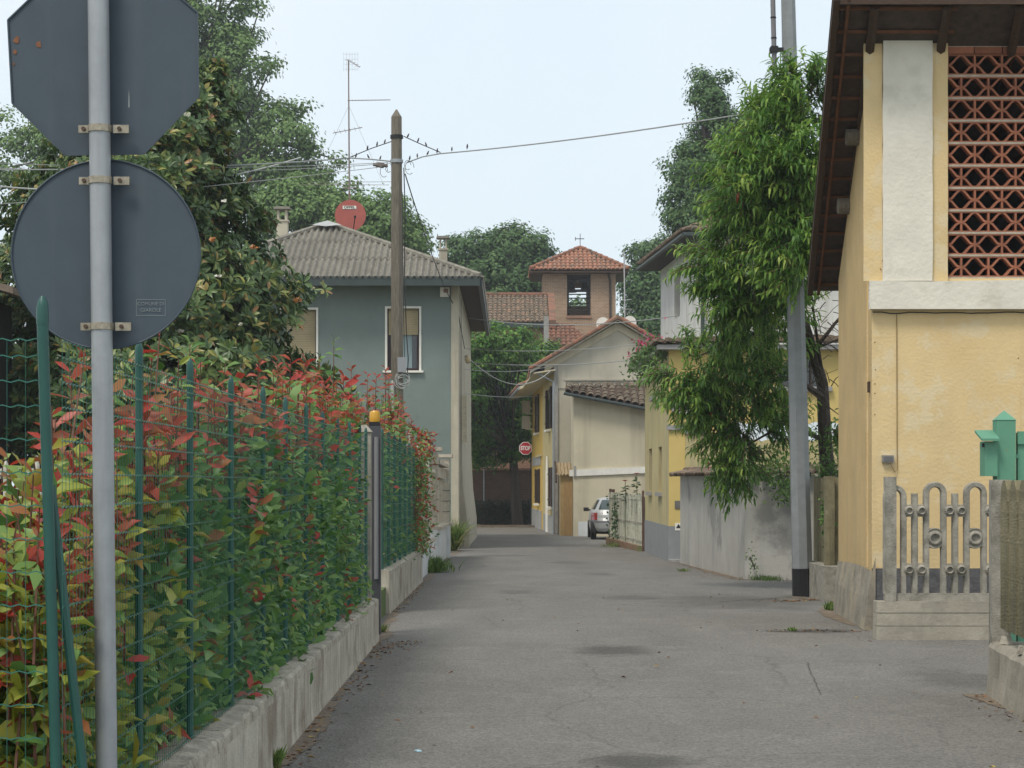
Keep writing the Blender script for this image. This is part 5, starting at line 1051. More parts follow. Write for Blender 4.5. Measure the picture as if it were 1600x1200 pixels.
# ------------------------------------------------------------------ yellow barn (right foreground)
BY = 20.8
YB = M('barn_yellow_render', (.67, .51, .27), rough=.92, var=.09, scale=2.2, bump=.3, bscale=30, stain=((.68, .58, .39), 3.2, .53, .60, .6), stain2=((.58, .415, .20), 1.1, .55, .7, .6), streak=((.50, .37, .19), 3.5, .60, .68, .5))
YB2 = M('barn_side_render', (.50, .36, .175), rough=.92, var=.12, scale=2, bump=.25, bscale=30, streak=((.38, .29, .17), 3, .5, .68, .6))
WB = M('barn_whitewash', (.70, .66, .565), rough=.92, var=.08, scale=3, bump=.35, bscale=22, stain=((.55, .51, .42), 2.6, .55, .68, .6))
BPL = M('broken_plinth_render', (.25, .225, .18), rough=.95, var=.3, scale=4, bump=.6, bscale=18, stain=((.36, .31, .22), 2.2, .5, .62, .8))
barn = thing('barn', 'yellow barn with terracotta grille and white pilaster on the right', 'barn', (6, 22.5, 0))
X0, X1 = 3.68, 7.2; XB = 3.84; YBk = 23.9; zf = pyZ(58, BY); zbk = pyZ(438, YBk)
gx0, gx1, gz0, gz1 = pxX(1480, BY), 6.1, pyZ(435, BY), pyZ(71, BY)
zbase = pyZ(888, BY)
mb = MB(); wall_open(mb, (X0, BY, 0), (1, 0, 0), (0, -1, 0), X1 - X0, zbase, zf, [(gx0 - X0, gx1 - X0, gz0, gz1)], d=.3); obj('front_wall', mb, YB, barn)
mb = MB(); n = 6
for i in range(n):
    f0, f1 = i / n, (i + 1) / n; P = lambda f: (X0 + (XB - X0) * f - .0, BY + (YBk - BY) * f); a, b_ = P(f0), P(f1); mb.quad((b_[0], b_[1], .3), (a[0], a[1], .3), (a[0], a[1], zf + (zbk - zf) * f0), (b_[0], b_[1], zf + (zbk - zf) * f1))
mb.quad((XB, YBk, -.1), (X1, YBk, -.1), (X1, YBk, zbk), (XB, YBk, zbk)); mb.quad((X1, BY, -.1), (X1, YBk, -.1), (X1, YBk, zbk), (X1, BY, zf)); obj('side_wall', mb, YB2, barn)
mb = MB(); r_ = random.Random(8); n = 30; lo, md, hi = [], [], []
for i in range(n + 1):
    f = i / n; x, y = X0 + (XB - X0) * f, BY - .05 + (YBk - BY + .05) * f; lo.append((x - .09 + .03 * f, y, -.05)); md.append((x - .05 + r_.uniform(-.004, .004), y, .32)); hi.append((x - .006, y, .60 + .02 * math.sin(f * 4)))
for i in range(n): mb.quad(lo[i + 1], lo[i], md[i], md[i + 1]); mb.quad(md[i + 1], md[i], hi[i], hi[i + 1])
mb.quad(lo[0], (X0 + .03, BY - .05, -.05), (X0 + .03, BY - .05, zbase + .12), hi[0], md[0]); obj('side_plinth', mb, BPL, barn, smooth=True)
mb = MB(); mb.bb(X0 + .03, X1, BY - .03, BY + .2, -.05, zbase - .003); obj('front_plinth', mb, M('dark_stone_plinth', (.10, .10, .105), var=.35, scale=12, bump=.4), barn)
mb = MB(); px_ = lambda p: pxX(p, BY)
def rough_panel(x0, x1, z0, z1, y0, y1, seed, amp=.01):
    r_ = random.Random(seed); m = MB(); n = 14; L0 = [(x0 + r_.uniform(-amp, amp) * .4, z0 + (z1 - z0) * i / n) for i in range(n + 1)]; R0 = [(x1 + r_.uniform(-amp, amp) * .4, z0 + (z1 - z0) * i / n) for i in range(n + 1)]
    T = [(x1 + (x0 - x1) * i / 6, z1 + r_.uniform(-amp, amp) * 2.2) for i in range(1, 6)]
    m.prism(L0[:1] + R0 + T + list(reversed(L0))[:-1], y0, y1); return m
obj('pilaster', rough_panel(px_(1378), px_(1455), pyZ(440, BY) + .002, pyZ(18, BY), BY - .07, BY - .002, 3), WB, barn)
mb = rough_panel(px_(1349), px_(1378) - .003, pyZ(440, BY) + .002, pyZ(26, BY), BY - .03, BY - .002, 4, .004); obj('pilaster_margin', mb, YB, barn)
mb = rough_panel(px_(1455) + .003, px_(1480), pyZ(440, BY) + .002, pyZ(28, BY), BY - .035, BY - .002, 5, .004); obj('pilaster_margin', mb, YB, barn)
mb = rough_panel(px_(1357), X1, pyZ(484, BY), pyZ(440, BY), BY - .1, BY - .002, 6, .006); obj('white_band', mb, WB, barn)
b = MB(); r_ = random.Random(2); pts_ = [(px_(1364) + i * .09, BY - .012, pyZ(487, BY) - .012 + r_.uniform(-.008, .008)) for i in range(20)]; b.tube(pts_, .006, 5); obj('wall_cable', b, CABLE_D, barn)
b = MB(); b.tube([(px_(1401), BY - .008, pyZ(490, BY)), (px_(1401.5), BY - .008, pyZ(690, BY)), (px_(1402), BY - .01, pyZ(733, BY)), (px_(1398), BY - .03, pyZ(738, BY)), (px_(1390), BY - .03, pyZ(724, BY))], .005, 5); obj('bell_wire', b, M('ochre_wire', (.28, .19, .08)), barn)
b = MB(); c = at(1386.5, 717, BY); b.bb(c.x - .058, c.x + .058, BY - .05, BY - .002, c.z - .036, c.z + .036); wb_ = obj('switch_box', b, M('grey_box', (.22, .21, .20), rough=.5), barn); b = MB(); b.bb(c.x - .045, c.x + .045, BY - .055, BY - .051, c.z - .022, c.z + .022); obj('box_lid', b, M('dark_grey_lid', (.13, .13, .13)), wb_)
b = MB(); b.bb(X0 - .012, X0 + .03, BY + .12, BY + .2, pyZ(612, BY), pyZ(595, BY)); obj('iron_tie', b, BROWNW, barn)
b = MB(); r_ = random.Random(21)
for px, py in ((1366, 535), (1367, 578), (1366, 615), (1366, 648), (1366, 600), (1378, 408), (1375, 421), (1360, 66), (1590, 560)): b.lathe([(.008, 0), (.006, .006)], (px_(px), BY - .036, pyZ(py, BY)), 6, 'Y')
obj('nail', b, RUST, barn, kind='stuff')
# terracotta grille: one block per object
gcw, grh = .276, (gz1 - .085 - gz0) / 10
def grille_block(w, h):
    m = MB(); d = .10; t = .021
    def bar(pts):
        n = len(pts); bb_ = len(m.v)
        for i, (x, z) in enumerate(pts):
            dx = pts[min(i + 1, n - 1)][0] - pts[max(i - 1, 0)][0]; dz = pts[min(i + 1, n - 1)][1] - pts[max(i - 1, 0)][1]; l = math.hypot(dx, dz); ox, oz = -dz / l * t / 2, dx / l * t / 2
            m.v += [(x + ox, -d / 2, z + oz), (x - ox, -d / 2, z - oz), (x - ox, d / 2, z - oz), (x + ox, d / 2, z + oz)]
        for i in range(n - 1):
            for k in range(4): m.f.append((bb_ + i * 4 + k, bb_ + i * 4 + (k + 1) % 4, bb_ + i * 4 + 4 + (k + 1) % 4, bb_ + i * 4 + 4 + k)); m.mi.append(0)
    for sx in (-1, 1):
        for sz in (-1, 1):      # ogee from the side node up to the middle of the edge
            bar([(sx * w * .49, 0), (sx * w * .34, sz * h * .07), (sx * w * .2, sz * h * .27), (sx * w * .10, sz * h * .40), (0, sz * h * .455)])
    bar([(-w * .49, -h * .455), (-w * .49, 0), (-w * .49, h * .455)])
    m.box((-w * .49, 0, 0), (w * .16, d + .004, h * .09))
    return m
gm = grille_block(gcw, grh); gm.v = [tuple(Vector(v) + ORG[barn.name]) for v in gm.v]; gsrc = obj('grille_block', gm, CLAYGRILLE, barn); col.objects.unlink(gsrc)
for r in range(10):
    zc_ = gz0 + grh * (r + .5); off = (r % 2) * .5; x = gx0 + gcw * (.02 + off)
    while x < gx1 - .12:
        o = piece(gsrc, barn, Vector((x, BY + .06, zc_)) - ORG[barn.name])
        x += gcw
    b = MB(); b.bb(gx0, gx1, BY + .004, BY + .115, zc_ - grh / 2 - .004, zc_ - grh / 2 + .017); obj('mortar_course', b, MORTAR, barn)
    b = MB(); b.bb(gx0, gx1, BY + .008, BY + .11, zc_ - grh / 2 + .018, zc_ - grh / 2 + .03); b.bb(gx0, gx1, BY + .008, BY + .11, zc_ + grh / 2 - .017, zc_ + grh / 2 - .005); obj('clay_rail', b, CLAYGRILLE, barn)
x = gx0 - .01; b = MB(); b.box(ORG[barn.name], (.275, .1, .07)); bsrc = obj('brick', b, CLAYGRILLE, barn); col.objects.unlink(bsrc)
while x < gx1 - .2: piece(bsrc, barn, Vector((x + .145, BY + .06, gz1 - .046)) - ORG[barn.name]); x += .285
b = MB(); b.bb(gx0 + .01, gx1, BY + .003, BY + .12, gz1 - .012, gz1); obj('mortar_bed', b, MORTAR, barn)
b = MB(); b.tube([(gx0 - .05, BY + .1, pyZ(58, BY)), (gx0 + .4, BY + .09, pyZ(54, BY)), (gx1 + .2, BY + .1, pyZ(56, BY))], .085, 8); obj('lintel_log', b, BROWNW, barn)
# roof: high at the front, falling away behind
ra, rb = Vector((3.18, 20.15, pyZ(0, 20.15) + .05)), Vector((3.57, 24.6, pyZ(452, 24.6)))
ra.z = 6.32; rc, rd = Vector((X1 + .6, 24.6, rb.z)), Vector((X1 + .6, 20.15, ra.z))
b = MB(); b.slab([ra + Vector((.1, 0, 0)), rd, rc, rb + Vector((.08, 0, 0))], .02); obj('roof_deck', b, M('dark_tile_underside', (.07, .05, .04), var=.4, scale=9), barn)
obj('roof_tiles', tile_plane((rb.x, rb.y, rb.z + .03), (rc.x, rc.y, rc.z + .03), (ra.x, ra.y, ra.z + .03), (rd.x, rd.y, rd.z + .03), pitch=.22, course=.4, r=.09), TERRA_OLD, barn, kind='stuff')
BAT = M('brown_batten', (.13, .055, .025), var=.3, scale=8)
b = MB(); b.tube([ra + Vector((.04, 0, -.05)), rb + Vector((.04, 0, -.05))], .045, 4); obj('verge_rafter', b, BROWNW, barn)
b = MB(); b.tube([ra + Vector((.16, 0, -.06)), rb + Vector((.14, 0, -.06))], .022, 4); obj('verge_batten', b, BAT, barn)
for i in range(15):
    p = ra.lerp(rb, (i + .5) / 15) + Vector((.05, 0, -.035)); b = MB(); b.bb(p.x, p.x + 1.2, p.y - .02, p.y + .02, p.z - .02, p.z + .012); obj('batten', b, BAT, barn)
for i in range(5):
    f = .30 + .0 * i; p = ra.lerp(rb, 0.02) + Vector((.42 + i * .72, 0, -.075)); q = ra.lerp(rb, .98) + Vector((.42 + i * .72, 0, -.075)); b = MB(); b.tube([p, q], .05, 6); obj('rafter', b, BROWNW, barn)
for px, py, Y_ in ((1336, 62, 20.95), (1325, 214, 21.9), (1312, 322, 22.8)):
    c = at(px, py, Y_); b = MB(); b.tube([(c.x - .02, Y_, c.z), (c.x + .9, Y_, c.z)], .09, 9); obj('purlin', b, OLDWOOD, barn)
b = MB(); b.bb(3.25, X1 + .5, 20.16, 20.2, ra.z - .11, ra.z - .025); obj('front_fascia', b, BROWNW, barn)
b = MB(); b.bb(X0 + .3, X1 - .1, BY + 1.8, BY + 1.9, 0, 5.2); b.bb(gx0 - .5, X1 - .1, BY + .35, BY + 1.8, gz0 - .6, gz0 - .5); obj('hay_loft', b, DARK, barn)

# ------------------------------------------------------------------ ornamental concrete fence panel
FY = 19.6; fp = thing('ornamental_fence', 'grey concrete ornamental fence panel with loops in front of the yellow barn', 'fence', (4.1, FY, 0)); ppx = lambda p: pxX(p, FY)
b = MB(); rows_ = [(-.05, .13), (.135, .255), (.26, .366)]
for k, (z0, z1) in enumerate(rows_): bq = MB(); bq.bb(ppx(1367) + .003 * k, 5.2, FY - .09 + .004 * (k % 2), FY + .12, z0, z1); obj('plinth_course', bq, CONC2, fp)
b = MB(); b.bb(ppx(1382), ppx(1399), FY - .06, FY + .05, .369, pyZ(745, FY)); obj('post', b, CONC_GREY, fp)
b = MB(); b.bb(ppx(1400.5), 5.2, FY - .035, FY + .045, pyZ(939, FY), pyZ(927, FY)); obj('bottom_rail', b, CONC_GREY, fp)
def bar2(pts, t, d, name='bar'):
    m = MB(); n = len(pts)
    for i, (x, z) in enumerate(pts):
        dx = pts[min(i + 1, n - 1)][0] - pts[max(i - 1, 0)][0]; dz = pts[min(i + 1, n - 1)][1] - pts[max(i - 1, 0)][1]; l = math.hypot(dx, dz); ox, oz = -dz / l * t / 2, dx / l * t / 2; c_ = .22 * t
        for a, yy in ((1, -d / 2 + c_), (.72, -d / 2), (-.72, -d / 2), (-1, -d / 2 + c_), (-1, d / 2), (1, d / 2)): m.v.append((x + ox * a, FY + yy, z + oz * a))
    for i in range(n - 1):
        for k in range(6): m.f.append((i * 6 + k, i * 6 + (k + 1) % 6, i * 6 + 6 + (k + 1) % 6, i * 6 + 6 + k)); m.mi.append(0)
    m.f.append(tuple(range(6))); m.f.append(tuple((n - 1) * 6 + k for k in reversed(range(6)))); m.mi += [0, 0]
    return obj(name, m, CONC_GREY, fp)
zr = pyZ(928, FY)
def loop(pl, pr, top, zb=zr):
    xl_, xr_ = ppx(pl), ppx(pr); cx_ = (xl_ + xr_) / 2; r0 = (xr_ - xl_) / 2; zt_ = pyZ(top, FY) - r0
    bar2([(xl_, zb), (xl_, zt_)] + [(cx_ - r0 * math.cos(a), zt_ + r0 * math.sin(a)) for a in [k * math.pi / 10 for k in range(1, 10)]] + [(xr_, zt_), (xr_, zb)], .052, .075, 'loop')
loop(1447, 1474, 757); loop(1510, 1537, 757); loop(1573, 1600, 757); loop(1384.5, 1411.5, 762)
for px in (1429, 1492, 1555): bar2([(ppx(px), zr), (ppx(px), pyZ(771, FY))], .055, .075)
for px in (1460, 1523, 1586):
    m = MB(); m.lathe([(.03, .0), (.045, .03), (.055, .03), (.075, .0), (.095, .012), (.1, -.01), (.1, -.07)], (ppx(px), FY - .025, pyZ(841, FY)), 20, 'Y'); obj('rosette', m, CONC_GREY, fp, smooth=True)
for py in (798, 890):
    for px in (1419, 1438.5, 1482, 1500.5, 1545, 1564):
        m = MB(); m.box((ppx(px), FY, pyZ(py, FY)), (.085, .06, .115)); m.lathe([(.02, .0), (.032, .03), (.045, .0), (.05, -.02)], (ppx(px), FY - .05, pyZ(py, FY)), 12, 'Y'); obj('knob', m, CONC_GREY, fp)

# ------------------------------------------------------------------ mossy picket fence at the right edge
pk = thing('concrete_picket_fence', 'mossy concrete picket fence on a low wall at the right edge', 'fence', (3.35, 13.5, 0))
w0, w1 = Vector((3.385, 14.5, 0)), Vector((3.05, 10.6, 0)); d = (w1 - w0).normalized(); n_ = Vector((-d.y, d.x, 0)); n_ = n_ if n_.x > 0 else -n_
r_ = random.Random(6); mb = MB(); k = 26; ring = []
for i in range(k + 1):
    p = w0.lerp(w1, i / k); j = lambda s=.012: r_.uniform(-s, s); zt_ = .38
    ring.append([p + Vector((-.02, 0, -.05)), p + Vector((j(), 0, .15)), p + Vector((j(), 0, zt_ - .04)), p + n_ * .03 + Vector((0, 0, zt_ + j())), p + n_ * .22 + Vector((0, 0, zt_ + j())), p + n_ * .24 + Vector((0, 0, -.05))])
for i in range(k):
    for m in range(5): mb.quad(ring[i][m], ring[i + 1][m], ring[i + 1][m + 1], ring[i][m + 1])
mb.quad(*ring[0]); mb.quad(*reversed(ring[-1])); obj('base_wall', mb, CONC2, pk)
ang = math.atan2(d.y, d.x); zt_ = 1.50
pb = MB(); pr = [(-.036, 0), (.036, 0), (.036, .86), (.030, .94), (.012, 1.0), (-.012, 1.0), (-.030, .94), (-.036, .86)]
pb.prism([(x, z * 1.03) for x, z in pr], -.03, .03); pb.v = [tuple(Vector(v) + ORG[pk.name]) for v in pb.v]; psrc = obj('picket', pb, MOSSY, pk); col.objects.unlink(psrc)
L_ = (w1 - w0).length; k = int(L_ / .36)
for i in range(k):
    p = w0.lerp(w1, (i + .9) / k) + n_ * .09; o = piece(psrc, pk, Vector((p.x, p.y, .485)) - ORG[pk.name], rz=ang); o.scale = (4.3, 1, 1)
b = MB(); p = w0 + n_ * .07; b.box((p.x + .02, p.y + .02, .93), (.15, .13, 1.18), rz=ang); obj('end_post', b, CONC_GREY, pk)
for z in (.53, 1.28):
    b = MB(); m_ = w0.lerp(w1, .5) + n_ * .15; b.box((m_.x, m_.y, z), (L_, .06, .10), rz=ang); obj('rail', b, MOSSY, pk)
b = MB(); r_ = random.Random(10)
for i in range(14):
    p = w0.lerp(w1, r_.uniform(.03, .7)) + n_ * r_.uniform(.05, .12); b.box((p.x, p.y, .41), (r_.uniform(.05, .11), r_.uniform(.04, .07), r_.uniform(.03, .06)), rz=r_.uniform(0, 3), top=(.7, .7))
obj('rubble', b, CONC_TOP, pk, kind='stuff')
# green gate post and letterbox behind it
GRN = M('faded_green_paint', (.115, .29, .19), rough=.5, var=.08, scale=5, stain=((.26, .20, .10), 7, .66, .72, .8))
GY = 15.0; gq = lambda p: pxX(p, GY); gt = thing('green_gate', 'green painted metal gate with pointed post behind the mossy pickets', 'gate', (gq(1570), GY, 0))
b = MB(); b.bb(gq(1554.5), gq(1584), GY - .06, GY + .07, 0, pyZ(656, GY)); gpst = obj('gate_post', b, GRN, gt)
b = MB(); b.box((gq(1569.2), GY + .005, pyZ(649, GY)), (.145, .14, .07), top=(.02, .02)); obj('post_cap', b, GRN, gpst)
b = MB(); b.bb(gq(1589), gq(1589) + .9, GY + .012, GY + .03, .2, pyZ(676, GY)); lf = obj('gate_leaf', b, GRN, gt)
for i in range(9): b = MB(); b.bb(gq(1589) + i * .1 + .004, gq(1589) + i * .1 + .096, GY - .01, GY + .01, .2, pyZ(674, GY)); obj('board', b, GRN, lf)
b = MB(); b.bb(gq(1588.5), gq(1588.5) + .9, GY - .03, GY - .012, pyZ(694, GY), pyZ(693, GY) + .08); obj('top_rail', b, GRN, lf)
b = MB(); b.bb(gq(1584), gq(1590), GY - .02, GY + .02, pyZ(716, GY), pyZ(710, GY)); obj('hinge', b, GRN, gpst)
lbx = thing('letterbox', 'faded green letterbox with sloping lid fixed to the green gate post', 'letterbox', (gq(1543), GY, pyZ(744, GY)))
b = MB(); b.bb(gq(1534), gq(1554) - .002, GY - .1, GY + .06, pyZ(744, GY), pyZ(690, GY)); obj('box', b, GRN, lbx)
b = MB(); za_, zb_ = pyZ(688, GY), pyZ(676, GY); b.slab([(gq(1526), GY - .16, za_ + .01), (gq(1554.2), GY - .16, za_ + .01), (gq(1554.2), GY + .06, zb_ + .02), (gq(1526), GY + .06, zb_ + .02)], .018); obj('lid', b, GRN, lbx)
b = MB(); b.bb(gq(1533.5) - .012, gq(1533.8), GY - .09, GY - .06, pyZ(699, GY), pyZ(693, GY)); obj('catch', b, BLACK, lbx)
# ------------------------------------------------------------------ photinia hedges
PHOT = leafmat('photinia_leaf', [(0, (.028, .08, .018)), (.22, (.095, .215, .05)), (.4, (.235, .375, .11)), (.52, (.34, .37, .045)), (.64, (.30, .19, .05)), (.76, (.36, .09, .045)), (.9, (.42, .045, .035)), (1, (.48, .14, .09))], rough=.42, trans=.36, spec=.36)
STEM = M('red_brown_stem', (.13, .06, .04), var=.3)
def hedge(name, label, y0, y1, xf, depth, topf, zb, nshoot, per, group, yellow=lambda y: 0, fill=6000, out=.012):
    t = thing(name, label, 'hedge', (xf - depth / 2, (y0 + y1) / 2, zb), group)
    Ys = y0 + (y1 - y0) * nr.rand(nshoot) ** 1.25; back = nr.rand(nshoot) ** 2.0; X = xf - depth * back + np.where((Ys > 10.3) & (Ys < 18.6) & (back < .3) & (nr.rand(nshoot) < .8), np.abs(nr.normal(.03, .06, nshoot)), nr.normal(0, out, nshoot))
    top = np.array([topf(y) for y in Ys]) + nr.normal(0, .04, nshoot); g = np.array([gz(y) for y in Ys])
    h = nr.rand(nshoot) * .93; tall = nr.rand(nshoot) < .13; h = np.where(tall, 1 + .09 * nr.normal(size=nshoot) , h); Zt = zb + (top - zb) * h
    ax = np.stack([nr.normal(.3, .3, nshoot) * np.clip(1 - h * .7, .1, 1), nr.normal(-.05, .3, nshoot), np.full(nshoot, 1.0)], 1); ax[:, 2] -= .7 * (nr.rand(nshoot) < .35) * np.clip(1 - h, 0, 1); ax[:, :2] *= np.where(tall, .5, 1)[:, None]; ax /= np.linalg.norm(ax, axis=1, keepdims=True)
    pr = np.where(h > .88, .66, np.where(h > .78, .26, np.where(h > .6, .12, .09))); X = np.where(h > .72, np.minimum(X, xf), X); red = nr.rand(nshoot) < pr * np.where((Ys < 8.6) & (h < .86), .3, 1); yel = np.array([yellow(y) for y in Ys])
    clump = .5 + .5 * np.sin(Ys * 3.1 + 2.2 * h * 3) * np.sin(Ys * 7.3 - h * 9)
    P, D, N, L, W, Hh = [], [], [], [], [], []; sz = np.clip(np.exp(nr.normal(-.06, .22, nshoot)), .5, 1.45)
    for k in range(per):
        f = k / per; a = k * 2.4 + nr.rand(nshoot) * .8; slen = .20 + .10 * nr.rand(nshoot)
        b = np.stack([X, Ys, Zt + g], 1) - ax * (slen * f)[:, None]
        s1 = np.cross(ax, [0, 1., 0]); s1 /= np.linalg.norm(s1, axis=1, keepdims=True); s2 = np.cross(ax, s1)
        rad = s1 * np.cos(a)[:, None] + s2 * np.sin(a)[:, None]; el = .95 - .95 * f + nr.normal(0, .25, nshoot)
        d = rad + ax * el[:, None]; d[:, 2] -= .3 * f
        P.append(b); D.append(d); N.append(ax * .5 + rv(nshoot) * .45 + [.55, -.35, .45]); L.append(nr.uniform(.085, .135, nshoot) * (.6 + .6 * f) * sz); W.append(nr.uniform(.042, .06, nshoot) * (.65 + .45 * f) * sz)
        hr = nr.uniform(.70, 1.0, nshoot) - .12 * f; hg_ = nr.beta(2, 2, nshoot) * .32 + .14 * clump + .04; hy = nr.uniform(.42, .60, nshoot)
        hu = np.where(red & (f < .7), hr, np.where(nr.rand(nshoot) < yel, hy, hg_)); Hh.append(hu)
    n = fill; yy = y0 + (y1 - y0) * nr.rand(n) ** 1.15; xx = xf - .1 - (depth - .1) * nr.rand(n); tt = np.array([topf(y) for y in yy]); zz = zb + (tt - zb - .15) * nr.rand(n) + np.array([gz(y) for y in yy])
    P.append(np.stack([xx, yy, zz], 1)); D.append(rv(n)); N.append(rv(n) + [.4, 0, .6]); L.append(nr.uniform(.06, .1, n)); W.append(nr.uniform(.03, .045, n)); Hh.append(np.where(nr.rand(n) < np.array([yellow(y) for y in yy]), nr.uniform(.35, .58, n), nr.uniform(0, .14, n)))  # most inner fill leaves take the darkest hues, painting shade into the gaps
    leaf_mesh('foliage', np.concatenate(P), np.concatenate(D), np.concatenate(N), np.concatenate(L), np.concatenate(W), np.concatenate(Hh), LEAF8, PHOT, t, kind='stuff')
    mb = MB(); r_ = random.Random(31); m = int((y1 - y0) / .085)
    for i in range(m):
        y = y0 + (y1 - y0) * i / m; x = xf - .08 - r_.random() * depth * .7; zt_ = topf(y) - r_.uniform(.0, .3); mb.tube([(x, y, zb + gz(y)), (x + r_.uniform(-.04, .06), y + r_.uniform(-.08, .08), zb + (zt_ - zb) * .5 + gz(y)), (x + r_.uniform(-.06, .12), y + r_.uniform(-.14, .14), zt_ + gz(y))], [.009, .007, .003], 4, cap=False)
    for i in np.where(tall)[0]:
        p = Vector((X[i], Ys[i], Zt[i] + g[i])); a = Vector(ax[i]); mb.tube([p, p - a * .2, p - a * .5], [.0025, .004, .006], 4, cap=False)
    obj('stems', mb, STEM, t, kind='stuff'); return t
def top1(y): return float(np.interp(y, [6, 6.6, 7.5, 8.7, 10, 12, 14, 19.5], [1.05, 1.20, 1.55, 1.80, 1.93, 1.98, 2.03, 2.20])) + .05 * math.sin(y * 5.1) + .04 * math.sin(y * 11.7)
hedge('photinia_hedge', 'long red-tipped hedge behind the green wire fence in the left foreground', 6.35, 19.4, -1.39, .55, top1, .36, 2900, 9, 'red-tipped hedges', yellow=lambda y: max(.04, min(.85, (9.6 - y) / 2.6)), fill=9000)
def top2(y): return 2.2 + .22 * math.sin(y * 3.3) * .4 + (.25 if 25 < y < 31 else .1)
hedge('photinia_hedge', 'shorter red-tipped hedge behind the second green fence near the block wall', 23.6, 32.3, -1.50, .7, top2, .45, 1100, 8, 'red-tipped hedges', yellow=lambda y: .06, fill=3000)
ysh = thing('yellow_green_shrub', 'yellow-green leafy shrub filling the bottom left corner behind the wire', 'shrub', (-2.1, 6.9, .3)); n = 3600
P_ = np.stack([nr.uniform(-3.0, -1.42, n), nr.uniform(6.35, 7.6, n), .3 + (1.04 + .1 * nr.normal(size=n)) * nr.rand(n) ** .8], 1); D_ = rv(n) + [0, -.3, .2]
leaf_mesh('foliage', P_, D_, rv(n) + [0, -.5, .8], nr.uniform(.075, .12, n), nr.uniform(.032, .05, n), np.where(nr.rand(n) < .12, nr.uniform(.6, .95, n), np.where(nr.rand(n) < .5, nr.uniform(.44, .58, n), nr.uniform(.1, .44, n))), LEAF6, PHOT, ysh, kind='stuff')
b = MB(); r_ = random.Random(41)
for i in range(40): x, y = r_.uniform(-2.9, -1.45), r_.uniform(6.4, 7.5); b.tube([(x, y, .3), (x + r_.uniform(-.1, .1), y, .8), (x + r_.uniform(-.2, .2), y + r_.uniform(-.1, .1), 1.4)], [.008, .006, .003], 4, cap=False)
obj('stems', b, STEM, ysh, kind='stuff')
# leaves that have grown through and over the far end of the second fence
t = thing('photinia_bush', 'red-tipped bush hanging out over the low wall at the second fence end', 'bush', (-1.4, 31.5, .5)); n = 1500
P_ = np.stack([-1.38 + nr.normal(0, .09, n), 31.6 + nr.normal(0, .55, n), nr.uniform(.42, 2.3, n)], 1); hu = np.where(nr.rand(n) < .25 + .35 * (P_[:, 2] > 1.9), nr.uniform(.7, .95, n), nr.uniform(.05, .45, n)); D_ = rv(n) + [.5, -.3, 0]
leaf_mesh('foliage', P_, D_, rv(n) + [.3, -.2, .7], nr.uniform(.06, .1, n), nr.uniform(.028, .042, n), hu, LEAF6, PHOT, t, kind='stuff')
b = MB()
for i in range(9): b.tube([(-1.5, 31 + i * .14, .5), (-1.36 + .03 * (i % 3), 31 + i * .14, 1.9)], [.012, .005], 4)
obj('stems', b, STEM, t, kind='stuff')

# ------------------------------------------------------------------ magnolia
MAG = leafmat('magnolia_leaf', [(0, (.03, .065, .02)), (.35, (.065, .12, .035)), (.6, (.14, .20, .055)), (.74, (.26, .26, .06)), (.85, (.28, .18, .06)), (1, (.32, .16, .06))], rough=.36, trans=.15, spec=.42)
def taper(pts, rs, n=8): return MB().tube(pts, rs, n)
mg = thing('magnolia_tree', 'tall dense magnolia with glossy leaves behind the hedge and traffic signs', 'tree', (pxX(215, 34.5), 34.5, gz(34)))
MYc = 34.5
def mag_pts(n, shell):
    py = 102 + (735 - 102) * nr.rand(n) ** .72; c = np.interp(py, [100, 150, 200, 300, 735], [330, 290, 240, 205, 215]); hw = np.interp(py, [100, 150, 200, 300, 370, 440, 590, 660, 735], [16, 66, 118, 172, 192, 240, 290, 285, 240])
    wob = 1 + .10 * np.sin(py * .045) + .07 * np.sin(py * .11 + 2); a = nr.rand(n) * 2 * np.pi; lump = 1 + .12 * np.sin(3 * a + py * .02) + .09 * np.sin(7 * a + py * .07); r = (nr.rand(n) ** .5 * .75 if not shell else .80 + .22 * nr.rand(n)) * hw * wob * lump
    Y = MYc + r * np.sin(a) * MYc / F * .9; X = (c + r * np.cos(a) - HX) * MYc / F; Z = CAMZ + (HY - py) * MYc / F
    o = np.stack([np.cos(a), np.sin(a), np.full(n, .55)], 1); return np.stack([X, Y, Z], 1), o / np.linalg.norm(o, axis=1, keepdims=True)
P, D, N, L, W, Hh = [], [], [], [], [], []
for n, shell in ((5200, True), (4600, False)):
    c, o = mag_pts(n, shell); o = o + rv(n) * .45; o /= np.linalg.norm(o, axis=1, keepdims=True); hb = nr.beta(2, 2, n)
    s1 = np.cross(o, [0, 0, 1.]); s1 /= np.linalg.norm(s1, axis=1, keepdims=True); s2 = np.cross(o, s1)
    for k in range(7):
        a = k * 2 * np.pi / 7 + nr.rand(n) * .6; rad = s1 * np.cos(a)[:, None] + s2 * np.sin(a)[:, None]
        P.append(c + rad * .015); D.append(rad + o * nr.uniform(.1, .9, n)[:, None]); N.append(o * 1.0 + rv(n) * .25); L.append(nr.uniform(.14, .21, n)); W.append(nr.uniform(.06, .085, n)); Hh.append(np.clip(hb * .62 + nr.normal(0, .12, n) + (nr.rand(n) < .22) * .35, 0, 1))
leaf_mesh('crown', np.concatenate(P), np.concatenate(D), np.concatenate(N), np.concatenate(L), np.concatenate(W), np.concatenate(Hh), LEAF8, MAG, mg)
b = MB(); base = Vector((pxX(215, MYc), MYc, 0)); b.tube([base, base + Vector((.05, 0, 3)), at(260, 250, MYc), at(325, 120, MYc)], [.24, .19, .1, .02], 9); r_ = random.Random(14)
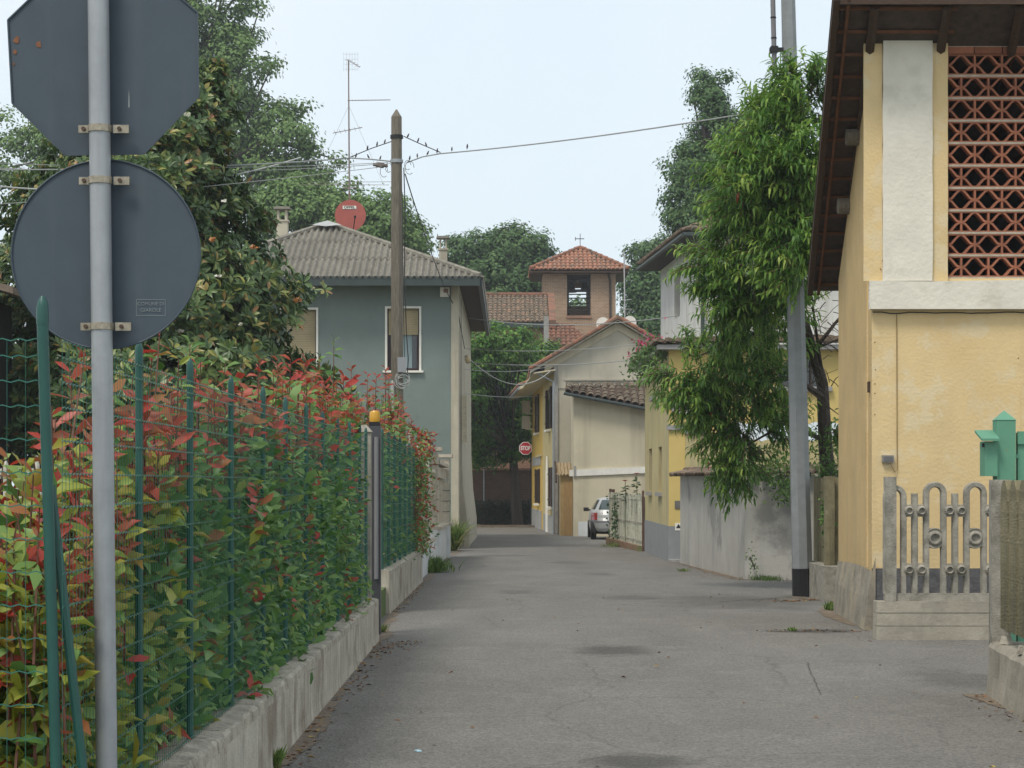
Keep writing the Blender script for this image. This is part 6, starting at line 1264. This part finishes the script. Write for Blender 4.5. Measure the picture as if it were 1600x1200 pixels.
for i in range(26):
    z = r_.uniform(.9, 6.6); a = r_.uniform(0, 6.28); l = 2.4 * (1 - z / 9); p = base + Vector((.03, 0, z)); b.tube([p, p + Vector((l * .6 * math.cos(a), l * .6 * math.sin(a), .25)), p + Vector((l * math.cos(a), l * math.sin(a), .7))], [.06, .04, .015], 5)
obj('trunk', b, OLDWOOD, mg)
FLO = leafmat('magnolia_flower', [(0, (.42, .17, .05)), (.5, (.5, .25, .1)), (.55, (.7, .68, .58)), (1, (.78, .76, .68))])
for px, py, old in ((330, 377, 1), (396, 388, 1), (466, 471, 1), (340, 558, 0), (281, 518, 0), (226, 541, 0), (376, 508, 0), (342, 432, 0), (292, 180, 0), (350, 315, 0)):
    Yf = MYc - 2.2; c = np.array(at(px, py, Yf)); n = 9; a = nr.uniform(0, 6.28, n); D_ = np.stack([np.cos(a), np.sin(a) - .4, nr.uniform(.2, 1, n)], 1)
    leaf_mesh('flower', np.tile(c, (n, 1)) + nr.normal(0, .01, (n, 3)), D_, rv(n) + [0, -.5, .6], nr.uniform(.07, .1, n) * (1.15 if old else .75), nr.uniform(.05, .07, n) * (1.15 if old else .75), nr.uniform(0, .45, n) if old else nr.uniform(.6, 1, n), LEAF6, FLO, mg)

# ------------------------------------------------------------------ peach tree
PEA = leafmat('peach_leaf', [(0, (.03, .09, .018)), (.4, (.105, .225, .04)), (.7, (.24, .38, .07)), (.93, (.40, .50, .11)), (.97, (.30, .06, .03)), (1, (.36, .05, .03))], rough=.46, trans=.42, spec=.32)
pe = thing('peach_tree', 'bright green peach tree with long drooping leaves beside the tall steel pole', 'tree', (5.0, 31.5, gz(31)))
lob = [(1252, 165, 30, 55, 27.2, .5, 1), (1212, 215, 48, 55, 27.4, .7, 1.1), (1245, 270, 45, 70, 27.0, .7, 1.2), (1248, 390, 42, 50, 26.9, .5, 1.1), (1170, 285, 55, 60, 27.6, .8, 1.2), (1205, 345, 70, 70, 27.6, .9, 1.3), (1147, 405, 50, 50, 28.2, .8, .9), (1190, 440, 70, 58, 28.6, .8, 1.2), (1128, 465, 40, 45, 28.8, .7, .7), (1155, 515, 65, 38, 29.4, .9, .7), (1080, 572, 45, 34, 29.8, .6, .8), (1160, 600, 62, 45, 30, .9, .8), (1105, 640, 48, 45, 30.2, .7, .9), (1165, 650, 58, 55, 30.2, .9, 1.1), (1145, 712, 45, 38, 30.2, .6, .8), (1215, 590, 25, 80, 30.4, .8, .4), (1288, 675, 20, 22, 30, .5, .16), (1215, 500, 30, 40, 29.6, .8, .4)]
P, D, N, L, W, Hh = [], [], [], [], [], []; tw = MB()
for cx, cy, rx, ry, Yc, ry_, dens in lob:
    nb = max(1, int(12 * dens * (rx * ry / 3600) ** .6)); vb = rv(nb) * (.45 + .55 * nr.rand(nb, 1)); per_b = 15
    v = np.repeat(vb, per_b, 0) + nr.normal(0, .17, (nb * per_b, 3)); n = len(v); c = np.stack([(cx + rx * v[:, 0] - HX) * Yc / F, Yc + ry_ * v[:, 1], CAMZ + (HY - cy + ry * v[:, 2]) * Yc / F], 1)
    d = v + rv(n) * .5 + [-.25, -.2, .15]; d /= np.linalg.norm(d, axis=1, keepdims=True); hb = nr.beta(2, 2, n)
    for i in range(n): tw.tube([c[i], c[i] + d[i] * .22, c[i] + d[i] * .4 - np.array([0, 0, .05])], [.006, .005, .003], 3, cap=False)
    for k in range(16):
        f = (k + .5) / 16; b_ = c + d * (.42 * f) - np.array([0, 0, .05]) * f * f; a = k * 2.3 + nr.rand(n); s1 = np.cross(d, [0, 0, 1.]); s1 /= (np.linalg.norm(s1, axis=1, keepdims=True) + 1e-6); s2 = np.cross(d, s1)
        rad = s1 * np.cos(a)[:, None] + s2 * np.sin(a)[:, None]; dd = rad * .8 + d * .7; dd[:, 2] -= nr.uniform(-.1, .75, n)
        P.append(b_); D.append(dd); N.append(np.tile([0, 0, 1.], (n, 1)) + rad * .4 + rv(n) * .2); L.append(nr.uniform(.11, .17, n)); W.append(nr.uniform(.026, .038, n)); Hh.append(np.clip(hb * .55 + .28 * f + nr.normal(0, .12, n), 0, .92))
Hh = np.concatenate(Hh); Hh[nr.rand(len(Hh)) < .0008] = .99
leaf_mesh('crown', np.concatenate(P), np.concatenate(D), np.concatenate(N), np.concatenate(L), np.concatenate(W), Hh, LEAFD, PEA, pe)
obj('twigs', tw, STEM, pe, kind='stuff')
BARK = M('dark_bark', (.07, .055, .045), rough=.95, var=.35, scale=12, bump=.6, bscale=30)
b = MB(); base = Vector((5.05, 31.5, gz(31) - .05)); k1 = at(1290, 700, 31.2); b.tube([base, k1, at(1285, 600, 31), at(1255, 500, 30.3), at(1215, 400, 29), at(1225, 280, 28), at(1245, 160, 27.4)], [.13, .11, .09, .075, .055, .035, .012], 9)
for pts_, r0 in (([at(1287, 620, 31), at(1240, 590, 30.6), at(1170, 600, 30.2), at(1105, 640, 30.2)], .05), ([at(1290, 690, 31.2), at(1230, 660, 30.8), at(1160, 700, 30.2)], .045), ([at(1270, 550, 30.6), at(1305, 505, 30.2), at(1335, 470, 30)], .04), ([at(1255, 500, 30.3), at(1180, 520, 29.6), at(1095, 555, 29.8)], .045), ([at(1270, 545, 30.6), at(1310, 530, 30.4), at(1340, 520, 30)], .03), ([at(1215, 400, 29), at(1150, 390, 28.4), at(1090, 420, 28.4)], .035), ([at(1215, 400, 29), at(1270, 470, 28.6), at(1300, 455, 28.4)], .02), ([at(1287, 600, 31), at(1270, 480, 30), at(1300, 400, 29.6)], .03), ([at(1240, 590, 30.6), at(1300, 640, 30.2), at(1320, 655, 30)], .014), ([at(1215, 400, 29), at(1190, 320, 28), at(1165, 260, 27.6)], .03)):
    b.tube(pts_, [r0 * (1 - .75 * i / (len(pts_) - 1)) for i in range(len(pts_))], 6)
r_ = random.Random(17)
for i in range(46):
    p = at(r_.uniform(1262, 1304), r_.uniform(455, 610), 30.2 + r_.uniform(-.4, .4)); q = p + Vector((r_.uniform(-.4, .4), r_.uniform(-.3, .3), r_.uniform(-.35, .35))); b.tube([p, p.lerp(q, .5) + Vector((0, 0, .03)), q], [.008, .006, .003], 4)
obj('trunk', b, BARK, pe)

# ------------------------------------------------------------------ distant trees
def far_tree(name, label, Y, lobes, nclus, per, size, mat, trunk, group=None, hue=(.15, .9), rc=(.7, 1.3), depth=.8, flat=.65, shape=LEAF4, tr=None):
    s = Y / F; tb = Vector((pxX(trunk, Y), Y, gz(Y))); t = thing(name, label, 'tree', tb, group); P, D, N, L, W, Hh = [], [], [], [], [], []; cl_ = []
    wsum = sum(l[2] * l[3] for l in lobes)
    for cx, cy, rx, ry, *yo in lobes:
        n = max(6, int(nclus * rx * ry / wsum)); v = rv(n) * nr.rand(n, 1) ** .36; v[:, 1] *= depth
        c = np.stack([(cx + rx * v[:, 0] - HX) * s, Y + (yo[0] if yo else 0) + rx * v[:, 1] * s, CAMZ + (HY - cy + ry * v[:, 2]) * s], 1); cl_.append((c, v))
        for i in range(per):
            rr = nr.uniform(rc[0], rc[1], n); w_ = rv(n) * nr.rand(n, 1) ** .4; w_[:, 2] *= flat; p = c + w_ * rr[:, None]
            nn = w_ * 1.1 + v * .5 + np.array([0, 0, .6]) + rv(n) * .3; d = np.cross(nn, rv(n)); d[:, 2] -= .2
            P.append(p); D.append(d); N.append(nn); L.append(nr.uniform(.7, 1.25, n) * size); W.append(nr.uniform(.45, .75, n) * size); Hh.append(np.clip(hue[0] + (hue[1] - hue[0]) * nr.rand(n) * (.55 + .45 * (w_[:, 2] / flat + 1) / 2 + 0), 0, 1))
    leaf_mesh('crown', np.concatenate(P), np.concatenate(D), np.concatenate(N), np.concatenate(L), np.concatenate(W), np.concatenate(Hh), shape, mat, t)
    b = MB(); cx, cy = np.average([l[0] for l in lobes], weights=[l[2] * l[3] for l in lobes]), np.average([l[1] for l in lobes], weights=[l[2] * l[3] for l in lobes]); top = at(cx, min(l[1] for l in lobes), Y); mid = at(cx, cy, Y); H_ = top.z - tb.z; r0 = max(.12, H_ * .018)
    r0 = tr or r0; fork = Vector((tb.x * .85 + mid.x * .15, Y, tb.z + (mid.z - tb.z) * .5)); b.tube([tb, tb.lerp(fork, .5), fork, mid, top], [r0 * 1.25, r0, r0 * .85, r0 * .5, r0 * .12], 8); r_ = random.Random(int(Y * 10 + trunk))
    for c, v in cl_:
        for i in r_.sample(range(len(c)), min(len(c), 9)):
            e = Vector(c[i]); st_ = fork.lerp(top, r_.uniform(.0, .7)); m_ = st_.lerp(e, .5) + Vector((0, 0, -.05 * (e - st_).length)); b.tube([st_, m_, e], [r0 * .32, r0 * .2, r0 * .06], 5)
    obj('trunk', b, BARK, t); return t
PLANE = leafmat('plane_leaf', [(0, (.08, .16, .05)), (.5, (.16, .26, .085)), (1, (.27, .37, .13))], rough=.6, trans=.3, spec=.25)  # leaf colours lightened; part of the distance haze is painted here
PLANE2 = leafmat('dark_tree_leaf', [(0, (.05, .115, .04)), (.5, (.10, .185, .065)), (1, (.18, .26, .09))], rough=.6, trans=.3, spec=.25)
GRP = 'tall trees beyond the houses'
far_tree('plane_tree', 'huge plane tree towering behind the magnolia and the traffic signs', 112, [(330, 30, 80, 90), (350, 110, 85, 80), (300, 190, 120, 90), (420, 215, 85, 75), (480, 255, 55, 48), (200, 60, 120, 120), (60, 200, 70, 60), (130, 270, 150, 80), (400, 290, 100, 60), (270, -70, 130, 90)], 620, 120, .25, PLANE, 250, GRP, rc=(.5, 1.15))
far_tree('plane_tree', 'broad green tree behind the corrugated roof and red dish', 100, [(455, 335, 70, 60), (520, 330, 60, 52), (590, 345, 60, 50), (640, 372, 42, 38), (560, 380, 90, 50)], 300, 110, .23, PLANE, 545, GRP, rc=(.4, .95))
far_tree('chestnut_tree', 'rounded dark green tree left of the church tower', 121, [(735, 395, 42, 36), (790, 385, 40, 38), (832, 390, 34, 34), (760, 435, 75, 40), (830, 430, 42, 34), (790, 470, 85, 38), (720, 450, 40, 50)], 340, 110, .24, PLANE2, 785, GRP, rc=(.45, 1.0))
far_tree('chestnut_tree', 'dark tree between the church tower and the white house', 126, [(1016, 400, 34, 40), (1005, 450, 38, 40), (1040, 460, 36, 50), (1015, 500, 45, 40)], 170, 105, .24, PLANE2, 1015, GRP, rc=(.45, 1.0))
far_tree('lime_tree', 'tall ragged tree rising behind the white house', 92, [(1112, 145, 34, 42), (1118, 200, 40, 36), (1085, 255, 46, 36), (1075, 300, 40, 44), (1110, 290, 50, 60), (1150, 240, 40, 60), (1080, 345, 44, 40)], 260, 115, .18, PLANE2, 1110, GRP, rc=(.35, .8))
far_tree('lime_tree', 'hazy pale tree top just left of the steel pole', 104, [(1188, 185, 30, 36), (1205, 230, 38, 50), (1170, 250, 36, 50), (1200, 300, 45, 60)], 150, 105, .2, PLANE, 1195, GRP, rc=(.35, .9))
far_tree('chestnut_tree', 'green tree seen through the open belfry of the church tower', 138, [(905, 490, 50, 32), (880, 520, 60, 40), (935, 515, 50, 40)], 60, 50, .36, PLANE2, 905, GRP, rc=(.6, 1.1))
ROB = leafmat('robinia_leaf', [(0, (.04, .12, .025)), (.5, (.11, .24, .04)), (1, (.27, .40, .07))], rough=.55, trans=.35, spec=.3)
far_tree('robinia_tree', 'bright green tree at the street end before the brick church', 97.5, [(755, 555, 42, 26), (815, 548, 40, 26), (848, 555, 22, 22), (740, 600, 46, 40, -3), (800, 600, 52, 42), (835, 625, 18, 42), (770, 660, 62, 40), (725, 670, 40, 50, -3), (735, 560, 50, 40, -5), (790, 545, 50, 30, -4), (700, 600, 60, 60, -6), (815, 680, 40, 40), (690, 620, 40, 80), (760, 700, 50, 26), (820, 580, 60, 40), (780, 585, 80, 50)], 560, 90, .2, ROB, 809, hue=(.0, 1), rc=(.4, .85), tr=.25, depth=.6)  # lobes offset nearer are added so the crown shades the street end
b = MB(); th = thing('clipped_hedge', 'dark clipped hedge at the foot of the church wall', 'hedge', (-.8, 98.5, gz(98))); n = 5200
P_ = np.stack([nr.uniform(-4.5, 1.1, n), 98.3 + .9 * nr.rand(n) ** 2, gz(98) + nr.uniform(0, 1.15, n)], 1); leaf_mesh('foliage', P_, rv(n), rv(n) + [0, -.5, .6], nr.uniform(.08, .14, n), nr.uniform(.05, .08, n), nr.uniform(0, .5, n), LEAF4, leafmat('yew_leaf', [(0, (.012, .03, .016)), (1, (.035, .07, .03))], rough=.7, trans=.1), th, kind='stuff')  # leaf colour set darker to carry the shade beneath the crown
b.bb(-4.5, 1.1, 98.5, 99.3, gz(98), gz(98) + 1.0); obj('inner_branches', b, BARK, th)
BRICK_SHADE = M('shade_darkened_brick', (.17, .09, .065), rough=.95, var=.25, scale=1.4, brick=((.12, .07, .05), (.15, .12, .10), .26), bump=.3, bscale=8)  # brick colour darkened to stand in for shade under the tree
cb = thing('churchyard_wall', 'low brick churchyard wall behind the clipped hedge', 'wall', (-1, 96, gz(96))); b = MB(); b.bb(-9, 2.4, 100, 100.3, gz(97) - .1, pyZ(735, 100)); obj('wall_face', b, BRICK_SHADE, cb); b = MB(); b.bb(-9, 2.4, 99.95, 100.35, pyZ(735, 100) + .003, pyZ(735, 100) + .1); obj('coping', b, BRICK_D, cb)
b = MB(); x = pxX(756, 99.8); b.tube([(x, 99.8, gz(97)), (x, 99.8, pyZ(722, 99.8))], .03, 6); o = obj('pole', b, GALV, org=(x, 99.8, gz(97))); tag(o, 'thin grey pipe standing against the dim brick churchyard wall', 'pole')

# ------------------------------------------------------------------ wall plants, grass, weeds, fallen leaves
def tuft(name, label, px, py, wpx, hpx, n, hue=(.2, .8), Y=None, cat='grass', rows=1):
    Y = Y or (F * CAMZ / (py - HY) if py > 972 else 4307 / (py - 776.4)); c = Vector((pxX(px, Y), Y, gz(Y))); s = Y / F; t = thing(name, label, cat, c); hw_, hh_ = wpx * s / 2, hpx * s
    P_ = np.stack([c.x + hw_ * nr.normal(0, .5, n), Y + nr.normal(0, hw_ * .9, n), np.full(n, c.z)], 1); D_ = np.stack([nr.normal(0, .35, n), nr.normal(0, .35, n), np.ones(n)], 1); leaf_mesh('blades', P_, D_, rv(n), nr.uniform(.35, 1.1, n) * hh_, np.full(n, .012) + hh_ * .02, nr.uniform(hue[0], hue[1], n), LEAFD, GRS, t, kind='stuff'); return t
GRS = leafmat('grass_blade', [(0, (.05, .10, .02)), (.6, (.12, .21, .04)), (.9, (.24, .25, .08)), (1, (.3, .27, .14))], rough=.6, trans=.3)
tuft('grass_tuft', 'bright grass clump at the foot of the white plinth by the street', 676, 893, 46, 26, 700, Y=36.6)
tuft('grass_tuft', 'tall pale weeds against the cream corner of the grey-green house', 706, 856, 16, 52, 500, (.3, 1), Y=51)
tuft('grass_tuft', 'dark green weeds at the base of the grey wall', 1196, 906, 46, 9, 260, (0, .4), Y=33.1)
tuft('grass_tuft', 'small grass tuft beside the foot of the yellow barn', 1300, 952, 16, 16, 160, Y=24.3)
tuft('grass_tuft', 'tiny grass tuft at the end of the long low wall', 596, 988, 14, 14, 90, (.4, 1))
tuft('grass_tuft', 'weed growing at the foot of the long low wall near the camera', 430, 1196, 12, 36, 40, (.3, .8), Y=10.75)
tuft('grass_tuft', 'sparse weeds at the foot of the reed screen', 962, 856, 34, 9, 160, (.2, 1), Y=55)
tuft('grass_tuft', 'small weed on the road by the yellow house step', 1068, 893, 18, 6, 60, (.3, 1))
tuft('grass_tuft', 'sprig of grass in the road joint by the barn', 1238, 986, 12, 7, 50, (.3, .8))
CRP = leafmat('creeper_leaf', [(0, (.04, .10, .02)), (.6, (.11, .22, .045)), (1, (.20, .32, .08))], rough=.5, trans=.35)
def creeper(label, pts, n, size=.06):
    c = at(*pts[0][:3]); t = thing('wall_creeper', label, 'creeper', c); P = []
    for px, py, Y, sx, sz in pts: m = int(n / len(pts)); P.append(np.stack([pxX(px, Y) + nr.normal(0, sx, m), Y + nr.normal(0, .12, m), pyZ(py, Y) + nr.normal(0, sz, m)], 1))
    P = np.concatenate(P); m = len(P); D_ = rv(m); D_[:, 2] -= .35; leaf_mesh('leaves', P, D_, rv(m) + [0, -.3, .9], nr.uniform(.7, 1.4, m) * size, nr.uniform(.35, .6, m) * size, nr.rand(m), LEAF6, CRP, t, kind='stuff')
    b = MB(); q = [at(p[0], p[1], p[2]) for p in pts]; b.tube(q, .012, 5); obj('vine_stem', b, BARK, t)
creeper('light green creeper hanging over the grey wall coping left of the steel pole', [(1130, 745, 33.1, .1, .05), (1180, 735, 32.9, .2, .12), (1215, 720, 32.85, .18, .2), (1225, 760, 32.8, .1, .18)], 900, .075)
creeper('light green creeper between the steel pole and the yellow barn', [(1285, 705, 32, .22, .22), (1300, 690, 31, .18, .18), (1298, 740, 30, .1, .15), (1292, 800, 27.0, .03, .12)], 1000, .075)
creeper('small weed growing up the damp grey wall', [(1180, 890, 33.2, .04, .1), (1172, 870, 33.2, .03, .08)], 60, .05)
LIT = leafmat('fallen_leaf', [(0, (.10, .05, .03)), (.5, (.22, .10, .045)), (.85, (.30, .20, .07)), (1, (.45, .34, .08))], rough=.8, trans=.1)
fl = thing('fallen_leaves', 'scatter of brown fallen leaves along the wall feet and road edges', 'leaves', (0, 15, 0)); fl['kind'] = 'stuff'
def litter(x0, y0, x1, y1, sp, n): 
    f = nr.rand(n); return np.stack([x0 + (x1 - x0) * f + np.abs(nr.normal(0, sp, n)) * (1 if x0 < 0 else -1), y0 + (y1 - y0) * f, np.zeros(n)], 1)
P_ = np.concatenate([litter(-1.2, 8, -1.22, 19.4, .07, 260), litter(-1.2, 18.3, -1.0, 19.3, .12, 50), litter(4.2, 26.8, 3.6, 26.2, .25, 110), litter(3.6, 20.6, 2.6, 20.7, .1, 60), litter(3.35, 14.4, 3.12, 11, .08, 70), litter(-1.35, 23.5, -1.38, 32, .05, 90), litter(3.8, 33.2, 3.5, 41, .1, 60), np.stack([nr.uniform(-1, 3.4, 50), nr.uniform(10, 30, 50), np.zeros(50)], 1)])
P_[:, 2] = [gz(y) + .008 for y in P_[:, 1]]; n = len(P_); D_ = rv(n); D_[:, 2] *= .25; leaf_mesh('leaf_litter', P_, D_, rv(n) * .35 + [0, 0, 1], nr.uniform(.025, .06, n), nr.uniform(.014, .03, n), nr.rand(n), LEAF6, LIT, fl, kind='stuff')
b = MB(); r_ = random.Random(19)
c = Vector((-.51, 11.42, .006)); b.box(c, (.03, .05, .006), rz=.4, top=(.8, .8)); o = obj('litter_scrap', b, M('pale_blue_paper', (.35, .52, .60)), org=c); tag(o, 'tiny pale blue scrap of litter lying on the near road', 'litter')

# ------------------------------------------------------------------ things glimpsed at the far left
bl_ = thing('balustrade', 'white concrete balustrade glimpsed behind the near hedge at the left edge', 'balustrade', (-5.2, 20, .3)); WC = M('off_white_concrete', (.50, .48, .42), var=.15, scale=6)
s_ = 20 / F; b = MB(); b.bb(pxX(-200, 20), pxX(62, 20), 19.93, 20.05, pyZ(742, 20), pyZ(732, 20)); b.bb(pxX(-200, 20), pxX(62, 20), 19.95, 20.04, pyZ(748, 20), pyZ(743, 20)); obj('rail', b, WC, bl_)
for px, top_ in ((11, 720), (59, 712), (-40, 720), (-90, 712)): b = MB(); b.tube([(pxX(px, 20), 19.96, .3), (pxX(px, 20), 19.96, pyZ(728, 20)), (pxX(px, 20), 19.96, pyZ(top_, 20))], [.03, .028, .01], 8); obj('baluster', b, WC, bl_)
for px in (35, -15, -65): b = MB(); b.bb(pxX(px - 9, 20), pxX(px + 9, 20), 19.97, 20.03, .3, pyZ(748, 20) - .002); obj('panel', b, WC, bl_)
gs = thing('garden_shed', 'dark garden shelter with a sloping brown roof edge at the left', 'shed', (pxX(-60, 31), 31.2, .3)); b = MB()
p0, p1 = at(-170, 392, 30.6), at(30, 452, 30.6); b.slab([(p0.x, 30.2, p0.z), (p1.x, 30.2, p1.z), (p1.x, 32.4, p1.z), (p0.x, 32.4, p0.z)], .10); obj('roof', b, M('brown_shingle', (.17, .13, .10), var=.3, scale=8), gs)
b = MB(); b.bb(p0.x + .3, p1.x - .5, 30.9, 32.2, .3, p1.z - .12); obj('wall', b, DARK, gs)  # near-black wall colour stands for the deep shade below the roof edge
for x in (p0.x + .2, p1.x - .8): b = MB(); b.bb(x - .06, x + .06, 30.3, 30.42, .3, p1.z + (.5 if x < p0.x + 1 else -.05)); obj('post', b, BROWNW, gs)

# ------------------------------------------------------------------ haze
b = MB(); b.bb(-330, 330, -45, 430, -2.2, 46); hz_ = obj('haze', b, None); hz_['kind'] = 'stuff'; hz_['label'] = 'thin pale summer haze filling the air'; hz_['category'] = 'haze'
hm = bpy.data.materials.new('haze_air'); hm.use_nodes = True; t_ = hm.node_tree; t_.nodes.remove(t_.nodes['Principled BSDF']); pv = t_.nodes.new('ShaderNodeVolumePrincipled'); pv.inputs['Color'].default_value = (.86, .92, .97, 1); pv.inputs['Density'].default_value = .0006; pv.inputs['Anisotropy'].default_value = .2
t_.links.new(pv.outputs[0], t_.nodes['Material Output'].inputs['Volume']); hz_.data.materials.clear(); hz_.data.materials.append(hm)
bpy.context.view_layer.update()
